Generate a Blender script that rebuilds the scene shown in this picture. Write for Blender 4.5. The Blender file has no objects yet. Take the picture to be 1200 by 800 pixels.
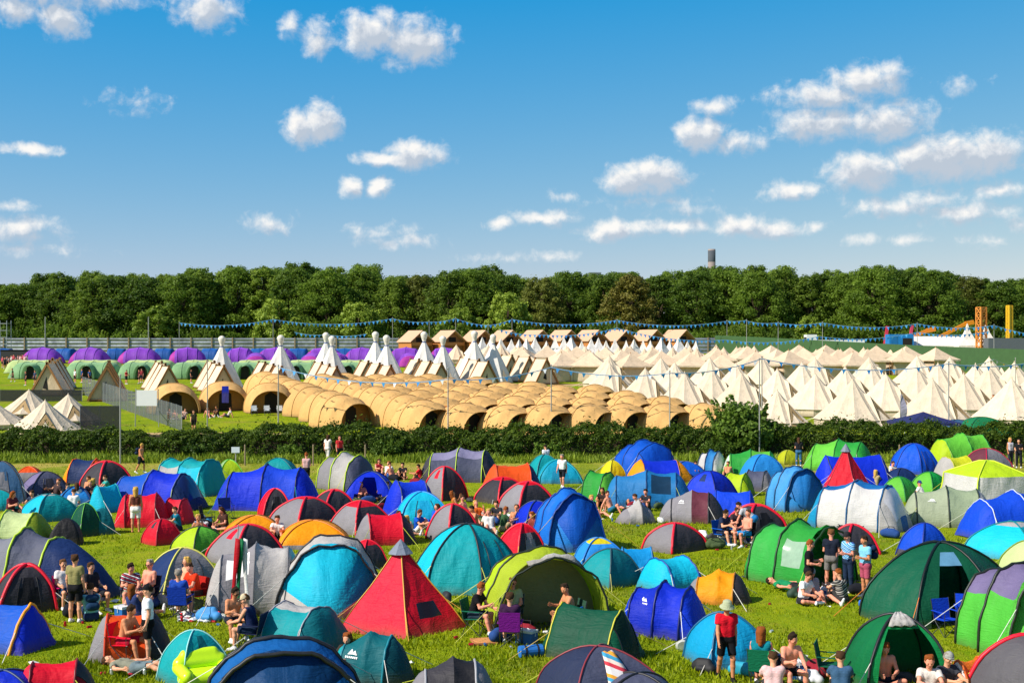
import bpy, math, random
import numpy as np
from mathutils import Vector, Matrix
random.seed(11); RNG = np.random.default_rng(7)
S = bpy.context.scene; COL = S.collection
PI = math.pi; rad = math.radians
# ---------------------------------------------------------------- place: camera 7.3 m up on a platform looking along +Y
EYE = 7.3; FPX = 1500.0; HOR = 405.0
PROFILE = ((-400, 0), (50, 0), (69, -.2), (86, -.3), (92, -.15), (105, .5), (150, 2.0), (200, 3.6), (235, 5.2), (270, 6.5), (320, 7), (6000, 7))
PX_, PZ_ = [p[0] for p in PROFILE], [p[1] for p in PROFILE]
def gz(y): return float(np.interp(y, PX_, PZ_))
def row(Y): return HOR + FPX * (EYE - gz(Y)) / Y
def depth(py):
    lo, hi = 8.0, 300.0
    for _ in range(50):
        m = (lo + hi) / 2
        if row(m) > py: lo = m
        else: hi = m
    return lo
def at(px, py):
    Y = depth(py); return Vector(((px - 600) / FPX * Y, Y, gz(Y)))
def at_d(px, Y, py=None):
    z = gz(Y) if py is None else EYE + (HOR - py) * Y / FPX
    return Vector(((px - 600) / FPX * Y, Y, z))
# ---------------------------------------------------------------- objects
def tag(o, label=None, cat=None, group=None, kind=None):
    if label: o['label'] = label
    if cat: o['category'] = cat
    if group: o['group'] = group
    if kind: o['kind'] = kind
    return o
def thing(name, label, cat, loc=(0, 0, 0), rz=0.0, group=None):
    o = bpy.data.objects.new(name, None); COL.objects.link(o)
    o.location = loc; o.rotation_euler = (0, 0, rz); o.empty_display_size = .2
    return tag(o, label, cat, group)
def link_mesh(name, me, parent=None):
    o = bpy.data.objects.new(name, me); COL.objects.link(o)
    if parent is not None: o.parent = parent
    return o
def copy_tree(o, parent=None):
    c = o.copy(); COL.objects.link(c)
    if parent is not None: c.parent = parent
    for ch in list(KIDS.get(o.name, ())): 
        d = copy_tree(ch, c)
    return c
KIDS = {}
def freeze(o):
    """remember a thing's children so that copying does not search the whole file each time"""
    KIDS[o.name] = [c for c in o.children]
    for c in o.children: freeze(c)
    return o
def place(proto, loc, rz=0.0, label=None, group=None, scale=None, first=[set()]):
    if proto.name in first[0]: o = copy_tree(proto)
    else: first[0].add(proto.name); o = proto
    o.location = loc; o.rotation_euler = (0, 0, rz)
    if scale is not None: o.scale = (scale,) * 3 if not hasattr(scale, '__len__') else scale
    if label: o['label'] = label
    if group: o['group'] = group
    return o
def np_mesh(name, V, Q, mats, smooth=False, midx=None):
    V = np.asarray(V, dtype=np.float32); Q = np.asarray(Q, dtype=np.int32); n = Q.shape[1]
    me = bpy.data.meshes.new(name)
    me.vertices.add(len(V)); me.vertices.foreach_set('co', V.ravel())
    me.loops.add(Q.size); me.loops.foreach_set('vertex_index', Q.ravel())
    me.polygons.add(len(Q)); me.polygons.foreach_set('loop_start', np.arange(0, Q.size, n, dtype=np.int32))
    if smooth: me.polygons.foreach_set('use_smooth', np.ones(len(Q), dtype=bool))
    for m in mats: me.materials.append(m)
    if midx is not None: me.polygons.foreach_set('material_index', np.asarray(midx, dtype=np.int32))
    me.update(calc_edges=True); me.validate()
    return me
class MB:
    def __init__(s): s.v = []; s.f = []
    def add(s, vs, fs):
        b = len(s.v); s.v += [tuple(p) for p in vs]; s.f += [tuple(b + i for i in f) for f in fs]
        return s
    def box(s, x0, x1, y0, y1, z0, z1):
        return s.add([(x0, y0, z0), (x1, y0, z0), (x1, y1, z0), (x0, y1, z0), (x0, y0, z1), (x1, y0, z1), (x1, y1, z1), (x0, y1, z1)],
                     [(0, 3, 2, 1), (4, 5, 6, 7), (0, 1, 5, 4), (1, 2, 6, 5), (2, 3, 7, 6), (3, 0, 4, 7)])
    def bar(s, a, b, w, h=None):
        a, b = Vector(a), Vector(b); d = (b - a).normalized(); h = h or w
        u = d.cross(Vector((0, 0, 1)))
        u = Vector((1, 0, 0)) if u.length < 1e-3 else u.normalized()
        t = d.cross(u).normalized(); u *= w / 2; t *= h / 2
        p = [a - u - t, a + u - t, a + u + t, a - u + t, b - u - t, b + u - t, b + u + t, b - u + t]
        return s.add(p, [(0, 3, 2, 1), (4, 5, 6, 7), (0, 1, 5, 4), (1, 2, 6, 5), (2, 3, 7, 6), (3, 0, 4, 7)])
    def tube(s, path, r, n=6, r1=None):
        P = [Vector(p) for p in path]; rings = []; ref = Vector((.31, .47, .83)); r1 = r if r1 is None else r1
        for i, p in enumerate(P):
            d = (P[min(i + 1, len(P) - 1)] - P[max(i - 1, 0)]).normalized()
            u = d.cross(ref).normalized(); w = d.cross(u); rr = r + (r1 - r) * i / max(1, len(P) - 1)
            rings.append([p + (u * math.cos(2 * PI * k / n) + w * math.sin(2 * PI * k / n)) * rr for k in range(n)])
        vs = [q for ring in rings for q in ring]; fs = []
        for i in range(len(P) - 1):
            for k in range(n): fs.append((i * n + k, i * n + (k + 1) % n, (i + 1) * n + (k + 1) % n, (i + 1) * n + k))
        fs.append(tuple(range(n))[::-1]); fs.append(tuple((len(P) - 1) * n + k for k in range(n)))
        return s.add(vs, fs)
    def lathe(s, prof, n=16, c=(0, 0, 0)):
        vs = [(c[0] + r * math.cos(2 * PI * k / n), c[1] + r * math.sin(2 * PI * k / n), c[2] + z) for r, z in prof for k in range(n)]
        fs = [(i * n + k, i * n + (k + 1) % n, (i + 1) * n + (k + 1) % n, (i + 1) * n + k) for i in range(len(prof) - 1) for k in range(n)]
        return s.add(vs, fs)
    def build(s, name, mat, parent=None, smooth=False):
        u = sorted({i for f in s.f for i in f})
        if len(u) < len(s.v): mp = {o: n for n, o in enumerate(u)}; s.v = [s.v[i] for i in u]; s.f = [tuple(mp[i] for i in f) for f in s.f]
        me = bpy.data.meshes.new(name); me.from_pydata(s.v, [], s.f)
        if mat is not None: me.materials.append(mat)
        if smooth: me.polygons.foreach_set('use_smooth', [True] * len(me.polygons))
        me.update(); return link_mesh(name, me, parent)
# ---------------------------------------------------------------- materials
def lin(h):
    h = h.lstrip('#'); c = [int(h[i:i + 2], 16) / 255 for i in (0, 2, 4)]
    return tuple((x / 12.92 if x <= .04045 else ((x + .055) / 1.055) ** 2.4) for x in c)
class NT:
    def __init__(s, m): s.t = m.node_tree; s.n = s.t.nodes; s.l = s.t.links
    def new(s, k, **kw):
        n = s.n.new(k)
        for a, b in kw.items():
            if a == 'inp':
                for i, v in b.items():
                    if isinstance(v, bpy.types.NodeSocket): s.l.new(v, n.inputs[i])
                    else: n.inputs[i].default_value = v
            else: setattr(n, a, b)
        return n
    def math(s, op, a, b=None, c=None):
        d = {0: a}
        if b is not None: d[1] = b
        if c is not None: d[2] = c
        return s.new('ShaderNodeMath', operation=op, inp=d).outputs[0]
    def noise(s, vec, scale, detail=4, rough=.5, dist=0):
        return s.new('ShaderNodeTexNoise', inp={'Vector': vec, 'Scale': scale, 'Detail': detail, 'Roughness': rough, 'Distortion': dist})
    def ramp(s, fac, stops):
        r = s.new('ShaderNodeValToRGB', inp={0: fac}); e = r.color_ramp.elements
        while len(e) < len(stops): e.new(.5)
        for k, (p, c) in zip(e, stops): k.position = p; k.color = (*c, 1) if len(c) == 3 else c
        return r.outputs[0]
    def mix(s, fac, a, b, mode='MIX'):
        n = s.new('ShaderNodeMix', data_type='RGBA', blend_type=mode)
        for i, v in ((0, fac), (6, a), (7, b)):
            if isinstance(v, bpy.types.NodeSocket): s.l.new(v, n.inputs[i])
            else: n.inputs[i].default_value = v if i == 0 else ((*v, 1) if len(v) == 3 else v)
        return n.outputs[2]
def mat_new(name):
    m = bpy.data.materials.new(name); m.use_nodes = True; t = NT(m)
    b = t.n['Principled BSDF']; return m, t, b
CACHE = {}
HEX = dict(red='e00f2e', char='3d3b42', grey='8d8a90', lgrey='b6b2b0', slate='50546c', navy='1a3264', royal='0d30cf', blue='0b57c8', sky='2a8fe0', steel='2b7fc0',
    teal='0d9fa6', cyan='12bfe0', dteal='0a6a74', dgreen='08503a', green='2f9f3c', lgreen='66bf3c', lime='b2cf1e', yellow='ecd81e', orange='f79c0c', flame='f4581a', olive='93a52c',
    sage='a3ae92', white='d0cecc', black='17171c', purple='9038dc', burg='6e3644', tan='d9ad70', cream='f3e3cb', pink='e0207a', bluegrey='41678c', magenta='d848c0', mint='7fc987', pale='c8d898',
    brown='6b4a2c', khaki='8f8a60', violet='7a6f98', canvas='eee6da', wood='b0682c', hide='c8a070', lavender='8a86a8')
def fabric(key, tr=.22, rough=.6):
    k = ('f', key, tr, rough)
    if k in CACHE: return CACHE[k]
    c = lin(HEX.get(key, key)); m, t, b = mat_new(key + '_tent_fabric')
    co = t.new('ShaderNodeTexCoord').outputs['Object']
    mp = t.new('ShaderNodeMapping', inp={'Vector': co, 'Scale': (1.0, 1.0, .4)}).outputs[0]
    n1 = t.noise(mp, 2.2, 3, .5, .5).outputs[0]; n2 = t.noise(co, 14, 3, .5, .4).outputs[0]
    cr = t.noise(t.new('ShaderNodeMapping', inp={'Vector': co, 'Rotation': (.7, .35, .3), 'Scale': (1.0, 1.4, 5.0)}).outputs[0], 1.3, 3, .55, 1.2).outputs[0]
    cr = t.math('ABSOLUTE', t.math('SUBTRACT', cr, .5))      # long tension creases
    h = t.math('ADD', t.math('ADD', n1, t.math('MULTIPLY', n2, .10)), t.math('MULTIPLY', cr, .5))
    bp = t.new('ShaderNodeBump', inp={'Height': h, 'Strength': .42, 'Distance': .16}).outputs[0]
    oi = t.new('ShaderNodeObjectInfo').outputs['Random']
    dirt = t.noise(co, 1.3, 6, .7).outputs[0]
    v = t.math('MULTIPLY', t.math('MULTIPLY_ADD', oi, .16, .92), t.math('MULTIPLY_ADD', dirt, .55, .68))
    cc = t.mix(1.0, (*c, 1), t.new('ShaderNodeCombineColor', inp={0: v, 1: v, 2: v}).outputs[0], 'MULTIPLY')
    oz = t.new('ShaderNodeSeparateXYZ', inp={0: co}).outputs[2]       # splashed mud and grass stain along the hem
    mud = t.math('MULTIPLY', t.new('ShaderNodeMapRange', inp={0: t.math('ADD', oz, t.math('MULTIPLY', dirt, -.35)), 1: -.15, 2: .14, 3: .75, 4: 0.}).outputs[0], t.math('MULTIPLY_ADD', n2, .8, .3))
    cc = t.mix(mud, cc, lin('5a4e34'))
    t.l.new(cc, b.inputs['Base Color']); b.inputs['Roughness'].default_value = rough; t.l.new(bp, b.inputs['Normal'])
    b.inputs['Specular IOR Level'].default_value = .22
    tl = t.new('ShaderNodeBsdfTranslucent', inp={'Color': cc, 'Normal': bp})
    mx = t.new('ShaderNodeMixShader', inp={0: tr, 1: b.outputs[0], 2: tl.outputs[0]})
    t.l.new(mx.outputs[0], t.n['Material Output'].inputs[0]); CACHE[k] = m; return m
def striped(name, cols, scale=16.):
    m, t, b = mat_new(name); co = t.new('ShaderNodeTexCoord').outputs['Object']; x = t.new('ShaderNodeSeparateXYZ', inp={0: co})
    f = t.math('FRACT', t.math('MULTIPLY', t.math('ADD', x.outputs[2], t.math('MULTIPLY', x.outputs[0], .4)), scale / len(cols)))
    r = t.ramp(f, [(i / len(cols), lin(c)) for i, c in enumerate(cols)]); b.inputs['Roughness'].default_value = .9
    [n for n in t.n if n.type == 'VALTORGB'][0].color_ramp.interpolation = 'CONSTANT'; t.l.new(r, b.inputs['Base Color']); return m
def plain(name, hexc, rough=.6, metal=0., var=.25, scale=6.):
    k = ('p', name)
    if k in CACHE: return CACHE[k]
    c = lin(HEX.get(hexc, hexc)); m, t, b = mat_new(name)
    co = t.new('ShaderNodeTexCoord').outputs['Object']
    n = t.noise(co, scale, 5, .6).outputs[0]
    v = t.math('MULTIPLY_ADD', n, var * 2, 1 - var)
    cc = t.mix(1.0, (*c, 1), t.new('ShaderNodeCombineColor', inp={0: v, 1: v, 2: v}).outputs[0], 'MULTIPLY')
    t.l.new(cc, b.inputs['Base Color']); b.inputs['Roughness'].default_value = rough; b.inputs['Metallic'].default_value = metal
    t.l.new(t.new('ShaderNodeBump', inp={'Height': n, 'Strength': .15, 'Distance': .02}).outputs[0], b.inputs['Normal'])
    CACHE[k] = m; return m
def leaf_mat(name, a, b_, tr=.35, sc=.25):
    m, t, b = mat_new(name)
    g = t.new('ShaderNodeNewGeometry'); oi = t.new('ShaderNodeObjectInfo').outputs['Random']
    n = t.noise(g.outputs['Position'], sc, 3, .6).outputs[0]
    f = t.math('ADD', t.math('MULTIPLY', g.outputs['Random Per Island'], .55), t.math('MULTIPLY_ADD', n, .9, -.25))
    f = t.math('ADD', f, t.math('MULTIPLY_ADD', oi, .5, -.25))
    cc = t.ramp(f, ((0., lin(a)), (1., lin(b_))))
    t.l.new(cc, b.inputs['Base Color']); b.inputs['Roughness'].default_value = .55; b.inputs['Specular IOR Level'].default_value = .25
    tl = t.new('ShaderNodeBsdfTranslucent', inp={'Color': cc})
    t.l.new(t.new('ShaderNodeMixShader', inp={0: tr, 1: b.outputs[0], 2: tl.outputs[0]}).outputs[0], t.n['Material Output'].inputs[0])
    return m
ORD = 'first second third fourth fifth sixth seventh eighth ninth tenth eleventh twelfth thirteenth fourteenth fifteenth sixteenth seventeenth eighteenth nineteenth twentieth'.split()
# ---------------------------------------------------------------- camera, sun, sky
cam = bpy.data.cameras.new('camera'); co_ = bpy.data.objects.new('camera', cam); COL.objects.link(co_)
co_.location = (0, 0, EYE); co_.rotation_euler = (rad(90), 0, 0); cam.sensor_width = 36; cam.lens = 45; cam.shift_y = 5 / 1200; cam.clip_end = 8000; cam.clip_start = .5
S.camera = co_
SUN_EL, SUN_AZ = rad(41), rad(-116)            # azimuth of the sun measured clockwise from +Y: to the left and a little behind the camera
sd = Vector((math.sin(SUN_AZ) * math.cos(SUN_EL), math.cos(SUN_AZ) * math.cos(SUN_EL), math.sin(SUN_EL)))
su = bpy.data.lights.new('sun', 'SUN'); su.energy = 4.8; su.angle = rad(.53); su.color = (1, .93, .82)
so = bpy.data.objects.new('sun', su); COL.objects.link(so); so.rotation_euler = sd.to_track_quat('Z', 'Y').to_euler(); so.location = (0, 0, 60)
W = bpy.data.worlds.new('World'); S.world = W; W.use_nodes = True; t = NT(W)
bg = t.n['Background']; bg.inputs[1].default_value = .10
sky = t.new('ShaderNodeTexSky'); sky.sky_type = 'NISHITA'; sky.sun_disc = False; sky.sun_elevation = SUN_EL; sky.sun_rotation = SUN_AZ
sky.altitude = 50; sky.air_density = 1.0; sky.dust_density = .3; sky.ozone_density = 2.2
sc_ = t.new('ShaderNodeSeparateColor', inp={0: sky.outputs[0]})      # a deeper, polarised blue low in the sky; the plain sky overhead
gr = t.new('ShaderNodeCombineColor', inp={0: t.math('MAXIMUM', t.math('MULTIPLY_ADD', sc_.outputs[0], 1.0, -1.58), .03), 1: t.math('MULTIPLY_ADD', sc_.outputs[1], .62, .68), 2: t.math('MULTIPLY_ADD', sc_.outputs[2], .12, 4.75)}).outputs[0]
zz = t.new('ShaderNodeSeparateXYZ', inp={0: t.new('ShaderNodeTexCoord').outputs['Generated']}).outputs[2]
hs = t.mix(t.new('ShaderNodeMapRange', interpolation_type='SMOOTHSTEP', inp={0: zz, 1: .30, 2: .6, 3: 0., 4: 1.}).outputs[0], gr, sky.outputs[0])
# cumulus in the sky: soft lobes round directions (azimuth, elevation), broken up by fractal noise
CLOUDS = ((55, 10, 95, 26, .8), (20, 36, 30, 18, .8), (72, 44, 30, 20, .9), (150, 127, 34, 11, .35), (232, 22, 42, 22, .8), (334, 34, 12, 16, .5), (363, 50, 22, 22, .7), (430, 42, 40, 26, .95), (480, 50, 50, 26, .95),
    (345, 152, 24, 20, 1.), (370, 145, 24, 24, 1.), (40, 187, 32, 8, .8), (455, 186, 48, 9, .95), (485, 180, 40, 17, 1.), (404, 218, 15, 13, 1.), (437, 217, 16, 13, 1.), (310, 263, 28, 12, .4), (24, 275, 48, 15, .62), (16, 249, 26, 7, .5),
    (470, 281, 48, 9, .5), (440, 270, 40, 8, .32), (585, 260, 18, 8, .65), (638, 253, 42, 10, .7), (724, 268, 42, 13, .95), (798, 265, 40, 10, .85), (742, 210, 38, 18, 1.), (775, 206, 40, 20, 1.), (847, 127, 28, 11, .75), (829, 158, 30, 20, 1.),
    (872, 166, 30, 14, .45), (880, 266, 42, 14, .75), (920, 270, 46, 10, .75), (936, 225, 36, 11, .85), (975, 118, 50, 18, .8), (1020, 105, 50, 20, .9), (965, 150, 58, 20, .85), (1045, 150, 60, 24, .8), (1018, 206, 46, 22, 1.), (1100, 195, 60, 26, 1.),
    (1150, 192, 52, 24, 1.), (1055, 247, 55, 12, .6), (1100, 240, 50, 12, .5), (1130, 256, 60, 14, .6), (1168, 232, 30, 11, .55), (1020, 283, 26, 7, .5), (1150, 288, 24, 7, .4), (1190, 272, 22, 8, .4), (660, 228, 20, 6, .3), (815, 245, 40, 7, .3), (640, 297, 40, 6, .35),
    (575, 300, 40, 6, .3), (1125, 115, 20, 8, .25), (905, 112, 14, 10, .3), (30, 297, 60, 7, .35), (1060, 285, 30, 6, .35), (780, 235, 60, 8, .22))
def cloud_group():
    g = bpy.data.node_groups.new('cloud_field', 'ShaderNodeTree')
    g.interface.new_socket('P', in_out='INPUT', socket_type='NodeSocketVector'); g.interface.new_socket('Density', in_out='OUTPUT', socket_type='NodeSocketFloat')
    class M: pass
    m = M(); m.node_tree = g; q = NT(m)
    gi = q.new('NodeGroupInput').outputs[0]; go = q.new('NodeGroupOutput')
    w = q.new('ShaderNodeTexNoise', inp={'Vector': gi, 'Scale': .028, 'Detail': 3, 'Roughness': .55}).outputs['Color']
    wv = q.new('ShaderNodeVectorMath', operation='MULTIPLY_ADD', inp={0: w, 1: (24, 12, 0), 2: gi}).outputs[0]
    P = q.new('ShaderNodeVectorMath', operation='SUBTRACT', inp={0: wv, 1: (12, 6, 0)}).outputs[0]
    acc = None
    for (x, y, rx, ry, a) in CLOUDS:
        d = q.new('ShaderNodeVectorMath', operation='SUBTRACT', inp={0: P, 1: (x - 600, HOR - y, 0)}).outputs[0]
        d = q.new('ShaderNodeVectorMath', operation='MULTIPLY', inp={0: d, 1: (.84 / rx, .80 / ry, 0)}).outputs[0]
        L = q.new('ShaderNodeVectorMath', operation='LENGTH', inp={0: d}).outputs['Value']
        k = q.math('MULTIPLY_ADD', L, -a, a)
        acc = k if acc is None else q.math('MAXIMUM', acc, k)
    q.l.new(acc, go.inputs[0]); return g
tc = t.new('ShaderNodeTexCoord').outputs['Generated']
sx = t.new('ShaderNodeSeparateXYZ', inp={0: tc})
az = t.math('MULTIPLY', t.math('ARCTAN2', sx.outputs[0], sx.outputs[1]), 1560.)       # azimuth and elevation of the direction looked in
el = t.math('MULTIPLY', t.math('ARCSINE', sx.outputs[2]), 1530.)
P0 = t.new('ShaderNodeCombineXYZ', inp={0: az, 1: el}).outputs[0]
cg = cloud_group()
def field(P):
    d = t.new('ShaderNodeGroup'); d.node_tree = cg; t.l.new(P, d.inputs[0])
    n = t.noise(P, .045, 7, .62, .3).outputs[0]
    return t.math('ADD', d.outputs[0], t.math('MULTIPLY_ADD', n, 1.40, -.64))
D0 = field(P0)
P1 = t.new('ShaderNodeVectorMath', operation='ADD', inp={0: P0, 1: (-8, 13, 0)}).outputs[0]
D1 = field(P1)
dens = t.new('ShaderNodeMapRange', interpolation_type='SMOOTHSTEP', inp={0: D0, 1: .0, 2: .74, 3: 0., 4: .96}).outputs[0]
lit = t.new('ShaderNodeMapRange', inp={0: t.math('SUBTRACT', D1, t.math('MULTIPLY', D0, .35)), 1: -.16, 2: .34, 3: 1., 4: .0}).outputs[0]
ccol = t.ramp(lit, ((0., (4.0, 4.5, 5.2)), (.5, (5.9, 6.1, 6.4)), (1., (7.7, 7.5, 7.2))))  # sunlit tops and grey undersides worked into the cloud colour
fin = t.mix(dens, hs, ccol)
t.l.new(fin, bg.inputs[0])
W.cycles.sampling_method = 'MANUAL'; W.cycles.sample_map_resolution = 512
S.view_settings.view_transform = 'Standard'; S.view_settings.look = 'None'; S.view_settings.gamma = 1; S.view_settings.exposure = .40
S.cycles.use_denoising = True; S.cycles.max_bounces = 6; S.cycles.diffuse_bounces = 3; S.cycles.glossy_bounces = 2; S.cycles.transmission_bounces = 4; S.cycles.transparent_max_bounces = 8
S.cycles.caustics_reflective = False; S.cycles.caustics_refractive = False
# ---------------------------------------------------------------- ground
def ground_mat():
    m, t, b = mat_new('meadow_grass'); g = t.new('ShaderNodeNewGeometry').outputs['Position']
    mp = t.new('ShaderNodeMapping', inp={'Vector': g, 'Scale': (1, .55, 1)}).outputs[0]
    n1 = t.noise(mp, .35, 6, .65, .5).outputs[0]; n2 = t.noise(mp, 3.2, 6, .7, .2).outputs[0]; n3 = t.noise(g, 22, 3, .6).outputs[0]
    f = t.math('ADD', t.math('MULTIPLY', n1, .45), t.math('ADD', t.math('MULTIPLY', n2, .4), t.math('MULTIPLY', n3, .25)))
    c = t.ramp(f, ((.3, lin('3e5a04')), (.46, lin('6a8406')), (.60, lin('8e9c0e')), (.8, lin('b0a038'))))
    wn = t.noise(g, .16, 5, .7, .6).outputs[0]          # trampled, yellowed ground where people gather
    c = t.mix(t.new('ShaderNodeMapRange', inp={0: t.math('ADD', wn, t.math('MULTIPLY', n2, .25)), 1: .66, 2: .80, 3: 0., 4: .75}).outputs[0], c, lin('8a7a3a'))
    y = t.new('ShaderNodeSeparateXYZ', inp={0: g}).outputs[1]
    dry = t.new('ShaderNodeMapRange', interpolation_type='SMOOTHSTEP', inp={0: y, 1: 70., 2: 79., 3: 0., 4: 1.}).outputs[0]
    dry2 = t.new('ShaderNodeMapRange', interpolation_type='SMOOTHSTEP', inp={0: y, 1: 83., 2: 86., 3: 1., 4: 0.}).outputs[0]
    dm = t.math('MULTIPLY', t.math('MULTIPLY', dry, dry2), t.new('ShaderNodeMapRange', inp={0: n1, 1: .42, 2: .6, 3: .15, 4: .9}).outputs[0])
    c = t.mix(dm, c, lin('b09c50'))
    t.l.new(c, b.inputs['Base Color']); b.inputs['Roughness'].default_value = .9; b.inputs['Specular IOR Level'].default_value = .1
    t.l.new(t.new('ShaderNodeBump', inp={'Height': t.math('ADD', n3, n2), 'Strength': .7, 'Distance': .1}).outputs[0], b.inputs['Normal'])
    return m
GM = ground_mat()
ys = sorted(set([-400, -60] + list(range(0, 330, 2)) + [69, 105, 235] + [340, 400, 600, 1000, 2000, 4000, 6000]))
xs = [-5000, -1500, -600, -300] + list(range(-200, 201, 8)) + [300, 600, 1500, 5000]
gv = [(x, y, gz(y) + (.05 * math.sin(x * .5 + y * .31) * math.sin(y * .23 - x * .11) if 0 < y < 95 else 0)) for y in ys for x in xs]
nx = len(xs)
gq = [(j * nx + i, j * nx + i + 1, (j + 1) * nx + i + 1, (j + 1) * nx + i) for j in range(len(ys) - 1) for i in range(nx - 1)]
tag(link_mesh('ground', np_mesh('ground', gv, gq, [GM], True)), kind='structure')
# worn tracks of bare earth between the tents beyond the hedge
pm = plain('trodden_earth', 'b0925e', .95, 0, .3, .6)
def path(pts, w):
    V = []; n = 0
    for i, p in enumerate(pts):
        d = (Vector(pts[min(i + 1, len(pts) - 1)]) - Vector(pts[max(i - 1, 0)])).normalized(); u = Vector((-d.y, d.x)) * w / 2
        for s in (-1, -.35, .35, 1):
            x, y = p[0] + u.x * s * (.85 + .3 * random.random()), p[1] + u.y * s; V.append((x, y, gz(y) + .012))
    Q = [(i * 4 + k, i * 4 + k + 1, i * 4 + k + 5, i * 4 + k + 4) for i in range(len(pts) - 1) for k in range(3)]
    tag(link_mesh('path', np_mesh('path', V, Q, [pm], True)), kind='structure')
path([(-31 + i * 1.0, 101.5 - abs(i - 6) * .12) for i in range(14)], 2.2)
path([(5 + i * 1.5, 160 + i * .6) for i in range(30)], 3.5)
# grass blades in one mass
def blades(n, y0, y1, spread, hmin, hmax, pw, name, mat, xr=None):
    u = RNG.random(n); Y = (y0 ** (1 - pw) + u * (y1 ** (1 - pw) - y0 ** (1 - pw))) ** (1 / (1 - pw)) if pw != 1 else y0 * (y1 / y0) ** u
    X = (RNG.random(n) * 2 - 1) * (Y * spread + 3) if xr is None else xr[0] + RNG.random(n) * (xr[1] - xr[0])
    Z = np.interp(Y, PX_, PZ_) - .02
    cl = .6 + .8 * (np.sin(X * 1.7 + np.sin(Y * .9) * 2) * np.sin(Y * 1.1 + X * .3) * .5 + .5)
    h = (hmin + RNG.random(n) ** 1.5 * (hmax - hmin)) * cl; a = RNG.random(n) * 2 * PI; w = h * .16 + .008
    lean = h * (.2 + .5 * RNG.random(n)); b = RNG.random(n) * 2 * PI
    V = np.empty((n, 3, 3))
    V[:, 0] = np.stack([X - np.cos(a) * w, Y - np.sin(a) * w, Z], 1); V[:, 1] = np.stack([X + np.cos(a) * w, Y + np.sin(a) * w, Z], 1)
    V[:, 2] = np.stack([X + np.cos(b) * lean, Y + np.sin(b) * lean, Z + h], 1)
    me = np_mesh(name, V.reshape(-1, 3), np.arange(n * 3).reshape(-1, 3), [mat])
    return tag(link_mesh(name, me), None, 'grass', None, 'stuff')
gm1 = leaf_mat('grass_blade', '4c6c04', 'aeb614', .35, .5)
gm2 = leaf_mat('verge_grass_blade', '3e5c10', '9cae34', .35, .4)
tag(blades(240000, 25, 84, .43, .05, .13, 1.9, 'grass', gm1), 'short trodden grass between the festival tents')
tag(blades(30000, 82.5, 87.0, .43, .12, .55, 1, 'verge_grass', gm2), 'long unmown grass along the foot of the hedge')
# ---------------------------------------------------------------- tents of the near field
def project(p): return 600 + FPX * p[0] / p[1], HOR + FPX * (EYE - p[2]) / p[1]
def fit(samples, box, yaw, asp):
    """ground position, half-width and height of a tent whose foot and outline match the measured box"""
    x0, y0, x1, y1 = box; cx = (x0 + x1) / 2; c, s = math.cos(yaw), math.sin(yaw)
    Y = depth(y1) + 1.0; X = (cx - 600) / FPX * Y; k = (x1 - x0) / FPX * Y / 2; h = k * .9
    for it in range(40):
        q = []
        for (u, v, z) in samples:
            u, v = u * k * asp, v * k; q.append(project((X + u * c - v * s, Y + u * s + v * c, gz(Y) + z * h)))
        a0, a1 = min(p[0] for p in q), max(p[0] for p in q); b0, b1 = min(p[1] for p in q), max(p[1] for p in q); sc = FPX / Y
        k *= 1 + .6 * ((x1 - x0) / (a1 - a0) - 1); X += .7 * (cx - (a0 + a1) / 2) / sc
        Y += .6 * (b1 - y1) / (FPX * EYE / Y ** 2); h = max(.25, h + .6 * (b0 - y0) / sc); Y = min(max(Y, 15), 110)
    return X, Y, k, h
def arch(t, p):
    a = math.cos(t * PI); b = math.sin(t * PI)
    return (-1 if a > 0 else 1) * abs(a) ** (2 / p), max(b, 0) ** (2 / p)
def loft_fn(st, p, sub, sag):
    """rows of (u, w, h) along the tent, the cloth sagging a little between hoops"""
    R = []; idx = []
    for i in range(len(st) - 1):
        for j in range(sub):
            f = j / sub; g = 1 - sag * 4 * f * (1 - f) * (1 if 0 < i < len(st) - 2 else .6)
            # ends bulge: ease the profile down to the ground like cloth on a bent pole
            e = f
            if i == 0: e = math.sin(f * PI / 2) ** .8
            elif i == len(st) - 2: e = 1 - math.cos(f * PI / 2) ** .8
            a, b = st[i], st[i + 1]
            R.append((a[0] + (b[0] - a[0]) * f, (a[1] + (b[1] - a[1]) * (f * .5 + e * .5)) * g, (a[2] + (b[2] - a[2]) * e) * g, i))
        idx.append(i * sub)
    R.append((*st[-1], len(st) - 2)); idx.append(len(R) - 1)
    return R, idx
LOFTS = {  # stations (u, half-width, height), arch exponent, hoops with a pole
    'tun3': (((-1, .62, .04), (-.68, .9, .82), (-.02, 1, 1), (.62, .95, .93), (1, .8, .03)), 2.05, (1, 2, 3)),
    'slope': (((-1, .55, .04), (-.8, .88, .82), (-.35, 1, 1), (.12, .95, .88), (1, .5, .03)), 2.0, (1, 2, 3)),
    'tun2': (((-1, .66, .03), (-.55, 1, 1), (.5, 1, 1), (1, .7, .03)), 2.0, (1, 2)),
    'hall': (((-1, .8, .03), (-.85, 1, .97), (-.1, 1, 1), (.72, 1, 1), (1, .92, .03)), 2.7, (1, 2, 3)),
    'pop': (((-1, .34, .03), (-.58, .84, .70), (.02, 1, 1), (.5, .96, .9), (1, .36, .03)), 1.85, (1, 3)),
    'ridge': (((-1, .8, .02), (-.72, .9, .92), (.72, .9, .92), (1, .8, .02)), 1.35, (1, 2)),
    'porch': (((-1, .5, .03), (-.6, .95, .86), (.1, 1, 1), (.8, .98, .97), (.9, .98, .95)), 2.1, (1, 2, 4)),
    'low': (((-1, .5, .02), (-.5, .9, .6), (.1, 1, 1), (.6, .8, .62), (1, .4, .02)), 1.7, (2,)),
}
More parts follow.
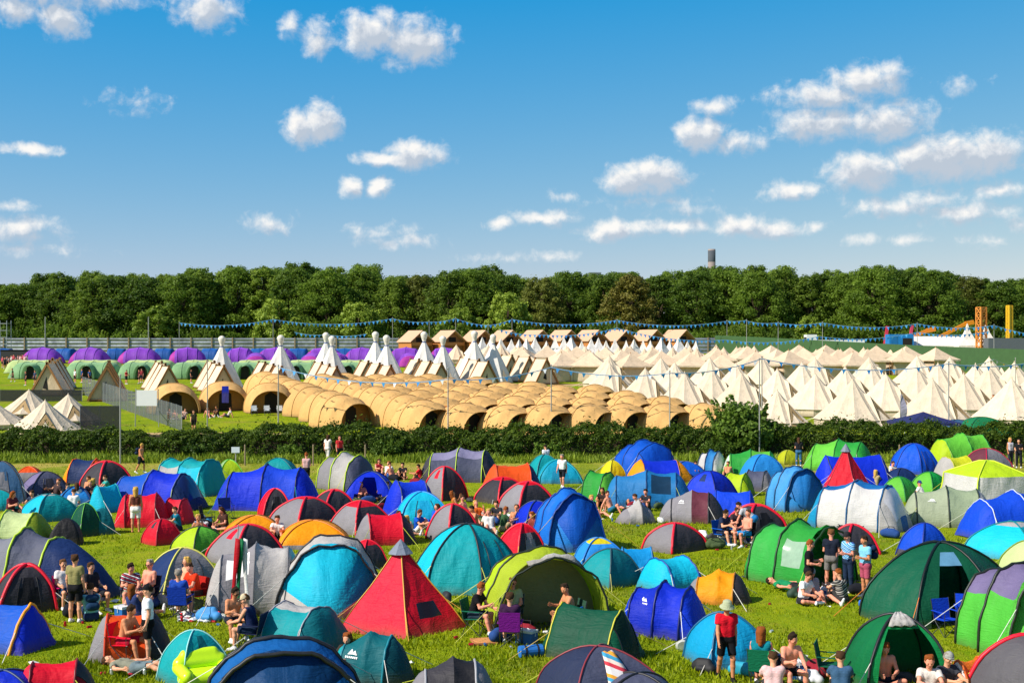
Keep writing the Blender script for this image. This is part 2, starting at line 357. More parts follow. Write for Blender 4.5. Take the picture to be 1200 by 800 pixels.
KINDNAME = dict(tun3='tunnel_tent', tun2='tunnel_tent', hall='tunnel_tent', slope='tunnel_tent', pop='pop_up_tent', ridge='ridge_tent', porch='tunnel_tent', low='collapsed_tent', dome='dome_tent', hexa='dome_tent', tipi='tipi_tent', cabin='cabin_tent')
def finish_faces(root, V, faces, order):
    """one mesh per connected piece of cloth of one colour"""
    made = {}
    for key in order:
        par = {}
        def find(x):
            while par.setdefault(x, x) != x: par[x] = par[par[x]]; x = par[x]
            return x
        for f in faces[key]:
            for i in f[1:]: par[find(i)] = find(f[0])
        isl = {}
        for f in faces[key]: isl.setdefault(find(f[0]), []).append(f)
        for fs in sorted(isl.values(), key=len, reverse=True):
            if len(fs) < 3: continue
            used = sorted({i for f in fs for i in f}); mp = {o: n for n, o in enumerate(used)}
            me = bpy.data.meshes.new(key[0]); me.from_pydata([V[i] for i in used], [], [[mp[i] for i in f] for f in fs])
            me.materials.append(key[1]); me.polygons.foreach_set('use_smooth', [True] * len(fs)); me.update(); made.setdefault(key[0], link_mesh(key[0], me, root))
    return made
def guy(root, a, b, col, r=.009):
    MB().tube([a, b], r, 4).build('guy_line', plain('guy_rope_' + col, col, .7, 0, .05), root)
GROUP_F = 'camping tents pitched on the near field'
def loft_tent(kind, box, yaw, asp, cols, label, panels=None, roof=None, front=None, rear=None, door=None, opening=False, pipe=None, pr=.028, guys=None, window=None, tr=.18, hoops=None, mark=None, sub=6, flap=None, cloth=None, inner=None):
    st, p, hp = LOFTS[kind]; hp = hoops if hoops is not None else hp; yaw = rad(yaw); NS = 28
    sm = [(u, w * arch(q / 8, p)[0], h * arch(q / 8, p)[1]) for (u, w, h) in st for q in range(9)]
    X, Y, k, H = fit(sm, box, yaw, asp)
    root = thing(KINDNAME[kind], label, 'tent', (X, Y, gz(Y) - .02), yaw, GROUP_F)
    R, idx = loft_fn(st, p, sub, .045 if kind == 'pop' else .07); V = []; faces = {}
    rw = random.Random(label); ph = [rw.random() * 6 for _ in range(4)]
    for (u, w, h, i) in R:
        for q in range(NS + 1):
            a, b = arch(q / NS, p); cr = 1 + .018 * math.sin(u * 9 + q * .9 + ph[0]) + .012 * math.sin(q * 1.9 - u * 17 + ph[1])
            V.append((u * k * asp + .05 * math.sin(ph[2]) * k * b * h, (a * w + .07 * math.sin(ph[3]) * b * h) * k * cr, b * h * H * cr))
    W1 = NS + 1; nint = len(st) - 1; main = fabric(cols[0], tr)
    keys = {'flysheet': ('flysheet', main)}
    for r in range(len(R) - 1):
        i = R[r][3]; fr = (r - i * sub) / sub
        for q in range(NS):
            tt = (q + .5) / NS; key = keys['flysheet']
            if panels and panels[i]: key = ('side_panel', fabric(panels[i], tr))
            if i == nint - 1 and front: key = ('front_panel', fabric(front, tr))
            if i == 0 and rear: key = ('rear_panel', fabric(rear, tr))
            if roof and abs(tt - .5) < roof[1] and (len(roof) < 3 or i in roof[2]): key = ('roof_panel', fabric(roof[0], tr))
            if window and i == window[1] and window[2] < tt < window[3] and .15 < fr < .8: key = ('window', plain('tent_window_' + window[0], window[0], .15, 0, .25))
            if door and i == nint - 1 and abs(tt - .5) < door[1] and fr < .95: key = ('door_panel', fabric(door[0], tr))
            if flap and i == flap[1] and abs(tt - flap[2]) < .06 and .2 < fr < .75: key = ('flap', fabric(flap[0], tr))
            if opening and i == nint - 1 and abs(tt - .5) < (opening if opening is not True else .3): continue
            b0 = r * W1 + q; faces.setdefault(key, []).append((b0, b0 + 1, b0 + W1 + 1, b0 + W1))
    if kind == 'porch' and not opening:
        b0 = (len(R) - 1) * W1; V.append((R[-1][0] * k * asp, 0, 0)); n = len(V) - 1
        for q in range(NS):
            key = ('door_panel', fabric(door[0], tr)) if door and abs((q + .5) / NS - .5) < door[1] else ('front_panel', fabric(front or cols[0], tr))
            faces.setdefault(key, []).append((b0 + q, b0 + q + 1, n))
    made = finish_faces(root, V, faces, list(faces))
    if opening:   # inner sleeping compartment and groundsheet seen through the open door
        r = int(len(R) * .52); u, w, h, i = R[r]; pts = [(u * k * asp, arch(q / NS, p)[0] * w * k * .96, arch(q / NS, p)[1] * h * H * .95) for q in range(NS + 1)]
        m = MB(); m.add(pts + [(u * k * asp, 0, 0)], [(q, q + 1, NS + 1) for q in range(NS)]); m.build('inner_tent', fabric(inner or 'khaki', .2), root)
        MB().box(R[2][0] * k * asp, R[-3][0] * k * asp, -.8 * k, .8 * k, .03, .045).build('groundsheet', plain('groundsheet_grey', '3c4046', .6), root)
    if pipe:
        pm_ = plain('tent_pole_sleeve_' + pipe, pipe, .5, 0, .08)
        for hI in hp:
            r0 = idx[hI] * W1
            MB().tube([Vector(V[r0 + q]) * 1.006 for q in range(NS + 1)], pr, 5).build('pole_sleeve', pm_, root, True)
    if door and kind != 'porch':
        i0 = (nint - 1) * sub
        for t0 in (int(NS * (.5 - door[1])), int(NS * (.5 + door[1]) + .999)):
            MB().tube([Vector(V[(i0 + j) * W1 + t0]) * 1.006 for j in range(sub)], .014, 4).build('door_zip', plain('zip_black', '1a1a1e', .5), made.get('door_panel', root))
    if mark:
        r = idx[1] + sub // 2; emblem(made.get('flysheet', root), V, r, W1, mark[0], mark[1])
    if cloth:   # towel or shirt thrown over the ridge: a thing of its own, hugging the roof
        r = idx[cloth[1]]; a = [[Vector(V[(r + j) * W1 + q]) for q in range(cloth[2], cloth[3])] for j in range(0, cloth[4])]
        drape(root, a, cloth[0], cloth[5])
    gcol = guys or ('b9c43a' if random.random() < .4 else 'd8d6cc')
    if box[3] - box[1] > 34:
        for hI in (hp[0], hp[-1]):
            r0 = idx[hI] * W1; u = R[idx[hI]][0]
            for q, sg in ((6, -1), (NS - 6, 1)):
                a = Vector(V[r0 + q]); guy(root, a, (a.x + (.5 if u > 0 else -.5), a.y + sg * (.45 + .5 * H), .02), gcol)
    return root
def emblem(root, V, r, W1, q, sz):
    """the small white two-peak maker's mark printed on the cloth, with a line of lettering under it"""
    o, a, b = Vector(V[r * W1 + q]), Vector(V[r * W1 + W1 + q]), Vector(V[r * W1 + q + 1])
    ex = (a - o).normalized(); n = ex.cross((b - o).normalized()).normalized(); ez = Vector((0, 0, 1)); ez = (ez - n * ez.dot(n)).normalized(); ex = ez.cross(n)
    if n.dot(o) < 0: n = -n
    P = lambda x, z: o + (ex * x + ez * z) * sz + n * .02
    m = MB(); m.add([P(-1, 0), P(-.3, 1), P(.1, .45), P(.4, .8), P(1, 0), P(.2, .1)], [(0, 1, 2, 5), (5, 2, 3, 4)])
    for k in range(7): m.add([P(-1.3 + k * .38, -.6), P(-1.05 + k * .38, -.6), P(-1.05 + k * .38, -.25), P(-1.3 + k * .38, -.25)], [(0, 1, 2, 3)])
    m.build('emblem', plain('printed_white', 'e8e8ea', .6, 0, .02), root)
def drape(root, grid, col, label):
    mw = Matrix.Translation(root.location) @ Matrix.Rotation(root.rotation_euler.z, 4, 'Z')
    V = []; n = len(grid[0]); rw = random.Random(label)
    for j, rowp in enumerate(grid):
        for q, p in enumerate(rowp):
            V.append(mw @ (p * 1.02 + Vector((0, 0, .03 + .02 * math.sin(q * 2.1 + j)))))
    c = sum(V, Vector()) / len(V)
    m = MB(); m.add([v - c for v in V], [(j * n + q, j * n + q + 1, j * n + n + q + 1, j * n + n + q) for j in range(len(grid) - 1) for q in range(n - 1)])
    o = m.build('towel', striped('striped_towel', ('e8e0dc', 'd83848', 'f0d8c8', '3a9ac0', 'e8a030', 'ece4e0')) if col == 'stripes' else fabric(col, .1, .9), None, True); o.location = c
    o.modifiers.new('thickness', 'SOLIDIFY').thickness = .03
    tag(o, label, 'towel')
def dome_tent(kind, box, yaw, asp, cols, label, pipe=None, pr=.028, door=None, opening=None, cap=None, guys=None, tr=.18, mark=None, flap=None, skirt=None, rnd=.25, pw=1.0, window=None, porch=None, cloth=None):
    n = 6 if kind == 'hexa' else (5 if kind == 'tipi' else 4); yaw = rad(yaw); C, K = 12, 12
    cone = kind == 'tipi'
    def Rd(th):
        a = (th - PI / n) % (2 * PI / n) - PI / n
        return (1 - rnd) * math.cos(PI / n) / math.cos(a) + rnd
    def pt(th, f):     # f 0 apex .. 1 ground
        if cone:
            r, z = f ** 1.08, 1 - f
        elif kind == 'cabin':
            if f < .5: r, z = 1.8 * f, 1 - .55 * f - .3 * f * f
            else: r, z = .9 + (f - .5) * .2, .65 * (1 - (f - .5) / .5)
        else: r, z = math.sin(f * PI / 2) ** 1.08, math.cos(f * PI / 2) ** 1.16
        R_ = Rd(th); return r * R_ * math.cos(th), r * R_ * math.sin(th), z
    sm = [pt(2 * PI * i / 24 + PI / n, f) for i in range(24) for f in (0, .35, .6, .8, 1)]
    X, Y, k, H = fit(sm, box, yaw, asp)
    root = thing(KINDNAME[kind], label, 'tent', (X, Y, gz(Y) - .02), yaw, GROUP_F)
    rw = random.Random(label); ph = [rw.random() * 6 for _ in range(3)]
    V = []; faces = {}; T = n * C
    for j in range(K + 1):
        for i in range(T):
            th = 2 * PI * i / T + PI / n; x, y, z = pt(th, j / K)
            e = (i % C) / C; sg = 1 - (.045 if not cone else .03) * 4 * e * (1 - e) * math.sin(min(1, j / K) * PI) + .016 * math.sin(i * 1.3 + j * 1.1 + ph[0]) * (j > 1)
            ln = 0 if cone else .07 * z
            V.append(((x + ln * math.sin(ph[1])) * k * asp * sg, (y + ln * math.sin(ph[2])) * k * sg, z * H * (.985 if j == 0 else 1)))
    for j in range(K):
        for i in range(T):
            s = i // C; e = i % C; key = ('flysheet', fabric(cols[0], tr))
            c = cols[s % len(cols)]
            if c != cols[0]: key = ('side_panel', fabric(c, tr))
            if cap and j < cap[1]: key = ('top_cap', fabric(cap[0], tr))
            if skirt and j >= K - 2: key = ('skirt', fabric(skirt, tr))
            lo = 3 if j > 6 else (4 if j > 4 else 5)
            if door and s == door[1] and lo <= e < C - lo + 1 - 1 and j >= (door[2] if len(door) > 2 else 5): key = ('door_panel', fabric(door[0], tr))
            if window and s == window[1] and 3 <= e < 9 and window[2] <= j < window[3]: key = ('window', plain('tent_window_' + window[0], window[0], .15, 0, .25))
            if flap and s == flap[1] and 4 <= e < 8 and 3 <= j < 6: key = ('flap', fabric(flap[0], tr))
            if opening and s == opening[0] and (opening[2] if len(opening) > 2 else 2 if j > 8 else 3) <= e < C - (opening[2] if len(opening) > 2 else 2 if j > 8 else 3) and j >= opening[1]: continue
            a = j * T + i; b = j * T + (i + 1) % T; f = (a, a + T, b + T, b) if j else (a, a + T, b + T)
            faces.setdefault(key, []).append(f)
    made = finish_faces(root, V, faces, list(faces))
    if opening: MB().lathe([(0, .05), (k * .75, .05), (k * .75, .03)], 12).build('groundsheet', plain('groundsheet_grey', '3c4046', .6), root)
    if pipe:
        pmx = plain('tent_pole_sleeve_' + pipe, pipe, .5, 0, .08)
        if cone:
            for s in range(n): MB().tube([Vector(V[j * T + s * C]) * 1.004 for j in range(1, K + 1)], pr, 5).build('pole_sleeve', pmx, root, True)
        else:
            for s in range(n // 2):
                P = [Vector(V[j * T + s * C]) * 1.008 for j in range(K, 0, -1)] + [Vector(V[j * T + (s + n // 2) * C]) * 1.008 for j in range(1, K + 1)]
                MB().tube(P, pr, 5).build('pole_sleeve', pmx, root, True)
    if door and box[3] - box[1] > 30:
        for e in (3, 9): MB().tube([Vector(V[j * T + door[1] * C + e]) * 1.006 for j in range(5, K)], .013, 4).build('door_zip', plain('zip_black', '1a1a1e', .5), made.get('door_panel', root))
    if mark: 
        V2 = [V[j * T + (mark[2] * C + i) % T] for j in range(K + 1) for i in range(T)]; emblem2(made.get('flysheet', root), V, T, mark)
    if cone:      # ventilation cowl and door flap of the pyramid tent
        MB().lathe([(k * .19, H * .865), (k * .06, H * .99), (.0, H * 1.04)], 8).build('vent_cap', fabric('7c8494', .1), root)
        d = [Vector(V[j * T + 4 * C - 6]) * 1.01 for j in range(6, 11)]
    if cloth:
        grid = [[Vector(V[j * T + (cloth[1] * C + i) % T]) for i in range(cloth[2], cloth[3])] for j in range(cloth[4], cloth[5])]; drape(root, grid, cloth[0], cloth[6])
    if box[3] - box[1] > 38:
        g = guys or ('c8cf4a' if random.random() < .4 else 'dcd8cc')
        for s in range(n):
            a = Vector(V[8 * T + s * C]); d = Vector((a.x, a.y, 0)).normalized(); e = a + d * (.45 + .3 * H); e.z = .02; guy(root, a, e, g)
    return root
def emblem2(root, V, T, mark):
    q, sz, s = mark; W = [None] * 0; C = 12
    i = s * C + q; V3 = {0: V[8 * T + i], 1: V[9 * T + i], 2: V[8 * T + i + 1]}
    o, a, b = Vector(V3[0]), Vector(V3[1]), Vector(V3[2]); n = (b - o).cross(a - o).normalized()
    if n.dot(o) < 0: n = -n
    ez = Vector((0, 0, 1)); ez = (ez - n * ez.dot(n)).normalized(); ex = ez.cross(n)
    P = lambda x, z: o + (ex * x + ez * z) * sz + n * .03
    m = MB(); m.add([P(-1, 0), P(-.3, 1), P(.1, .45), P(.4, .8), P(1, 0), P(.2, .1)], [(0, 1, 2, 5), (5, 2, 3, 4)])
    for k in range(7): m.add([P(-1.3 + k * .38, -.6), P(-1.05 + k * .38, -.6), P(-1.05 + k * .38, -.25), P(-1.3 + k * .38, -.25)], [(0, 1, 2, 3)])
    m.build('emblem', plain('printed_white', 'e8e8ea', .6, 0, .02), root)
def T(kind, x0, y0, x1, y1, yaw, asp, cols, label, **kw):
    if x1 - x0 < 125 and kind != 'tipi': w = (x1 - x0) * (.055 if y1 < 700 else .03); x0 -= w; x1 += w
    (loft_tent if kind in LOFTS else dome_tent)(kind, (x0, y0, x1, y1), yaw, asp, cols.split(','), label, **kw)
# kind, box it stands in, turn, length/width, colours, what it looks like
BK = '1c1c20'
# --- left, far
T('dome', -32, 540, 28, 592, 20, 1.1, 'bluegrey,lgrey,bluegrey,lgrey', 'blue and pale grey dome tent, foremost at the left edge near the hedge', pipe=BK, door=('grey', 2))
T('dome', -25, 573, 21, 600, 30, 1, 'teal', 'small plain teal dome tent at the left edge below the blue and grey dome', pipe=BK)
T('dome', 18, 546, 52, 566, 10, 1.2, 'grey', 'little grey dome tent with an orange top at the far left', cap=('flame', 6), pipe='flame')
T('dome', 24, 552, 80, 586, 40, 1.15, 'slate,violet,slate,slate', 'dull purple-grey dome tent in front of the little orange-topped one', pipe=BK, door=('char', 2))
T('tun2', 74, 537, 128, 568, -12, 1.35, 'orange', 'orange and slate tunnel tent beside the hedge with a green doorway', panels=('grey', 'navy', 'flame'), rear='orange', pipe='flame', roof=('navy', .16, (1,)))
T('dome', 97, 540, 153, 573, 50, 1.1, 'char', 'charcoal dome tent with bright red edges, nearest the lone hedge-side pole', pipe='red', pr=.06, cap=('red', 2))
T('low', 136, 557, 158, 570, 10, 1.2, 'grey', 'small flattened grey tent behind the long blue tunnel tent')
T('dome', 68, 569, 106, 592, 20, 1, 'sky', 'small light blue dome tent behind the bright turquoise one', pipe='navy')
T('dome', 26, 578, 92, 613, 45, 1.1, 'teal,cyan,teal,teal', 'bright turquoise dome tent with a pale flat crown on the left', cap=('lgrey', 2), pipe='0a7078')
T('dome', 82, 589, 118, 630, 45, .9, 'dgreen', 'dark green dome tent joined to a darker one beside the black tent', pipe='lgreen', pr=.015)
T('dome', 104, 594, 134, 628, 30, .9, 'dteal', 'very dark green-black dome tent right of the dark green dome')
T('ridge', 103, 566, 146, 602, 60, 1.2, 'cyan', 'turquoise ridge tent leaning beside the long blue tunnel tent', pipe='teal')
T('tun3', 120, 550, 246, 600, -14, 1.75, 'royal', 'long blue tunnel tent with a grey stripe, behind the red tents on the left', panels=(None, 'blue', None, None), pipe='5a6aa0', front='navy', rear='royal', window=('152a60', 3, .3, .7))
T('hall', 186, 537, 265, 583, -24, 1.5, 'teal', 'white and teal frame tent nearest the hedge on the left', roof=('teal', .2), rear='lgrey', panels=('lgrey', 'lgrey', 'cyan', None), front='teal', pipe='teal')
T('tun2', 136, 577, 200, 620, 10, 1.05, 'red', 'crimson tunnel tent with a woman standing at its mouth', front='red', pipe='7a1020', rear='red')
T('tun2', 188, 583, 228, 616, -15, 1.0, 'ff2a40', 'lighter red awning tent joined to the right of the crimson tunnel', pipe='8a1020')
T('dome', 168, 607, 212, 640, 45, 1, 'red', 'small red dome tent with a black flag mark before the crimson tunnel', pipe='a0102a', flap=('char', 1))
T('dome', 255, 538, 285, 564, 20, 1, 'lime,sage,lime,lime', 'small lime dome tent by the hedge behind the big blue tunnel', pipe='lgreen')
T('tun3', 254, 544, 373, 600, -4, 1.9, 'royal', 'biggest royal blue tunnel tent with black hoops, left of centre', pipe='10183c', panels=(None, None, '1a48d8', None), rear='1238c8', guys='30a8a8')
T('dome', 308, 536, 347, 556, 0, 1.2, 'teal', 'teal dome tent whose top shows over the biggest royal blue tunnel', pipe='dteal')
T('dome', 57, 606, 96, 640, 10, 1.2, 'black', 'plain black dome tent between the olive tunnel and the dark green domes', tr=.03)
T('tun3', -42, 597, 64, 640, -6, 1.8, 'olive', 'olive green tunnel tent at the left edge', pipe='lime', panels=('lime', None, 'pale', None))
T('slope', -34, 618, 147, 704, -14, 2.0, '5c6074', 'large slate grey tunnel tent with lime hoops at lower left', pipe='lime', pr=.035, front='navy', panels=(None, '787a86', None, None), guys='d8d85a')
T('dome', -8, 660, 64, 722, 30, 1.15, 'char', 'black dome tent with a red rim and red top at the left edge', pipe='red', pr=.05, cap=('red', 2), door=('black', 2))
T('dome', 202, 616, 265, 652, 50, 1.1, 'green,lime,lgreen,green', 'dome tent half lime and half dark green beside the charcoal domes', pipe='1e3a1c')
T('dome', 168, 641, 257, 700, 40, 1.2, 'navy,navy,grey,navy', 'navy and grey dome tent with yellow pole sleeves', pipe='d8d060', door=('grey', 2), guys='e0dc60')
T('dome', 264, 603, 328, 632, 15, 1.3, 'orange', 'orange dome tent at the left, behind the charcoal dome with red flap', pipe='c06a08')
T('dome', 245, 614, 328, 664, 45, 1.1, 'char,grey,char,char', 'charcoal and grey dome tent with a red flap hanging at its peak', pipe='red', pr=.05, flap=('red', 1))
T('ridge', -55, 702, 66, 768, -20, 1.3, 'blue', 'blue ridge tent with orange bands at the left edge', pipe='orange', pr=.04, front='royal', panels=(None, 'blue', 'royal'))
T('tun2', 14, 772, 112, 826, 14, 1.5, 'red', 'red tunnel tent cut by the lower left corner', pipe='7a0c1c', front='a00c24', door=('char', .25), panels=('e0183a', None, 'c01030'))
T('dome', -45, 783, 52, 835, 10, 1.2, 'royal', 'blue dome tent cut by the lower left corner under the red tunnel', pipe='navy')
T('tun2', 104, 716, 200, 777, 12, 1.3, 'flame', 'grey pop-up tent with an orange-red middle beside the shirtless man', panels=('grey', None, 'char'), pipe='c83c10', pr=.03)
T('dome', 186, 736, 269, 806, 45, 1.1, 'teal', 'small teal dome tent behind the lime inflatable chair', pipe='9adada', pr=.016, cap=('teal', 1), flap=('dteal', 2), guys='d8d8d0')
# --- centre-left
T('tun3', 241, 634, 356, 722, 8, 1.5, 'lgrey', 'pale grey end of the big grey and cyan tunnel tent, flag pole before it', pipe='6a6a70', pr=.02, panels=('lgrey', 'grey', None, None), window=('eceae8', 1, .2, .4))
T('porch', 322, 626, 447, 728, -84, 1.0, 'lgrey', 'cyan fronted middle of the big grey tunnel tent beside the red tipi', pipe=BK, pr=.03, front='lgrey', door=('cyan', .36), panels=(None, 'cyan', None, None), cloth=None)
T('tipi', 397, 634, 545, 747, 28, 1.0, 'red,c80e2a,e8163a,red,d80e2c', 'large red tipi tent with a grey vented cap in the lower centre', pipe='c89a30', pr=.018, rnd=.1, window=('1c1216', 3, 8, 10), guys='d8a040')
T('dome', 304, 572, 340, 609, 20, .9, 'char,red,char,red', 'small red and black dome tent in front of the royal blue tunnel', pipe='red', pr=.04, door=('black', 2))
T('dome', 316, 582, 394, 622, 48, 1.1, 'char,grey,char,char', 'charcoal dome tent with red edging nearest the royal blue tunnel', pipe='red', pr=.05, cap=('red', 2))
T('dome', 366, 573, 414, 605, 35, 1.1, 'char', 'charcoal dome tent with a red crest, behind the other two red-edged domes', pipe='red', pr=.05, cap=('red', 2))
T('dome', 390, 586, 458, 628, 44, 1.1, 'red,grey,char,red', 'grey and red dome tent with its grey side towards the camera', pipe='red', pr=.04, cap=('red', 4))
T('tun2', 418, 600, 486, 640, 12, 1.2, 'red', 'red tunnel tent with a grey front flap and red tab', panels=('grey', None, 'char'), rear='grey', pipe='c01028')
T('dome', 329, 609, 410, 645, 10, 1.2, 'orange', 'bright orange dome tent behind the big grey and cyan tunnel', pipe='c87010', skirt='grey')
T('dome', 408, 632, 452, 668, 40, 1, 'char,red,char,red', 'black dome tent with red top squeezed behind the red tipi', pipe='red', cap=('red', 4))
T('tun3', 372, 529, 443, 577, -38, 1.35, 'slate', 'slate grey tunnel tent with lime hoops beside the hedge', pipe='lime', pr=.035, panels=(None, 'grey', 'lgrey', None), guys='e0d840')
T('dome', 404, 552, 462, 590, 0, 1.1, 'royal', 'open royal blue dome tent with two people sitting at its mouth', pipe='navy', opening=(2, 4))
T('tun2', 450, 561, 512, 606, 25, 1.3, 'royal', 'royal blue tunnel tent touching the cyan one', pipe='navy', panels=(None, '1540d8', '0e2cb8'))
T('dome', 467, 575, 527, 616, 10, 1.1, 'cyan', 'cyan dome tent with three people sitting before it', pipe='sky', door=('12a8d8', 2))
T('tun3', 494, 524, 583, 566, -6, 1.55, 'slate', 'dark slate tunnel tent with lime guy lines and a pale roof', pipe='lime', roof=('lavender', .2, (1, 2)), guys='d8dc50', front='2c2e40', panels=('char', None, None, None), rear='char')
T('dome', 498, 546, 546, 588, 42, 1.05, 'char,grey,char,char', 'charcoal dome tent with red flap in front of the dark slate tunnel', pipe='red', pr=.045, flap=('red', 1))
T('dome', 503, 590, 560, 636, 40, 1.05, 'char,grey,char,char', 'charcoal dome tent with red rim behind the large teal dome', pipe='red', pr=.05, cap=('red', 1))
T('hexa', 489, 613, 605, 697, 20, 1.15, 'teal,teal,cyan,teal,teal,teal', 'large teal dome tent with black poles in the centre', pipe=BK, pr=.03, window=('1a8ac0', 5, 5, 8), door=('0aa0b0', 4, 6), guys='d8d850')
T('tun2', 564, 543, 636, 588, 10, 1.3, 'flame', 'orange-red and navy tunnel tent in the centre distance', panels=(None, 'flame', 'navy'), pipe='c83c10', roof=None, front='navy')
T('dome', 559, 559, 617, 591, 42, 1.15, 'char', 'charcoal tent with red top directly below the orange-red tunnel', pipe='red', pr=.05, cap=('red', 3))
T('dome', 586, 564, 647, 602, 35, 1.2, 'char,grey,char,char', 'charcoal and grey tent with red crest left of the big blue tunnel', pipe='red', pr=.06, cap=('red', 3))
T('dome', 619, 532, 658, 562, 20, 1, 'teal', 'teal dome tent behind the walking man in the centre', pipe='dteal')
T('dome', 632, 538, 681, 567, 0, 1.1, '0e9cc0', 'turquoise dome tent directly behind the walking man', pipe='teal', door=('0c88b0', 2))
T('dome', 604, 586, 660, 626, 20, 1.1, 'royal', 'royal blue end tent half hidden by the big blue tunnel', pipe='navy')
T('porch', 628, 572, 705, 648, -72, 1.1, '1a72d8', 'tall blue tunnel tent with a blue front door in the centre', pipe='0a3a8a', front='2484e0', door=('0d5cc8', .3), guys='d0b030')
T('tun2', 680, 551, 729, 593, -40, 1.1, 'green', 'green tunnel tent with a white panel between blue tents', pipe='1a5a24', panels=(None, 'green', 'mint'), guys='d8d8d0', front='lgreen')
T('dome', 704, 539, 732, 562, 30, 1, 'yellow', 'small yellow-green dome tent beside the tall blue dome near the hedge', pipe='b8b010')
T('tun3', 721, 515, 792, 560, -60, 1.0, 'blue', 'tallest bright blue tunnel tent against the hedge', pipe='0a3a90', front='1a5ed0', door=('0f58c8', .25))
T('tun2', 736, 538, 811, 566, 5, 1.5, 'orange', 'orange tunnel tent with royal blue middle behind the steel blue tunnel', panels=('orange', 'royal', 'orange'), pipe='a86808')
T('tun3', 711, 550, 808, 596, -8, 1.75, 'steel', 'steel blue tunnel tent with dark window left of the royal blue dome', pipe='124a80', front='1e6aa8', window=('16324a', 2, .15, .4), panels=(None, None, '1e78b8', None))
T('low', 722, 584, 767, 614, 15, 1.3, 'grey', 'half collapsed grey tent in front of four seated people', pipe='5a5a5e', panels=(None, 'lgrey', None, None))
T('pop', 775, 573, 848, 613, -12, 1.5, 'grey', 'grey and burgundy pop-up tent right of the collapsed grey tent', panels=(None, None, 'burg', 'char'), pipe='2a2a2e', mark=(8, .13))
T('dome', 584, 613, 635, 655, 40, 1.05, 'char,red,char,red', 'red and dark grey dome tent between the teal dome and the blue tunnel', pipe='red', pr=.045, cap=('red', 5), door=('grey', 2))
T('dome', 678, 642, 748, 690, 45, 1.1, 'dgreen,teal,dteal,dgreen', 'half teal half dark green dome tent behind the open olive tent', pipe='30505a', guys='c8c070')
T('dome', 675, 629, 735, 670, 10, 1.2, 'sky', 'bright blue dome tent with a yellow top behind the dark green dome', cap=('yellow', 4), pipe='1470c0')
T('ridge', 722, 640, 770, 675, 8, 1.2, '0f96dc', 'boxy turquoise ridge tent joined to the yellow-topped dome', pipe='0a6aa0', front='0c4a60')
T('porch', 560, 640, 716, 745, -78, 1.15, 'olive', 'large open olive green tunnel tent with a white towel over its hoop', pipe='20281a', pr=.03, opening=.26, panels=('dteal', 'lime', 'a4b82a', None), guys='c8c860', cloth=('white', 3, 10, 19, 4, 'white towel draped over the front hoop of the open olive tent'), inner='khaki')
T('dome', 756, 612, 826, 649, 38, 1.2, 'char,grey,char,char', 'low charcoal dome tent with a red rim standing alone right of centre', pipe='red', pr=.05, cap=('red', 1))
T('tun2', 749, 650, 825, 694, 30, 1.1, 'cyan', 'cyan and royal blue tunnel tent behind the royal blue dome', panels=('cyan', 'cyan', 'royal'), pipe='0a4a9a', roof=None, front='royal')
T('tun3', 727, 680, 832, 752, -28, 1.3, 'royal', 'royal blue tunnel tent with white guy lines right of the olive tent', pipe='0a1a6a', guys='e8ecf0', front='1440dc', panels=('1440dc', '0d2ab8', None, None), mark=(8, .12))
T('pop', 803, 666, 879, 710, -16, 1.4, 'orange', 'orange and grey pop-up tent lying in the open grass', panels=('grey', 'orange', 'orange', 'char'), pipe='b0700a', rear='grey', front='char')
T('dome', 804, 716, 902, 785, 20, 1.15, '12a4d8', 'small turquoise-blue dome tent behind the man in red', pipe='0a5a80', opening=(3, 7), cap=('7a8a90', 2))
T('ridge', 632, 704, 756, 782, -35, 1.25, 'dgreen', 'dark green ridge tent with yellow piping', pipe='c8c030', pr=.02, front='0a5a40', guys='d8b860', door=('06281c', .2))
T('dome', 625, 755, 790, 845, 25, 1.2, 'navy,2c3450,slate,navy', 'navy dome tent at the bottom edge with a striped towel on it', pipe='8a3038', pr=.02, cloth=('stripes', 2, 4, 9, 3, 10, 'striped multicoloured towel hanging on the navy dome tent'))
T('dome', 690, 786, 800, 850, 0, 1.2, 'slate', 'slate dome tent just showing over the bottom edge', pipe=BK)
T('pop', 478, 769, 580, 828, 6, 1.5, 'char', 'black and grey pop-up tent cut by the bottom edge', panels=('grey', 'char', '26262c', 'grey'), pipe='9a9aa0', front='grey', rear='grey')
T('porch', 242, 744, 427, 850, -78, .85, '1260a8', 'large blue pop-up tent filling the bottom edge, black rim', pipe=BK, pr=.05, front='1672c0', door=('0d4478', .3))
T('tun2', 300, 704, 412, 768, -30, 1.2, 'teal', 'teal tent with a grey peak behind the large blue pop-up', pipe='9a9aa4', pr=.02, roof=('lgrey', .09, (1,)), panels=('teal', '0d98a0', 'dteal'))
T('pop', 385, 737, 484, 804, -14, 1.5, 'dteal', 'dark teal pop-up tent with a white mark on its side', pipe='0a7a8a', panels=('teal', None, None, '0a4a54'), mark=(7, .13))
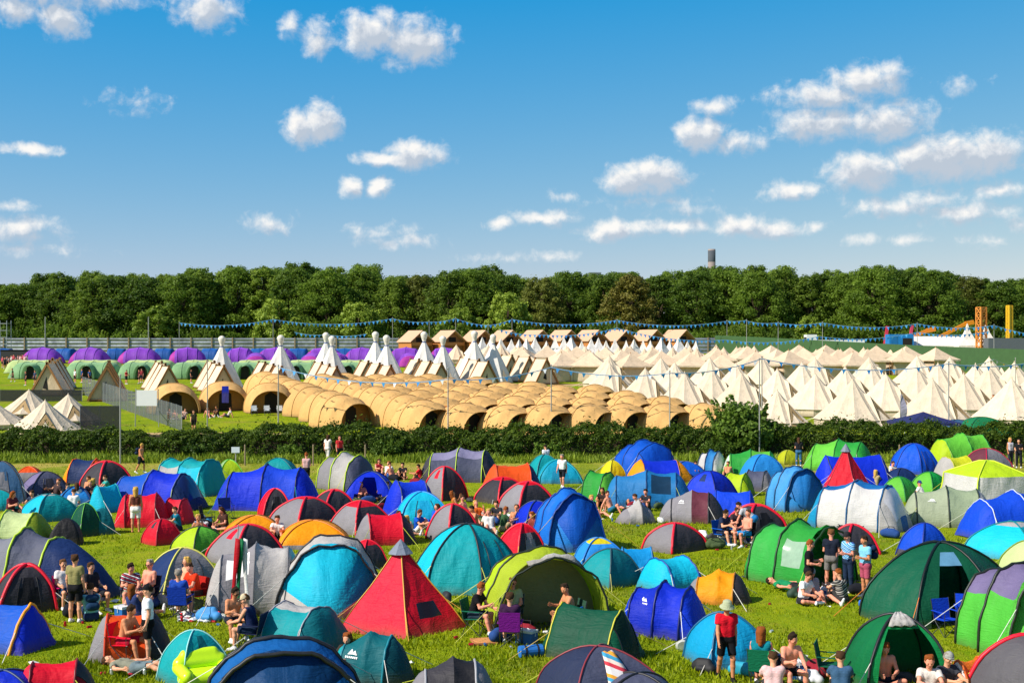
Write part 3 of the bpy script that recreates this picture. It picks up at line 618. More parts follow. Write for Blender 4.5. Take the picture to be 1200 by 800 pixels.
# --- right
T('dome', 780, 540, 828, 562, 10, 1.2, 'blue', 'low dark blue dome tent behind the tall bright blue dome', pipe='navy')
T('tun3', 817, 526, 852, 558, -40, 1, 'steel', 'small blue and white striped tunnel tent near the hedge', panels=(None, 'white', 'steel', 'white'), pipe='navy')
T('dome', 830, 533, 853, 557, 30, 1, 'dgreen', 'small dark green dome tent right of the striped tunnel', pipe='084028')
T('tun3', 849, 526, 913, 560, -10, 1.5, 'green', 'mid green tunnel tent close to the hedge behind the sky blue dome', pipe='1a6a28', panels=('lgreen', None, 'lgreen', None), window=('c8d8c8', 0, .3, .5))
T('dome', 866, 532, 918, 562, 15, 1.15, 'sky', 'sky blue dome tent behind the grey half-dome', pipe='1060a8', cap=('2a9ae8', 3))
T('dome', 804, 551, 862, 588, 48, 1.05, 'royal,1a40e8,royal,royal', 'royal blue dome tent with a black vent near the crossed seams', pipe='0a1a7a', flap=('navy', 1))
T('ridge', 834, 574, 885, 606, -12, 1.3, '1048e0', 'bright blue ridge tent in front of the royal blue dome', pipe='0a30a0')
T('tun2', 844, 553, 884, 582, -30, 1.1, 'lime', 'lime green open tunnel tent between the blue ridge and grey tent', pipe='7aa010', door=('6a9a10', .2))
T('tun2', 868, 550, 907, 576, -25, 1.1, 'grey', 'small grey tunnel tent left of the round steel blue dome', pipe='3a3a40', panels=(None, 'slate', 'grey'))
T('porch', 901, 545, 964, 600, -65, .9, '4a9ad8', 'round steel blue dome tent with an arched door in the right half', pipe='0c3a68', front='2a88d0', door=('2478c0', .36))
T('dome', 853, 590, 920, 628, 25, 1.15, 'char', 'charcoal dome tent with a red rim beside the campers on blue chairs', pipe='red', pr=.06, cap=('red', 2), door=('black', 2))
T('porch', 872, 609, 1004, 692, -52, 1.3, 'green', 'large green tunnel tent with clear windows behind the standing men', pipe='143a1a', pr=.035, front='2fa43e', opening=.17, window=('8ca890', 2, .12, .3), guys='b8c832', inner='2a7a34', panels=(None, '38a846', None, None))
T('dome', 910, 527, 936, 544, 20, 1.1, 'b8c020', 'small yellow-green dome tent behind the standing woman at the hedge', pipe='8a9010')
T('tun3', 944, 514, 1024, 554, -28, 1.4, '4ab83a', 'twin bright green tunnel tent by the hedge behind the red tipi', pipe='2a7a28', panels=('lgreen', 'lgreen', 'green', 'green'), rear='lgreen')
T('ridge', 952, 532, 1048, 574, 10, 1.6, 'royal', 'royal blue ridge tent behind the smaller red tipi', pipe='navy', panels=(None, None, '12289a'))
T('tipi', 963, 521, 1024, 579, 25, 1, 'red,e8163a,d80e2c,red,c80c28', 'smaller red tipi tent with a grey cap on the right', pipe='a0102a', pr=.02, rnd=.1)
T('hexa', 1045, 519, 1099, 556, 0, 1.15, '0f5ae0', 'bright blue dome tent by the hedge right of the smaller red tipi', pipe='0a3aa0', door=('0c48c0', 4))
T('tun3', 1088, 507, 1168, 546, 16, 1.7, 'lgreen', 'long bright green tunnel tent nearest the hedge on the right', pipe='3a9a2a', panels=('lime', None, 'lgreen', '4ac040'), guys='c8dc60')
T('dome', 1034, 548, 1077, 574, 20, 1.2, 'navy', 'low navy dome tent above the pair of green domes', pipe='0c1838')
T('dome', 1033, 558, 1076, 588, 45, 1.05, 'green,lgreen,green,green', 'green dome tent, left of the pair beside the white frame tunnel', pipe='1a7a34')
T('dome', 1066, 552, 1111, 582, 40, 1.1, '18a848,lgreen,18a848,18a848', 'green dome tent, right of the pair behind the man in white', pipe='127a30')
T('tun2', 1094, 534, 1148, 562, 20, 1.4, 'd8dc28', 'yellow-lime tunnel tent behind the lime and white cabin tent', pipe='b0b010', panels=('lgrey', None, None))
T('dome', 1130, 525, 1184, 552, 30, 1.2, 'cyan,burg,grey,cyan', 'turquoise and burgundy dome tent behind the cabin tent', pipe='a8183a', pr=.04)
T('cabin', 1105, 537, 1203, 594, 15, 1.0, 'white,white,white,white', 'white walled cabin tent with a lime green roof', cap=('b8d820', 6), pipe='c8dc30', pr=.04, door=('grey', 3, 7))
T('tun3', 950, 561, 1066, 626, -36, 1.5, 'white', 'long white frame tunnel tent with a blue roof stripe', roof=('1a6ab0', .12), pipe='14588a', pr=.03, rear='1a90c0', front='lgrey', window=('b8b8be', 3, .25, .75), guys='d8d8d8')
T('tun3', 1061, 569, 1165, 620, -14, 1.7, 'sage', 'sage green tunnel tent with a pale mesh front', pipe='30382a', pr=.03, front='lgrey', panels=(None, None, '98a888', None), mark=(8, .12))
T('tun3', 1118, 574, 1260, 634, 14, 1.7, '1048d0', 'bright blue tunnel tent cut by the right edge', pipe='c8d0e0', pr=.02)
T('dome', 1134, 610, 1250, 660, 44, 1.15, 'teal,cyan,12a0b0,teal', 'turquoise dome tent with grey top at the right edge', cap=('lgrey', 3), pipe='0a7a84')
T('dome', 1172, 632, 1250, 682, 30, 1.1, 'lime,pale,lime,lime', 'lime and cream dome tent at the right edge above the purple-topped one', pipe='6a8a10')
T('dome', 1053, 612, 1108, 655, 30, 1.15, '1450d8', 'blue and grey dome tent behind the large dark green tent', pipe='0a2a8a', skirt='slate', cap=None)
T('dome', 974, 614, 1028, 652, 20, 1.1, 'char', 'charcoal tent with a red rim behind the large green tunnel', pipe='red', pr=.05, cap=('red', 1))
T('hexa', 1006, 634, 1195, 738, 32, 1.25, 'dgreen,dgreen,0a5a40,0a5238,0a5a40,dgreen', 'largest dark green dome tent with orange webbing and an open door', pipe='06140e', pr=.035, opening=(3, 5), window=('5a8aa8', 3, 3, 5), guys='e07a30')
T('porch', 1120, 658, 1270, 775, -70, 1.1, '52b83e', 'bright green tent with a lilac grey roof at the right edge', pipe='20281c', pr=.035, roof=('violet', .25, (0, 1, 2, 3)), front='5cc044', door=('54b43c', .25))
T('dome', 985, 719, 1118, 812, 5, 1.15, '0e6a3a,0e6a3a,128a48,0c5a34', 'open dark green dome tent with a white cloth and a shirtless man inside', pipe=BK, pr=.035, opening=(2, 4, 1), cloth=('eceaea', 2, 1, 11, 1, 5, 'white cloth thrown over the peak of the open green dome tent'))
T('dome', 1128, 742, 1275, 840, 35, 1.15, 'char,5a585e,char,char', 'charcoal dome tent with a red rim cut by the lower right corner', pipe='red', pr=.05, door=('26242a', 2))
T('ridge', 1104, 768, 1164, 822, 30, 1.0, 'f2802a', 'small orange and white tent between the green dome and the lower right corner', panels=('white', 'f2802a', 'f2802a'), pipe='c85a10')
# ---------------------------------------------------------------- people: one smooth continuous body per pose, clothes fitted over it
def sdf_mesh(name, prims, vox, mats, post=None, colour=None):
    P = np.array([p for q in prims for p in (q[0], q[1])]); R = max(max(q[2], q[3]) for q in prims)
    lo = P.min(0) - R - .05; dims = np.ceil((P.max(0) + R + .05 - lo) / vox).astype(int) + 1
    D = np.full(dims, 1.0, np.float32)
    for q in prims:
        a, b, ra, rb, k = (np.array(q[0], float), np.array(q[1], float), q[2], q[3], q[4]); cut = q[5] if len(q) > 5 else None
        m = max(ra, rb) + .07
        i0 = np.maximum(0, np.floor((np.minimum(a, b) - m - lo) / vox).astype(int)); i1 = np.minimum(dims, np.ceil((np.maximum(a, b) + m - lo) / vox).astype(int) + 1)
        g = np.stack(np.meshgrid(*[lo[c] + vox * np.arange(i0[c], i1[c]) for c in range(3)], indexing='ij'), -1)
        ba = b - a; L2 = max(float(ba @ ba), 1e-9); h = np.clip(((g - a) @ ba) / L2, 0, 1)
        d = np.linalg.norm(g - a - h[..., None] * ba, axis=-1) - (ra + (rb - ra) * h)
        if cut is not None: d = np.maximum(d, (g - np.array(cut[0])) @ np.array(cut[1]))
        s = D[i0[0]:i1[0], i0[1]:i1[1], i0[2]:i1[2]]
        hh = np.clip(.5 + .5 * (s - d) / k, 0, 1); s[...] = s * (1 - hh) + d * hh - k * hh * (1 - hh)
    if post is not None:
        g = np.stack(np.meshgrid(*[lo[c] + vox * np.arange(dims[c]) for c in range(3)], indexing='ij'), -1); D = post(D, g)
    # surface nets
    ins = D < 0; c = [(i, j, k) for i in (0, 1) for j in (0, 1) for k in (0, 1)]; n = dims - 1
    cnt = sum(ins[i:i + n[0], j:j + n[1], k:k + n[2]].astype(np.int8) for i, j, k in c)
    cells = np.argwhere((cnt > 0) & (cnt < 8)); vid = np.full(n, -1, np.int32); vid[tuple(cells.T)] = np.arange(len(cells))
    acc = np.zeros((len(cells), 3)); num = np.zeros(len(cells))
    for x in range(8):
        for y in range(x + 1, 8):
            if sum(abs(c[x][t] - c[y][t]) for t in range(3)) != 1: continue
            A, B = np.array(c[x]), np.array(c[y]); va, vb = D[tuple((cells + A).T)], D[tuple((cells + B).T)]
            w = (va < 0) != (vb < 0); t = np.where(w, va / np.where(w, va - vb, 1), 0)
            acc += np.where(w[:, None], A + t[:, None] * (B - A), 0); num += w
    V = lo + vox * (cells + acc / num[:, None]); Q = []
    for ax in range(3):
        e = [0, 0, 0]; e[ax] = 1; sl = [slice(1, None if False else dims[t] - 1) for t in range(3)]; sl[ax] = slice(0, dims[ax] - 1)
        s2 = list(sl); s2[ax] = slice(1, dims[ax]); A, B = ins[tuple(sl)], ins[tuple(s2)]
        ed = np.argwhere(A != B); st = A[tuple(ed.T)]; off = np.array([1, 1, 1]); off[ax] = 0; ed = ed + off
        u, v = (ax + 1) % 3, (ax + 2) % 3; du = np.zeros(3, int); du[u] = 1; dv = np.zeros(3, int); dv[v] = 1
        q = np.stack([vid[tuple((ed - du - dv).T)], vid[tuple((ed - dv).T)], vid[tuple(ed.T)], vid[tuple((ed - du).T)]], 1)
        q[~st] = q[~st][:, ::-1]; Q.append(q)
    Q = np.concatenate(Q); Q = Q[(Q >= 0).all(1)]
    mi = colour(V[Q].mean(1)) if colour else None
    return np_mesh(name, V, Q, mats, True, mi)
def unit(v): v = np.array(v, float); return v / np.linalg.norm(v)
def skin_mat(name, h):
    m, t, b = mat_new(name); co = t.new('ShaderNodeTexCoord').outputs['Object']; c = lin(h)
    n = t.noise(co, 9, 4, .6).outputs[0]
    t.l.new(t.mix(t.math('MULTIPLY', n, .5), (*c, 1), (c[0] * 1.0, c[1] * .72, c[2] * .62, 1)), b.inputs['Base Color']); b.inputs['Roughness'].default_value = .62; b.inputs['Specular IOR Level'].default_value = .3
    b.inputs['Subsurface Weight'].default_value = .0; return m
SKIN = dict(fair=skin_mat('fair_skin', 'e0a684'), tanned=skin_mat('tanned_skin', 'c98a62'), rosy=skin_mat('sunburnt_skin', 'e29a80'), brown=skin_mat('brown_skin', '9a6240'))
EYE_M = plain('dark_eye', '241a16', .3, 0, .05); LIP_M = plain('lips', 'b0605a', .5, 0, .05)
def pose_skeleton(p):
    """joint positions of a figure that faces -Y"""
    J = {}; pel = np.array(p['pel'], float); up = unit(p.get('tor', (0, 0, 1))); tw = rad(p.get('twist', 0))
    rt = unit(np.cross(up, (0, 1, 0)) if abs(up[1]) < .9 else np.cross(up, (0, 0, -1) if up[1] > 0 else (0, 0, 1))); rt = rt if rt[0] > 0 else -rt
    if abs(up[1]) >= .9: rt = np.array((1., 0, 0))
    fw = np.cross(rt, up); fw = -fw if p.get('flip') else fw; fw = unit(fw) * 1.0
    J.update(pel=pel, up=up, rt=rt, fw=np.cross(up, rt) * 1.0)
    f_ = unit(np.cross(up, rt)); J['fw'] = f_ if f_ @ np.array((0, -1, .2)) > 0 else -f_
    J['neck'] = pel + up * .53; J['chest'] = pel + up * .34
    hu = unit(up + np.array(p.get('head', (0, 0, 0)), float)); hx = unit(np.cross(hu, -J['fw'])); hx = hx if hx @ rt > 0 else -hx
    a = rad(p.get('hyaw', 0)); hf = np.cross(hx, hu); hf = hf if hf @ J['fw'] > 0 else -hf
    hf, hx = hf * math.cos(a) + hx * math.sin(a), hx * math.cos(a) - hf * math.sin(a)
    J['head'] = J['neck'] + unit(up + hu) * .06 + hu * .125; J['hu'], J['hf'], J['hx'] = hu, hf, hx
    for s, S_ in ((1, 'L'), (-1, 'R')):
        J['hip' + S_] = pel + rt * .092 * s - up * .02; J['sho' + S_] = pel + up * .49 + rt * .175 * s
        J['kne' + S_] = J['hip' + S_] + unit(p['th' + S_]) * .43; J['ank' + S_] = J['kne' + S_] + unit(p['sh' + S_]) * .41
        d = unit(p['sh' + S_]); f = np.array((d[0] * .3, d[2], -d[1])); J['foot' + S_] = unit(p['ft' + S_]) if 'ft' + S_ in p else unit(f) 
        J['elb' + S_] = J['sho' + S_] + unit(p['ua' + S_]) * .29; J['wri' + S_] = J['elb' + S_] + unit(p['fa' + S_]) * .25
    return J
def mirror(p):
    for k in ('th', 'sh', 'ua', 'fa'):
        if k + 'R' not in p: v = p[k + 'L']; p[k + 'R'] = (-v[0], v[1], v[2])
    return p
def body_prims(J):
    up, rt, fw, pel = J['up'], J['rt'], J['fw'], J['pel']; Q = []
    def c(a, b, ra, rb, k=.03): Q.append((a, b, ra, rb, k))
    c(pel + rt * .07, pel - rt * .07, .115, .115); c(pel + rt * .07 - fw * .045 - up * .04, pel - rt * .07 - fw * .045 - up * .04, .095, .095, .04)
    for s in (1, -1):
        c(pel + rt * .065 * s, pel + up * .2 + rt * .055 * s, .11, .095, .05); c(pel + up * .2 + rt * .055 * s, pel + up * .40 + rt * .085 * s, .095, .112, .05)
        c(pel + up * .45 + rt * .05 * s, pel + up * .485 + rt * .15 * s, .075, .066, .05)
    c(J['neck'] - up * .03, J['head'] - J['hu'] * .03 - J['hf'] * .01, .062, .054, .03)
    hd, hu, hf, hx = J['head'], J['hu'], J['hf'], J['hx']; H = lambda x, f, z: hd + hx * x + hf * f + hu * z
    c(H(0, -.02, .035), H(0, .005, .035), .087, .085, .02); c(H(0, .028, -.02), H(0, .045, -.075), .066, .044, .03); c(H(0, .02, -.03), H(0, -.02, -.02), .065, .07, .03)
    c(H(-.035, .078, .022), H(.035, .078, .022), .014, .014, .02); c(H(0, .088, .015), H(0, .108, -.022), .010, .016, .012); c(H(-.016, .083, -.052), H(.016, .083, -.052), .011, .011, .012)
    for s in (1, -1): c(H(.087 * s, -.012, .012), H(.083 * s, -.008, -.022), .017, .011, .008); c(H(.045 * s, .058, -.015), H(.05 * s, .045, -.01), .028, .026, .02)
    for s, S_ in ((1, 'L'), (-1, 'R')):
        h, k_, a = J['hip' + S_], J['kne' + S_], J['ank' + S_]; f = J['foot' + S_]
        c(h, k_, .088, .056, .03); d = unit(a - k_); c(k_, k_ + (a - k_) * .35 - f * .012, .054, .056, .02); c(k_ + (a - k_) * .35 - f * .012, a, .056, .036, .02)
        c(a - f * .03 + d * .03, a + f * .10 + d * .045, .038, .034, .02); c(a + f * .10 + d * .045, a + f * .165 + d * .052, .034, .024, .015)
        s0, e, w = J['sho' + S_], J['elb' + S_], J['wri' + S_]
        c(s0, s0 + (e - s0) * .3, .058, .05, .03); c(s0 + (e - s0) * .3, e, .050, .039, .02); c(e, e + (w - e) * .3, .040, .042, .02); c(e + (w - e) * .3, w, .042, .026, .02)
        d = unit(w - e); n = np.cross(d, rt * s); n = fw if np.linalg.norm(n) < .2 else unit(n); side = unit(np.cross(n, d)); inn = unit(-rt * s - d * ((-rt * s) @ d)) if abs(d @ rt) < .95 else unit(up)
        side = unit(np.cross(inn, d)); side = side if side @ J['fw'] > 0 else -side
        pc = w + d * .075; c(w + side * .012, pc + side * .026, .025, .016, .012); c(w - side * .012, pc - side * .026, .025, .016, .012)
        for i, ln in enumerate((.066, .078, .074, .058)):
            b = pc + side * (.036 - .024 * i); m = b + d * ln * .55 + side * (.006 - .004 * i); t = m + unit(d * .75 + inn * .66) * ln * .5
            c(b, m, .0105, .0098, .004); c(m, t, .0098, .0085, .004)
        b = w + d * .03 + side * .03; m = b + unit(d * .6 + side * .75) * .038; c(b, m, .013, .0115, .006); c(m, m + unit(d + inn * .4) * .032, .0112, .0095, .004)
    return Q
def top_prims(J, sleeve=.55, ex=.014, hem=.04):
    up, rt, fw, pel = J['up'], J['rt'], J['fw'], J['pel']; Q = []; ct = (pel - up * hem, -up)
    for s in (1, -1):
        Q += [(pel + rt * .068 * s - up * .06, pel + up * .2 + rt * .058 * s, .118 + ex, .104 + ex, .05, ct), (pel + up * .2 + rt * .058 * s, pel + up * .40 + rt * .085 * s, .102 + ex, .112 + ex, .05),
              (pel + up * .45 + rt * .03 * s, pel + up * .485 + rt * .15 * s, .074 + ex, .066 + ex, .05)]
        S_ = 'L' if s > 0 else 'R'; s0, e = J['sho' + S_], J['elb' + S_]
        if sleeve > 0: t = s0 + (e - s0) * sleeve; Q.append((s0, t, .060 + ex, .060 + ex, .03, (t, unit(e - s0))))
        if sleeve > .95: w = J['wri' + S_]; Q += [(s0, e, .06 + ex, .05 + ex, .02), (e, w, .05 + ex, .034 + ex, .02, (w, unit(w - e)))]
    return Q
def bottom_prims(J, frac=.8, ex=.014):
    up, rt, fw, pel = J['up'], J['rt'], J['fw'], J['pel']; Q = []; ct = (pel + up * .09, up)
    Q += [(pel + rt * .07, pel - rt * .07, .116 + ex, .116 + ex, .03, ct), (pel + rt * .07 - fw * .045 - up * .04, pel - rt * .07 - fw * .045 - up * .04, .095 + ex, .095 + ex, .04, ct)]
    for s, S_ in ((1, 'L'), (-1, 'R')):
        h, k_, a = J['hip' + S_], J['kne' + S_], J['ank' + S_]
        Q.append((pel + rt * .066 * s, pel + up * .09 + rt * .062 * s, .112 + ex, .105 + ex, .04, ct))
        if frac <= 1: t = h + (k_ - h) * frac; Q.append((h, t, .091 + ex, .074 + ex, .03, (t, unit(k_ - h))))
        else: Q += [(h, k_, .09 + ex, .064 + ex, .03), (k_, a, .062 + ex, .045 + ex, .02, (a, unit(a - k_)))]
    return Q
def shoe_prims(J, side):
    Q = []
    for S_ in side:
        a, k_, f = J['ank' + S_], J['kne' + S_], J['foot' + S_]; d = unit(a - k_)
        Q += [(a - f * .03 + d * .035, a + f * .10 + d * .05, .046, .042, .02), (a + f * .10 + d * .05, a + f * .17 + d * .056, .042, .032, .015), (a - d * .02, a + d * .02, .046, .048, .02, (a - d * .03, -d))]
    return Q
POSES = {
    'stand': mirror(dict(pel=(0, 0, .93), thL=(.06, -.02, -1), shL=(.02, .03, -1), uaL=(.16, .05, -1), faL=(.05, -.3, -1))),
    'stand_hold': dict(pel=(0, 0, .93), thL=(.08, -.04, -1), shL=(.02, .05, -1), thR=(-.05, .02, -1), shR=(-.02, .02, -1), uaL=(.12, -.1, -1), faL=(-.3, -1, .2), uaR=(-.2, .05, -1), faR=(.25, -1, -.1), head=(0, -.25, 0)),
    'walk': dict(pel=(0, 0, .91), tor=(0, -.06, 1), thL=(.04, -.42, -1), shL=(.0, .02, -1), thR=(-.04, .2, -1), shR=(0, .5, -1), uaL=(.14, .3, -1), faL=(.03, -.1, -1), uaR=(-.14, -.25, -1), faR=(-.05, -.6, -1), head=(0, -.2, 0)),
    'chair': mirror(dict(pel=(0, .04, .50), tor=(0, .16, 1), thL=(.16, -1, .05), shL=(.04, .12, -1), uaL=(.2, -.25, -1), faL=(-.15, -1, -.15), head=(0, -.25, 0))),
    'chair_lean': dict(pel=(0, .02, .50), tor=(0, -.28, 1), thL=(.25, -1, .05), shL=(.08, .05, -1), thR=(-.2, -1, .08), shR=(-.05, -.25, -1), uaL=(.15, -.6, -1), faL=(-.3, -1, -.3), uaR=(-.25, -.5, -1), faR=(.3, -1, .3), head=(0, -.1, 0), hyaw=25),
    'knees': mirror(dict(pel=(0, .1, .13), tor=(0, -.16, 1), thL=(.14, -.72, .66), shL=(.02, -.28, -1), uaL=(.2, -.75, -.6), faL=(-.35, -.85, .1), head=(0, -.15, 0))),
    'legs_out': dict(pel=(0, .1, .13), tor=(0, .45, 1), thL=(.12, -1, .28), shL=(.02, -1, -.35), thR=(-.14, -.85, .6), shR=(-.04, -.5, -1), uaL=(.25, .55, -1), faL=(.1, .3, -1), uaR=(-.25, .5, -1), faR=(-.12, .3, -1), head=(0, -.55, 0), hyaw=-20),
    'cross': mirror(dict(pel=(0, .08, .13), tor=(0, -.2, 1), thL=(.72, -.75, .12), shL=(-.95, -.38, -.12), ftL=(-.8, -.6, 0), ftR=(.8, -.6, 0), uaL=(.3, -.4, -1), faL=(-.45, -1, -.12), head=(0, -.35, 0))),
    'side': dict(pel=(0, .05, .13), tor=(.25, .15, 1), thL=(.5, -.8, .45), shL=(-.3, .05, -1), thR=(-.25, -1, .1), shR=(.25, -1, -.15), uaL=(.5, .1, -1), faL=(.2, .0, -1), uaR=(-.3, -.6, -.6), faR=(.2, -1, .3), head=(-.2, -.2, 0), hyaw=20),
    'drink': dict(pel=(0, .1, .13), tor=(0, .2, 1), thL=(.2, -.75, .62), shL=(.05, -.25, -1), thR=(-.25, -1, .25), shR=(-.05, -1, -.32), uaL=(.25, -.8, -.5), faL=(-.35, -.3, 1), uaR=(-.3, -.4, -1), faR=(.2, -1, .1), head=(0, .1, 0)),
    'lie': mirror(dict(pel=(0, 0, .12), tor=(0, 1, .12), thL=(.1, -1, .25), shL=(.04, -1, -.3), uaL=(.7, -.6, -.05), faL=(.2, -1, .1), head=(0, 0, .2))),
    'bend': dict(pel=(0, .1, .86), tor=(0, -.75, .55), thL=(.1, -.25, -1), shL=(.02, .2, -1), thR=(-.1, -.2, -1), shR=(-.02, .25, -1), uaL=(.1, -.45, -1), faL=(-.05, -.4, -1), uaR=(-.15, -.4, -1), faR=(.1, -.5, -1), head=(0, .3, .1)),
}
POSE_MESH = {}
def head_frame(J):
    M = Matrix(((J['hx'][0], -J['hf'][0], J['hu'][0], J['head'][0]), (J['hx'][1], -J['hf'][1], J['hu'][1], J['head'][1]), (J['hx'][2], -J['hf'][2], J['hu'][2], J['head'][2]), (0, 0, 0, 1)))
    return M
DUMMY = plain('cloth_default', '888888')
def pose_mesh(name):
    if name in POSE_MESH: return POSE_MESH[name]
    J = pose_skeleton(POSES[name]); hd, hu, hf, hx = J['head'], J['hu'], J['hf'], J['hx']
    low = min(J['ank' + s][2] for s in 'LR') - .085
    def col(c):
        r = c - hd; x, f, z = r @ hx, r @ hf, r @ hu; m = np.zeros(len(c), np.int32)
        m[(np.abs(np.abs(x) - .033) < .014) & (np.abs(z - .002) < .009) & (f > .06)] = 1
        m[(np.abs(x) < .026) & (np.abs(z + .053) < .009) & (f > .06)] = 2
        return m
    d = dict(J=J, low=low if name in ('stand', 'stand_hold', 'walk', 'bend', 'chair', 'chair_lean') else 0., body=sdf_mesh('body_' + name, body_prims(J), .0085, [SKIN['fair'], EYE_M, LIP_M], colour=col))
    POSE_MESH[name] = d; return d
def cloth_mesh(name, kind):
    d = pose_mesh(name)
    if kind not in d:
        J = d['J']; f = dict(tee=lambda: top_prims(J), vest=lambda: top_prims(J, 0), hoodie=lambda: top_prims(J, 1., .022, .07), crop=lambda: [(q[0] + (q[1] - q[0]) * 0, *q[1:]) for q in top_prims(J, 0, .010)[1::3]], dress=lambda: top_prims(J, .3) + bottom_prims(J, .7, .03),
                 shorts=lambda: bottom_prims(J), trunks=lambda: bottom_prims(J, .55), bikini=lambda: bottom_prims(J, .12, .008), trousers=lambda: bottom_prims(J, 2, .012), shoeL=lambda: shoe_prims(J, 'L'), shoeR=lambda: shoe_prims(J, 'R'))[kind]()
        d[kind] = sdf_mesh(kind + '_' + name, f, .011, [DUMMY])
    return d[kind]
def V3(*a): return np.array(a, float)
HEADWEAR = {}
def head_mesh(kind):
    if kind in HEADWEAR: return HEADWEAR[kind]
    c = lambda a, b, ra, rb, k=.02: (V3(*a), V3(*b), ra, rb, k)
    skull = [c((0, .022, .04), (0, .0, .043), .095, .092), c((.03, -.03, .115), (-.05, -.02, .12), .03, .028, .03), c((-.06, .03, .10), (.05, .05, .11), .04, .04, .03), c((0, .085, .0), (.02, .09, .05), .035, .03, .03), c((.075, .02, .05), (.07, .05, .02), .03, .028, .02), c((-.075, .0, .06), (-.07, .05, .02), .03, .028, .02)]
    cutf = lambda D, g: np.maximum(D, -(g[..., 1] * .74 + g[..., 2] * .67) + .012 + .012 * np.sin(g[..., 0] * 90))
    if kind == 'short': me = sdf_mesh('hair_short', skull, .008, [DUMMY], cutf)
    elif kind == 'long': me = sdf_mesh('hair_long', skull + [c((0, .06, .02), (0, .09, -.22), .085, .05, .04), c((.07, .03, .0), (.075, .04, -.2), .04, .025, .03), c((-.07, .03, 0), (-.075, .04, -.2), .04, .025, .03)], .008, [DUMMY], lambda D, g: np.maximum(D, -(g[..., 1] * .93 + g[..., 2] * .36) - .022))
    elif kind == 'bun': me = sdf_mesh('hair_bun', skull + [c((0, .06, .13), (0, .07, .15), .05, .04, .02)], .008, [DUMMY], cutf)
    elif kind == 'cap': me = sdf_mesh('cap', [c((0, .0, .055), (0, .0, .06), .108, .104), c((-.045, -.1, .052), (.045, -.1, .052), .016, .016, .02), c((-.035, -.15, .042), (.035, -.15, .042), .014, .014, .02)], .008, [DUMMY], lambda D, g: np.maximum(D, .036 - g[..., 2]))
    elif kind == 'bucket': 
        m = MB().lathe([(0, .165), (.06, .16), (.095, .135), (.108, .06), (.165, .005), (.168, .0), (.108, .045)], 18); me = bpy.data.meshes.new('bucket_hat'); me.from_pydata(m.v, [], m.f); me.materials.append(DUMMY); me.polygons.foreach_set('use_smooth', [True] * len(me.polygons))
    elif kind == 'shades': 
        m = MB(); [m.box(s * .036 - .024, s * .036 + .024, -.105, -.098, -.016, .016) for s in (1, -1)]; m.box(-.014, .014, -.106, -.1, .004, .01); [m.box(s * .09 - .004, s * .09 + .004, -.1, 0, .0, .01) for s in (1, -1)]
        me = bpy.data.meshes.new('sunglasses'); me.from_pydata(m.v, [], m.f); me.materials.append(DUMMY)
    elif kind == 'pack': me = sdf_mesh('backpack', [c((-.08, .2, -.28), (.08, .2, -.28), .10, .10), c((-.07, .19, -.5), (.07, .19, -.5), .11, .11)], .012, [DUMMY])
    HEADWEAR[kind] = me; return me
def cloth_mat(h):
    if h[0] == '#': return striped('patterned_cloth_' + h[1:], PATTERN[h[1:]], 40.)
    k = ('cl', h)
    if k in CACHE: return CACHE[k]
    c = lin(h); m, t, b = mat_new('clothes_' + h); co = t.new('ShaderNodeTexCoord').outputs['Object']
    f = t.noise(t.new('ShaderNodeMapping', inp={'Vector': co, 'Scale': (1, 1, 1.8)}).outputs[0], 7, 4, .6, 1.5).outputs[0]; v = t.math('MULTIPLY_ADD', f, .5, .72)
    t.l.new(t.mix(1.0, (*c, 1), t.new('ShaderNodeCombineColor', inp={0: v, 1: v, 2: v}).outputs[0], 'MULTIPLY'), b.inputs['Base Color']); b.inputs['Roughness'].default_value = .9; b.inputs['Specular IOR Level'].default_value = .15
    t.l.new(t.new('ShaderNodeBump', inp={'Height': f, 'Strength': .7, 'Distance': .025}).outputs[0], b.inputs['Normal']); CACHE[k] = m; return m
PATTERN = dict(hawaii=('2a6ab8', '7ac0e0', '2a4a90', 'a8d8e8'), floral=('1e1e22', 'c8c4bc', '26262a', '3a3a3e', '98948a'), stripe=('2c3048', 'c83040', '2c3048', 'e0e0e0'))
def skin_child(name, me, mat, parent):
    o = link_mesh(name, me, parent); o.material_slots[0].link = 'OBJECT'; o.material_slots[0].material = mat; return o
GROUP_P = 'campers on the festival site'
HAIRC = dict(b='4c3422', d='30241a', y='c8a050', g='8a8278', r='8a4a20', l='6e4a2c')
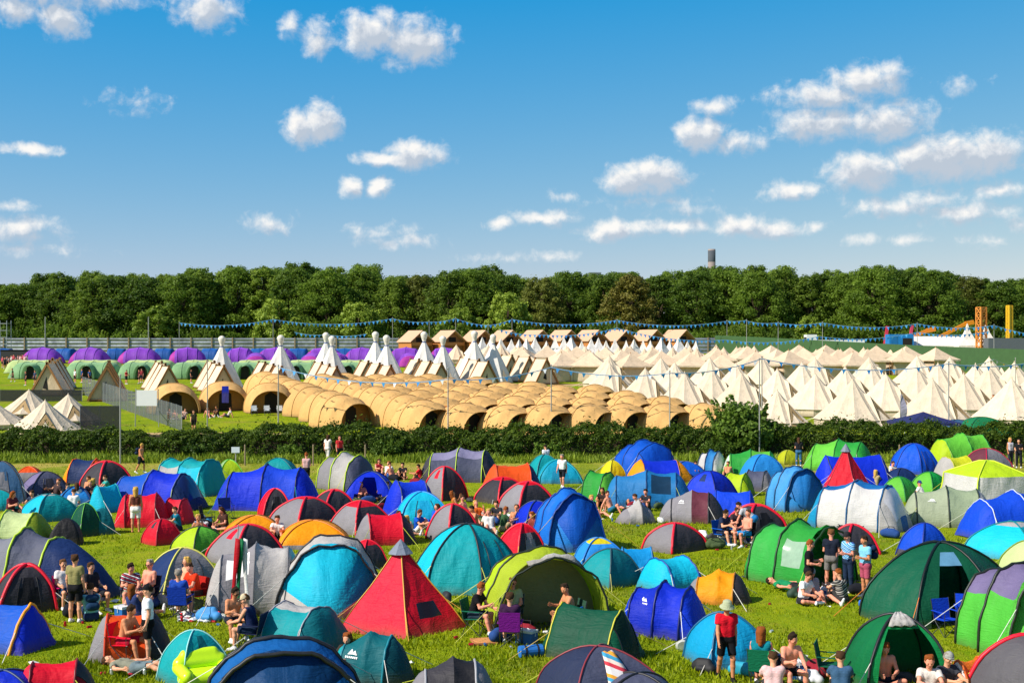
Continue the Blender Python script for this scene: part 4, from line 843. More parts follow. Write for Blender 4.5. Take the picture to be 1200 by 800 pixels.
def person(px, py, face, pose, top, bottom, hair, skin='fair', hat=None, extra=None, label='', scale=1.0, loc=None, feet='e8e8e8'):
    """px, py: where the feet (or the seat, for one sitting on the ground) stand"""
    d = pose_mesh(pose); p = Vector(loc) if loc is not None else at(px, py)
    r = thing('person', label, 'person', (p.x, p.y, p.z - d['low'] * scale + .0), rad(face), GROUP_P); r.scale = (scale,) * 3
    b = link_mesh('body', d['body'], r); b.material_slots[0].link = 'OBJECT'; b.material_slots[0].material = SKIN[skin]
    if top: k, c = top.split(':'); skin_child(dict(tee='tee_shirt', vest='vest', hoodie='hoodie', crop='bikini_top', dress='dress')[k], cloth_mesh(pose, k), cloth_mat(c), r)
    if bottom: k, c = bottom.split(':'); skin_child('shorts' if k in ('trunks', 'shorts') else k, cloth_mesh(pose, k), cloth_mat(c), r)
    if feet:
        for s in 'LR': skin_child('shoe', cloth_mesh(pose, 'shoe' + s), cloth_mat(feet), r)
    M = head_frame(d['J'])
    def on_head(name, kind, c):
        o = skin_child(name, head_mesh(kind), cloth_mat(c), r); o.matrix_local = M
    if hair: on_head('hair', dict(s='short', l='long', u='bun')[hair[0]], HAIRC[hair[1]])
    if hat: k, c = hat.split(':'); on_head(dict(cap='cap', bucket='bucket_hat')[k], k, c)
    if extra and 'shades' in extra: on_head('sunglasses', 'shades', '101012')
    if extra and 'pack' in extra:
        o = skin_child('backpack', head_mesh('pack'), cloth_mat(extra.split(':')[1]), r); o.matrix_local = M
    return r
# ---------------------------------------------------------------- folding camp chair
CH = {}
def chair(p, face, col, label, extra=None):
    if 'c' not in CH:
        r = thing('camping_chair', label, 'chair'); cm = plain('chair_cloth', '888888', .8)
        MB().add([(-.25, -.24, .43), (.25, -.24, .43), (.24, .2, .40), (-.24, .2, .40), (-.25, -.24, .415), (.25, -.24, .415), (.24, .2, .385), (-.24, .2, .385)], [(0, 1, 2, 3), (7, 6, 5, 4), (0, 4, 5, 1), (1, 5, 6, 2), (2, 6, 7, 3), (3, 7, 4, 0)]).build('seat', cm, r)
        MB().add([(-.25, .2, .40), (.25, .2, .40), (.26, .29, .88), (-.26, .29, .88), (-.25, .218, .40), (.25, .218, .40), (.26, .308, .88), (-.26, .308, .88)], [(0, 1, 2, 3), (7, 6, 5, 4), (0, 4, 5, 1), (1, 5, 6, 2), (2, 6, 7, 3), (3, 7, 4, 0)]).build('backrest', cm, r)
        st = plain('chair_steel', '5a5c60', .35, .8, .05)
        for x in (-1, 1):
            MB().tube([(.27 * x, -.25, .0), (-.25 * x, -.24, .42)], .011).build('leg', st, r); MB().tube([(.27 * x, .24, .0), (-.25 * x, .2, .40)], .011).build('leg', st, r)
            MB().tube([(.27 * x, -.25, .0), (.25 * x, .2, .4), (.27 * x, .3, .9)], .011).build('side_frame', st, r)
            MB().box(.27 * x - .03, .27 * x + .03, -.25, .25, .60, .615).build('armrest', cm, r); MB().tube([(.27 * x, -.25, 0), (.27 * x, -.24, .6)], .01).build('arm_post', st, r)
        for o in r.children:
            if o.data.materials[0] == cm: o.material_slots[0].link = 'OBJECT'
        CH['c'] = freeze(r)
    r = place(CH['c'], p, rad(face), label, 'folding chairs beside the tents')
    for o in r.children:
        if o.material_slots[0].link == 'OBJECT': o.material_slots[0].material = cloth_mat(col)
    return r
def sitter(px, py, face, pose, top, bottom, hair, skin, chcol, chlabel, label, **kw):
    p = at(px, py); chair(p, face, chcol, chlabel)
    return person(px, py, face, pose, top, bottom, hair, skin, label=label, loc=(p.x, p.y, p.z), **kw)
# ---------------------------------------------------------------- glamping field beyond the hedge
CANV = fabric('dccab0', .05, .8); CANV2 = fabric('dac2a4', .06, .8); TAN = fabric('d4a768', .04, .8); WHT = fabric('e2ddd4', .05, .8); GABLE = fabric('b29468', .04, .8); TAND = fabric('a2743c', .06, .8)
POLE = plain('grey_pole', 'a0a09c', .5, .2, .05); WOODM = plain('larch_boards', 'b8763a', .7, 0, .3, 9); WOODD = plain('frame_timber', '9a6a3a', .7, 0, .3, 9)
DARKM = plain('dark_tent_inside', '1c1814', .9, 0, .2)  # near-black for unlit tent insides painted as sheets, and for black parts
def cone_pts(n, prof, off=0., sag=.03, square=False):
    V = []
    for j, (r, z) in enumerate(prof):
        for i in range(n * 4):
            th = 2 * PI * i / (n * 4) + off; a = (th - off) % (2 * PI / n) - PI / n; q = math.cos(PI / n) / math.cos(a)
            e = (i % 4) / 4; q *= 1 - sag * 4 * e * (1 - e) * (1 if 0 < j < len(prof) - 1 else .3); V.append((r * q * math.cos(th), r * q * math.sin(th), z))
    N = n * 4
    return V, [(j * N + i, j * N + (i + 1) % N, (j + 1) * N + (i + 1) % N, (j + 1) * N + i) for j in range(len(prof) - 1) for i in range(N)]
# bell tent: conical canvas roof, low wall, A-frame doorway pulled out at +X
def bell_tent(name, canv, R=3.2, H=3.9, wall=.7, n=12):
    r = thing(name, '', 'tent')
    V, F = cone_pts(n, [(.02, H), (R * .215, H * .80), (R * .48, H * .568), (R * .75, H * .355), (R, wall), (R * 1.02, wall - .06)], 0, .04)
    MB().add(V, F).build('canopy', canv, r)
    V, F = cone_pts(n, [(R * .985, wall - .01), (R * .97, 0)], 0, .05); MB().add(V, F).build('side_wall', canv, r)
    # doorway gable
    zt = .66 * H; xb = R * 1.07; wd = R * .44
    MB().add([(R * .26, 0, H * .735), (R * .48, 0, zt), (xb, -wd, 0), (xb, wd, 0), (R * .86, -wd * 1.12, wall * .9), (R * .86, wd * 1.12, wall * .9)], [(0, 1, 2, 4), (0, 5, 3, 1)]).build('porch', canv, r)
    MB().add([(R * .47, 0, zt - .05), (xb - .03, -wd * .97, 0), (xb - .03, -wd * .3, 0), (R * .62, 0, zt * .74), (xb - .03, wd * .3, 0), (xb - .03, wd * .97, 0)], [(0, 1, 2, 3), (0, 3, 4, 5)]).build('door_flap', GABLE, r)  # flap canvas darkened: the gable's shade is put into its colour
    MB().add([(xb - .05, -wd * .32, .02), (xb - .05, wd * .32, .02), (R * .60, 0, zt * .75)], [(0, 1, 2)]).build('doorway', DARKM, r)  # dark sheet standing for the unlit inside
    MB().lathe([(.10, H * .935), (.06, H), (.02, H + .14)], 8).build('pole_cap', canv, r)
    m = MB()
    for k in (1, 3, 4, 6, 7, 9):
        th = 2 * PI * k / n; m2 = MB().tube([(R * math.cos(th), R * math.sin(th), wall), (R * 1.55 * math.cos(th), R * 1.55 * math.sin(th), .02)], .012, 3); m2.build('guy_rope', plain('hemp_rope', 'd8d0b8', .8), r)
    return freeze(r)
# canvas pavilion: square hipped roof with wide dark eaves on posts
def pavilion(name, canv):
    r = thing(name, '', 'tent'); R, H = 3.5, 3.9
    V, F = cone_pts(4, [(.03, H), (R * .26, H * .86), (R * .58, H * .70), (R, 2.15), (R * 1.0, 1.95)], PI / 4, .03); MB().add(V, F).build('roof', canv, r)
    V, F = cone_pts(4, [(R * .8, 2.4), (R * .8, 0)], PI / 4, .02); MB().add([v for v in V], [f for k, f in enumerate(F) if not 3.6 * 4 / 4 > 99 and (k // 4) in (0, 1, 2)]).build('wall_panel', CANV2, r)
    for sx in (-1, 1):
        for sy in (-1, 1): MB().tube([(R * .68 * sx, R * .68 * sy, 0), (R * .68 * sx, R * .68 * sy, 2.2)], .04, 5).build('post', WOODD, r)
    MB().lathe([(.08, H * .97), (.03, H + .2)], 6).build('pole_cap', WOODD, r)
    MB().box(-.9, .9, -.5, .5, .3, .55).build('bed', plain('bed_linen', 'd8d4d0', .9), r)
    return freeze(r)
# tan half-barrel tent: ribbed hood, recessed front wall in a painted shade tone, dark sheet for its unlit opening at -Y
def barrel_tent(name):
    r = thing(name, '', 'tent'); W_, H, L = 2.45, 2.75, 4.6; NS = 20; V = []; F = []
    st = [(-1., .80, .74), (-.55, .96, .95), (0, 1., 1.), (.5, .95, .94), (.8, .82, .76), (1, .55, .03)]
    rows = []
    for i in range(len(st) - 1):
        for j in range(4):
            f = j / 4; g = 1 - .02 * 4 * f * (1 - f); e = f if i < 3 else (f if i == 3 else 1 - math.cos(f * PI / 2)); rows.append((st[i][0] + (st[i + 1][0] - st[i][0]) * f, (st[i][1] + (st[i + 1][1] - st[i][1]) * f) * g, (st[i][2] + (st[i + 1][2] - st[i][2]) * e) * g))
    rows.append(st[-1])
    for (y, w, h) in rows:
        for q in range(NS + 1): a, b = arch(q / NS, 2.25); V.append((a * w * W_, y * L / 2, b * h * H))
    for j in range(len(rows) - 1):
        for q in range(NS): F.append((j * (NS + 1) + q, j * (NS + 1) + q + 1, (j + 1) * (NS + 1) + q + 1, (j + 1) * (NS + 1) + q))
    MB().add(V, F).build('canopy', TAN, r, True)
    pts = [(arch(q / NS, 2.25)[0] * W_ * .945, -L / 2 + 1.0, arch(q / NS, 2.25)[1] * H * .93) for q in range(NS + 1)]
    m = MB(); m.add(pts, [(q, q + 1, NS - 1 - q, NS - q) for q in range(NS // 2 - 1)]); m.build('front_wall', TAND, r)  # darker copy of the tan: shade under the hood put into the colour
    MB().add([(-.62, -L / 2 + .96, .03), (.62, -L / 2 + .96, .03), (.55, -L / 2 + .96, 1.6), (.0, -L / 2 + .96, 1.95), (-.55, -L / 2 + .96, 1.6)], [(0, 1, 2, 3, 4)]).build('doorway', DARKM, r)  # flat dark sheet in place of the unlit interior
    for y in (-1., 0):
        k = [s_ for s_ in st if s_[0] == y][0]
        MB().tube([(arch(q / NS, 2.25)[0] * k[1] * W_ * 1.008, y * L / 2, arch(q / NS, 2.25)[1] * k[2] * H * 1.008) for q in range(NS + 1)], .035, 5).build('rib', TAN, r, True)
    for y, q in ((-.3, 6), (.25, 7)):
        a, b = arch(q / NS, 2.25); n = Vector((a, 0, b)).normalized(); c = Vector((a * W_ * 1.0, y * L / 2, b * H * 1.0)) + n * .03; u = Vector((0, 1, 0)); w = n.cross(u)
        MB().add([c - u * .24, c + w * .06 - u * .08, c + w * .06 + u * .08, c + u * .24, c - w * .04], [(0, 1, 2, 3, 4)]).build('vent', DARKM, r)
    return freeze(r)
# tipi with a cloth-wrapped bundle of pole ends on top
def white_tipi(name):
    r = thing(name, '', 'tent'); H = 5.0; R = 2.75
    V, F = cone_pts(8, [(.26, H), (R * .28, H * .80), (R * .57, H * .5), (R * .83, H * .2), (R, .05)], .2, .03); MB().add(V, F).build('canvas', WHT, r)
    MB().lathe([(.20, H - .15), (.17, H + .05), (.30, H + .45), (.44, H + .95), (.42, H + 1.15), (.20, H + 1.35), (0, H + 1.4)], 10).build('pole_hood', plain('hood_cloth', 'd8d2c4', .8, 0, .35, 3), r, True)
    MB().lathe([(.23, H), (.23, H + .12), (.2, H + .12)], 10).build('tie_band', plain('blue_band', '3a5a9a', .7), r)
    MB().add([(R * .3, -R * .62, 1.9), (R * .2, -R * .93, .05), (R * .55, -R * .80, .05)], [(0, 1, 2)]).build('doorway', CANV2, r)
    return freeze(r)
# small canvas A-frame: two white slopes on a timber frame, gable at -Y
def aframe(name):
    r = thing(name, '', 'tent'); W_, H, L = 1.55, 2.9, 2.6
    for s in (-1, 1): MB().add([(0, -L / 2, H), (0, L / 2, H), (s * W_, L / 2, .12), (s * W_, -L / 2, .12), (-.04 * s, -L / 2, H + .05), (-.04 * s, L / 2, H + .05), (s * (W_ + .06), L / 2, .16), (s * (W_ + .06), -L / 2, .16)], [(0, 1, 2, 3), (4, 7, 6, 5), (0, 4, 5, 1), (3, 2, 6, 7), (0, 3, 7, 4), (1, 5, 6, 2)]).build('roof_slope', CANV, r)
    MB().add([(0, -L / 2 + .12, H - .2), (-W_ + .1, -L / 2 + .12, .15), (W_ - .1, -L / 2 + .12, .15)], [(0, 1, 2)]).build('gable_wall', CANV2, r)
    MB().add([(0, L / 2 - .12, H - .2), (-W_ + .1, L / 2 - .12, .15), (W_ - .1, L / 2 - .12, .15)], [(0, 2, 1)]).build('gable_wall', CANV2, r)
    MB().add([(-.08, -L / 2 + .1, 1.75), (-.42, -L / 2 + .1, .7), (.05, -L / 2 + .1, .55)], [(0, 1, 2)]).build('doorway', DARKM, r)  # dark triangle painted for the shade inside
    for y in (-L / 2, L / 2):
        for s in (-1, 1): MB().bar((-.08 * s, y - .02, H + .18), (s * (W_ + .06), y - .02, .02), .13, .16).build('rafter', WOODD, r)
    MB().box(-W_, W_, -L / 2, L / 2, .05, .14).build('floor_deck', WOODD, r)
    return freeze(r)
# two-storey timber lodge with pitched roof, open gable at -Y
def lodge(name):
    r = thing(name, '', 'cabin'); W_, H, E, L = 2.35, 4.9, 3.1, 5.
    for s in (-1, 1): MB().add([(0, -L / 2 - .3, H), (0, L / 2 + .3, H), (s * (W_ + .3), L / 2 + .3, E - .25), (s * (W_ + .3), -L / 2 - .3, E - .25), (0, -L / 2 - .3, H - .14), (0, L / 2 + .3, H - .14), (s * (W_ + .3), L / 2 + .3, E - .39), (s * (W_ + .3), -L / 2 - .3, E - .39)], [(0, 1, 2, 3), (4, 7, 6, 5), (3, 2, 6, 7), (0, 3, 7, 4), (1, 5, 6, 2)]).build('roof', plain('roof_boards', 'cfa584', .7, 0, .2, 5), r)
    MB().box(-W_, -W_ + .1, -L / 2, L / 2, 0, E - .15).build('wall', WOODM, r); MB().box(W_ - .1, W_, -L / 2, L / 2, 0, E - .15).build('wall', WOODM, r)
    MB().add([(-W_, L / 2 - .05, 0), (W_, L / 2 - .05, 0), (W_, L / 2 - .05, E), (0, L / 2 - .05, H - .2), (-W_, L / 2 - .05, E)], [(0, 1, 2, 3, 4)]).build('wall', WOODM, r)
    MB().add([(-W_ + .1, -L / 2 + .9, 0), (W_ - .1, -L / 2 + .9, 0), (W_ - .1, -L / 2 + .9, E), (0, -L / 2 + .9, H - .2), (-W_ + .1, -L / 2 + .9, E)], [(0, 4, 3, 2, 1)]).build('wall', WOODD, r)
    MB().box(-.8, .8, -L / 2 + .84, -L / 2 + .88, 2.3, 3.6).build('window', DARKM, r); MB().box(-W_, W_, -L / 2, -L / 2 + .1, 2.1, 2.7).build('balcony_rail', WOODM, r)
    return freeze(r)
BELL = bell_tent('bell_tent', CANV); BELL2 = bell_tent('bell_tent', CANV2, 2.5, 3.2, .8, 10); PAV = pavilion('canvas_pavilion', CANV2); BARREL = barrel_tent('barrel_tent'); TIPI = white_tipi('white_tipi'); AFR = aframe('a_frame_tent'); LODGE = lodge('timber_lodge')
SPIRE = thing('peaked_tent', '', 'tent')
V_, F_ = cone_pts(4, [(.03, 4.0), (.5, 3.0), (1.15, 2.0), (2.2, .9), (2.25, .02)], PI / 4, .03); MB().add(V_, F_).build('canvas', WHT, SPIRE); MB().add([(-.5, -1.62, .02), (.5, -1.62, .02), (0, -1.35, 1.6)], [(0, 1, 2)]).build('doorway', CANV2, SPIRE); freeze(SPIRE)
def put(proto, x, y, rz, label, group, sc=1.0): return place(proto, (x, y, gz(y) - .02), rad(rz), label, group, sc)
rj = random.Random(5)
# tan barrel tents: three alone on the left, then six diagonal ranks
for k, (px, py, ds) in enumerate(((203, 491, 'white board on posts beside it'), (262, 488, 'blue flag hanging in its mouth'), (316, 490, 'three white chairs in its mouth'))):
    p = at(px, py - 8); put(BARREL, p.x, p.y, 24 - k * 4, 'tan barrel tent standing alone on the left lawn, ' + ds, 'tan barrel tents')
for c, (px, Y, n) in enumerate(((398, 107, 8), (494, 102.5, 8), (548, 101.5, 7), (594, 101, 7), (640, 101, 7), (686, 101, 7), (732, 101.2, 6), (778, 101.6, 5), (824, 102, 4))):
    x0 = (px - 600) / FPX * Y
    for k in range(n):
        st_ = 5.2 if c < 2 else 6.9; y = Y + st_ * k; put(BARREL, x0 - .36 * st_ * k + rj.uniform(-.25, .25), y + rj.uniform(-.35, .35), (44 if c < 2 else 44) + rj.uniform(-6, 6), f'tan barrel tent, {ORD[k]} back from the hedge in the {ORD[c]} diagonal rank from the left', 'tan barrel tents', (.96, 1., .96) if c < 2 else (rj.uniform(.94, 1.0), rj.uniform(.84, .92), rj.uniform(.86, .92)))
# A-frames in threes
AF = ((60, 66, 463, 4), (126, 128, 469, 16), (194, 186, 463, 30), (258, 247, 462, 30), (326, 307, 464, 26), (390, 373, 464, 26), (453, 427, 462, 26), (512, 486, 458, 26), (566, 545, 455, 28), (634, 594, 450, 30))
for g_, (px, pb, py, rz) in enumerate(AF):
    Y0 = depth(py)
    for k in range(3):
        Y = Y0 + 5.4 * k; q = px + (pb - px) * k / 2; put(AFR, (q - 600) / FPX * Y, Y, rz, f'white canvas A-frame tent with timber rafters, {ORD[k]} back in the {ORD[g_]} file from the left', 'canvas A-frame tents', 1.22 if g_ < 2 else 1.1)
for k, (px, top) in enumerate(((260, 393), (329, 392), (382, 389), (389, 393), (440, 388), (453, 392), (497, 388), (519, 393), (556, 387), (578, 391))):
    Y = {0: 155, 1: 156, 2: 166, 3: 157, 4: 166, 5: 158, 6: 166, 7: 158, 8: 164, 9: 166}[k]; zt = EYE + (HOR - top) * Y / FPX; p = at_d(px, Y)
    put(TIPI, p.x, p.y, rj.uniform(-20, 20), f'tall white tipi with wrapped pole tips, {ORD[k]} from the left', 'white tipis', (zt - p.z) / 6.4)
# lodges
for k, px in enumerate((487, 525, 560, 592, 627, 660, 692, 725, 760, 794)):
    p = at_d(px, 236 + k * .7); put(LODGE, p.x, p.y, 34, f'gabled timber lodge below the trees, {ORD[k]} from the left', 'timber lodges', (.95, .95, 1.0))
for k in range(26):
    px = 556 + k * 10.4 + rj.uniform(-2, 2); p = at_d(px, 224 + (k % 3) * 3); put(SPIRE, p.x, p.y, rj.uniform(0, 90), f'small white peaked tent in front of the lodges, {k + 1}th from the left' if k > 19 else f'small white peaked tent in front of the lodges, {ORD[k]} from the left', 'white peaked tents', rj.uniform(.8, 1.05))
# pavilions and bell tents, row by row
for r_, (Y, a, b, n, proto, nm, gr) in enumerate(((214, 520, 900, 15, BELL2, 'beige bell tent', 'beige bell tents'), (206, 540, 1060, 18, BELL2, 'beige bell tent', 'beige bell tents'), (196, 560, 1080, 16, PAV, 'beige pavilion with dark eaves', 'canvas pavilions'), (186, 600, 1110, 14, PAV, 'beige pavilion with dark eaves', 'canvas pavilions'),
        (170, 640, 1020, 10, PAV, 'beige pavilion with dark eaves', 'canvas pavilions'))):
    for k in range(n):
        px = a + (b - a) * (k + .5) / n + rj.uniform(-5, 5); p = at_d(px, Y + rj.uniform(-1.5, 1.5))
        put(proto, p.x, p.y, rj.uniform(-35, 10) + (20 if proto is PAV else 0), f'{nm}, {ORD[k]} from left in the {ORD[4 - r_]} row before the lodges', gr, rj.uniform(.9, 1.05))
for r_, (Y, pxs) in enumerate(((107, (912, 1000, 1094, 1188)), (117, (800, 868, 957, 1041, 1127, 1212)), (128, (757, 836, 910, 990, 1075, 1160)), (140, (716, 790, 862, 940, 1018, 1098, 1145, 1188)), (154, (712, 772, 834, 894, 956, 1018, 1072, 1112, 1160)))):
    for k, px in enumerate(pxs):
        p = at_d(px + rj.uniform(-3, 3), Y + rj.uniform(-1.2, 1.2))
        put(BELL, p.x, p.y, rj.uniform(-58, -36), f'cream bell tent, {ORD[k]} from the left in the {ORD[r_]} bell row counted from the hedge', 'cream bell tents', rj.uniform(.94, 1.03) if px != 912 else .8)
for k, (px, top, Y, d) in enumerate(((-8, 468, 106, 'cut by the left edge beside the mesh fence'), (34, 455, 116, 'rearmost of the four by the mesh fence'), (53, 467, 101, 'nearest the hedge of the four by the mesh fence'), (80, 460, 109, 'touching the mesh fence at the left'))):
    p = at_d(px, Y); put(BELL, p.x, p.y, -100 + 15 * k, 'cream bell tent ' + d, 'cream bell tents by the mesh fence', (.86, .86, (EYE + (HOR - top) * Y / FPX - p.z) / 4.04))
# big green family tents with lime tunnels, purple and blue tents behind them
def family_tent(name, c1, c2, W_, H, L, hoops=4, door=True, end=None):
    r = thing(name, '', 'tent'); NS = 14; V = []; F = []; rows = []
    for i in range(hoops * 4 + 1):
        f = i / (hoops * 4); y = -1 + 2 * f; e = min(1, (1 - abs(y)) * 5); bump = 1 - .06 * abs(math.sin(f * hoops * PI)) ** .5 * 0 - .05 * math.sin((f * hoops % 1) * PI)
        rd = max(0., 1 - abs(y) ** 2.4) ** .5 if end else e ** .5; rows.append((y * L / 2, W_ * (.8 + .2 * e) * bump, H * rd * bump + .02))
    for (x, w, h) in rows:
        for q in range(NS + 1): a, b = arch(q / NS, 2.3); V.append((x, a * w, b * h))
    fs = {0: [], 1: [], 2: []}
    for j in range(len(rows) - 1):
        for q in range(NS): fs[2 if end and j < 3 else 1 if abs(q + .5 - NS / 2) < 2 else 0].append((j * (NS + 1) + q, j * (NS + 1) + q + 1, (j + 1) * (NS + 1) + q + 1, (j + 1) * (NS + 1) + q))
    MB().add(V, fs[0]).build('flysheet', fabric(c1, .2), r, True); MB().add(V, fs[1]).build('roof_panel', fabric(c2, .2), r, True)
    if end: MB().add(V, fs[2]).build('end_panel', fabric(end, .3), r, True)  # pink of light through the cloth is put into this end's colour
    if door:
        D = []; 
        for j in range(5):
            y = -W_ * (.7 + .18 * j)
            for q in range(11): a, b = arch(q / 10, 2.4); D.append((a * 1.0, y, b * H * (.92 - .02 * j)))
        MB().add(D, [(j * 11 + q, j * 11 + q + 1, j * 11 + q + 12, j * 11 + q + 11) for j in range(4) for q in range(10)]).build('porch', fabric(c1, .2), r, True)
        MB().add([(-.6, -W_ * 1.2, .02), (.6, -W_ * 1.2, .02), (.5, -W_ * 1.2, H * .7), (0, -W_ * 1.2, H * .8), (-.5, -W_ * 1.2, H * .7)], [(0, 1, 2, 3, 4)]).build('doorway', DARKM, r)  # dark panel painted in place of the porch's inner shade
    for h in range(1, hoops):
        k = rows[h * 4]; MB().tube([(k[0], arch(q / NS, 2.3)[0] * k[1] * 1.01, arch(q / NS, 2.3)[1] * k[2] * 1.01) for q in range(NS + 1)], .035, 4).build('hoop_pole', fabric(c2, .1), r)
    return freeze(r)
GRN = family_tent('family_tent', '82ac7a', '9cc290', 2.6, 2.9, 7.4); LIM = family_tent('lime_tunnel_tent', 'b8cc88', 'c8d898', 2.0, 2.9, 8.0, 4, False); PUR = family_tent('purple_tent', '8844c0', 'a05cd8', 2.3, 2.6, 6.4, 4, False, 'c040b0'); BLU = family_tent('blue_tent', '1f5aa8', '2468b8', 1.7, 2.2, 3.8, 2, False)
for k, px in enumerate((47, 110, 172, 232, 292, 352, 412)):
    p = at_d(px, 176); put(GRN, p.x, p.y, rj.uniform(-8, 8), f'pale green family tent with a dark porch, {ORD[k]} from the left along the back lawn', 'green family tents', (1, 1, .78))
for k, px in enumerate((40, 112, 176, 244, 306, 366, 424)): p = at_d(px, 190); put(LIM, p.x, p.y, rj.uniform(-6, 6), f'pale lime tunnel tent behind the green family tents, {ORD[k]} from the left', 'lime tunnel tents', (1, 1, .68))
for k, (px, w) in enumerate(((50, 1), (106, .95), (164, 1.05), (220, .95), (282, .8), (324, 1.05), (380, 1.05), (424, .9), (476, 1.), (520, .8))): p = at_d(px, 216); put(PUR, p.x, p.y, rj.uniform(-10, 10), f'purple hooped tent before the steel hoarding, {ORD[k]} from the left', 'purple tents', (w * 1.05, 1, 1.06))
for k, px in enumerate((77, 137, 193, 248, 270, 305, 350, 404, 450, 4)): p = at_d(px, 226); put(BLU, p.x, p.y, rj.uniform(-10, 10), f'blue dome tent showing between the purple tents, {ORD[k]} from the left' if k < 9 else 'blue dome tent at the far left before the steel hoarding', 'blue tents by the hoarding', (1, 1, .95))
for k, px in enumerate((300, 330, 366, 395, 440, 480, 500)): p = at_d(px, 207); o = put(PUR, p.x, p.y, rj.uniform(60, 100), f'purple tent end-on between the white tipis, {ORD[k]} from the left', 'purple tents', (.6, .8, .85))
# ---------------------------------------------------------------- fences, screens, poles, bunting
def fence(name, label, A, B, h, step, panel, post, proud=.05, pr=.07, extra=.15):
    A, B = Vector(A), Vector(B); r = thing(name, label, 'fence', (A.x, A.y, gz(A.y))); n = max(1, int((B - A).length / step)); M = MB()
    for k in range(n):
        a, b = A.lerp(B, k / n) - A, A.lerp(B, (k + 1) / n) - A; za, zb = gz((A + a).y) - gz(A.y), gz((A + b).y) - gz(A.y)
        d = (b - a).normalized(); u = Vector((-d.y, d.x)) * .03
        M.add([(a.x - u.x, a.y - u.y, za), (b.x - u.x, b.y - u.y, zb), (b.x - u.x, b.y - u.y, zb + h), (a.x - u.x, a.y - u.y, za + h), (a.x + u.x, a.y + u.y, za), (b.x + u.x, b.y + u.y, zb), (b.x + u.x, b.y + u.y, zb + h), (a.x + u.x, a.y + u.y, za + h)], [(0, 1, 2, 3), (7, 6, 5, 4), (3, 2, 6, 7)])
    M.build('panel', panel, r)
    for k in range(n + 1):
        a = A.lerp(B, k / n) - A; z = gz((A + a).y) - gz(A.y); MB().box(a.x - pr, a.x + pr, a.y - pr - proud, a.y + pr - proud, z, z + h + extra).build('post', post, r)
    return r
def corr_mat():
    m, t, b = mat_new('galvanised_hoarding'); g = t.new('ShaderNodeNewGeometry').outputs['Position']; z = t.new('ShaderNodeSeparateXYZ', inp={0: g})
    wv = t.math('SINE', t.math('MULTIPLY', z.outputs[2], 9.)); n = t.noise(g, .8, 5, .6).outputs[0]
    c = t.ramp(n, ((.3, lin('6a7078')), (.7, lin('a8aeb4')))); t.l.new(c, b.inputs['Base Color']); b.inputs['Metallic'].default_value = .5; b.inputs['Roughness'].default_value = .45
    t.l.new(t.new('ShaderNodeBump', inp={'Height': wv, 'Strength': .6, 'Distance': .08}).outputs[0], b.inputs['Normal']); return m
fence('steel_hoarding', 'grey corrugated steel hoarding with timber posts at the foot of the trees', ((-20 - 600) / FPX * 250, 250), ((880 - 600) / FPX * 250, 252), 3.0, 4.0, corr_mat(), plain('weathered_post', '8a7a60', .8), .12, .12)
fence('green_hoarding', 'dark green fabric covered hoarding on the far right', ((838 - 600) / FPX * 246, 246), ((1330 - 600) / FPX * 168, 168), 3.7, 4.0, plain('green_scrim', '36582e', .8, 0, .3, 1.5), plain('weathered_post', '8a7a60', .8), -.12, .05, -.3)
def mesh_mat(name, c, a):
    m, t, b = mat_new(name); g = t.new('ShaderNodeTexCoord').outputs['Object']; b.inputs['Base Color'].default_value = (*lin(c), 1); b.inputs['Roughness'].default_value = .5
    tr = t.new('ShaderNodeBsdfTransparent'); t.l.new(t.new('ShaderNodeMixShader', inp={0: a, 1: tr.outputs[0], 2: b.outputs[0]}).outputs[0], t.n['Material Output'].inputs[0]); return m
HERAS = mesh_mat('welded_wire_mesh', '6a7074', .38); NETM = mesh_mat('black_net', '24262a', .78)
A_, B_ = at(97, 462), at(213, 505)
fence('mesh_fence', 'temporary steel mesh fence running from the dark screen to the hedge', (A_.x, A_.y), (B_.x, B_.y), 2.0, 1.75, HERAS, plain('galvanised_tube', 'b4b8ba', .4, .6), 0, .025, .02)
A_, B_ = at(94, 506), at(140, 506)
fence('dark_screen', 'black fabric screen beside the cream bell tents', (A_.x, A_.y), (B_.x, B_.y), 2.1, 1.2, NETM, plain('galvanised_tube', 'b4b8ba', .4, .6), 0, .025, .02)
A_, B_ = at(0, 470), at(96, 470)
fence('dark_screen', 'long dark fabric screen behind the four cream bell tents', (A_.x, A_.y), (B_.x, B_.y), 1.2, 1.8, NETM, plain('galvanised_tube', 'b4b8ba', .4, .6), 0, .025, .02)
r = at(172, 500); sb = thing('sign_board', 'blank white board on two leaning posts beside the first barrel tent', 'sign', r)
MB().box(-.85, .85, -.03, .03, 1.75, 3.05).build('board', plain('white_board', 'e8e8e6', .5, 0, .03), sb)
for s in (-1, 1): MB().tube([(s * .98, .08, 0), (s * .92, .06, 3.15)], .04).build('post', POLE, sb)
MB().tube([(.9, .1, 1.4), (1.7, 1.2, 0)], .03).build('brace', POLE, sb)
def pole(x, y, zt, r=.045, label='', name='bunting_pole'):
    o = thing(name, label, 'pole', (x, y, gz(y)), 0, 'thin grey bunting poles'); h = zt - gz(y); MB().tube([(0, 0, 0), (0, 0, h)], r, 6, r * .75).build('shaft', POLE, o); MB().lathe([(r * .8, h - .02), (r * 1.6, h + .04), (0, h + .12)], 8).build('finial', POLE, o); return o
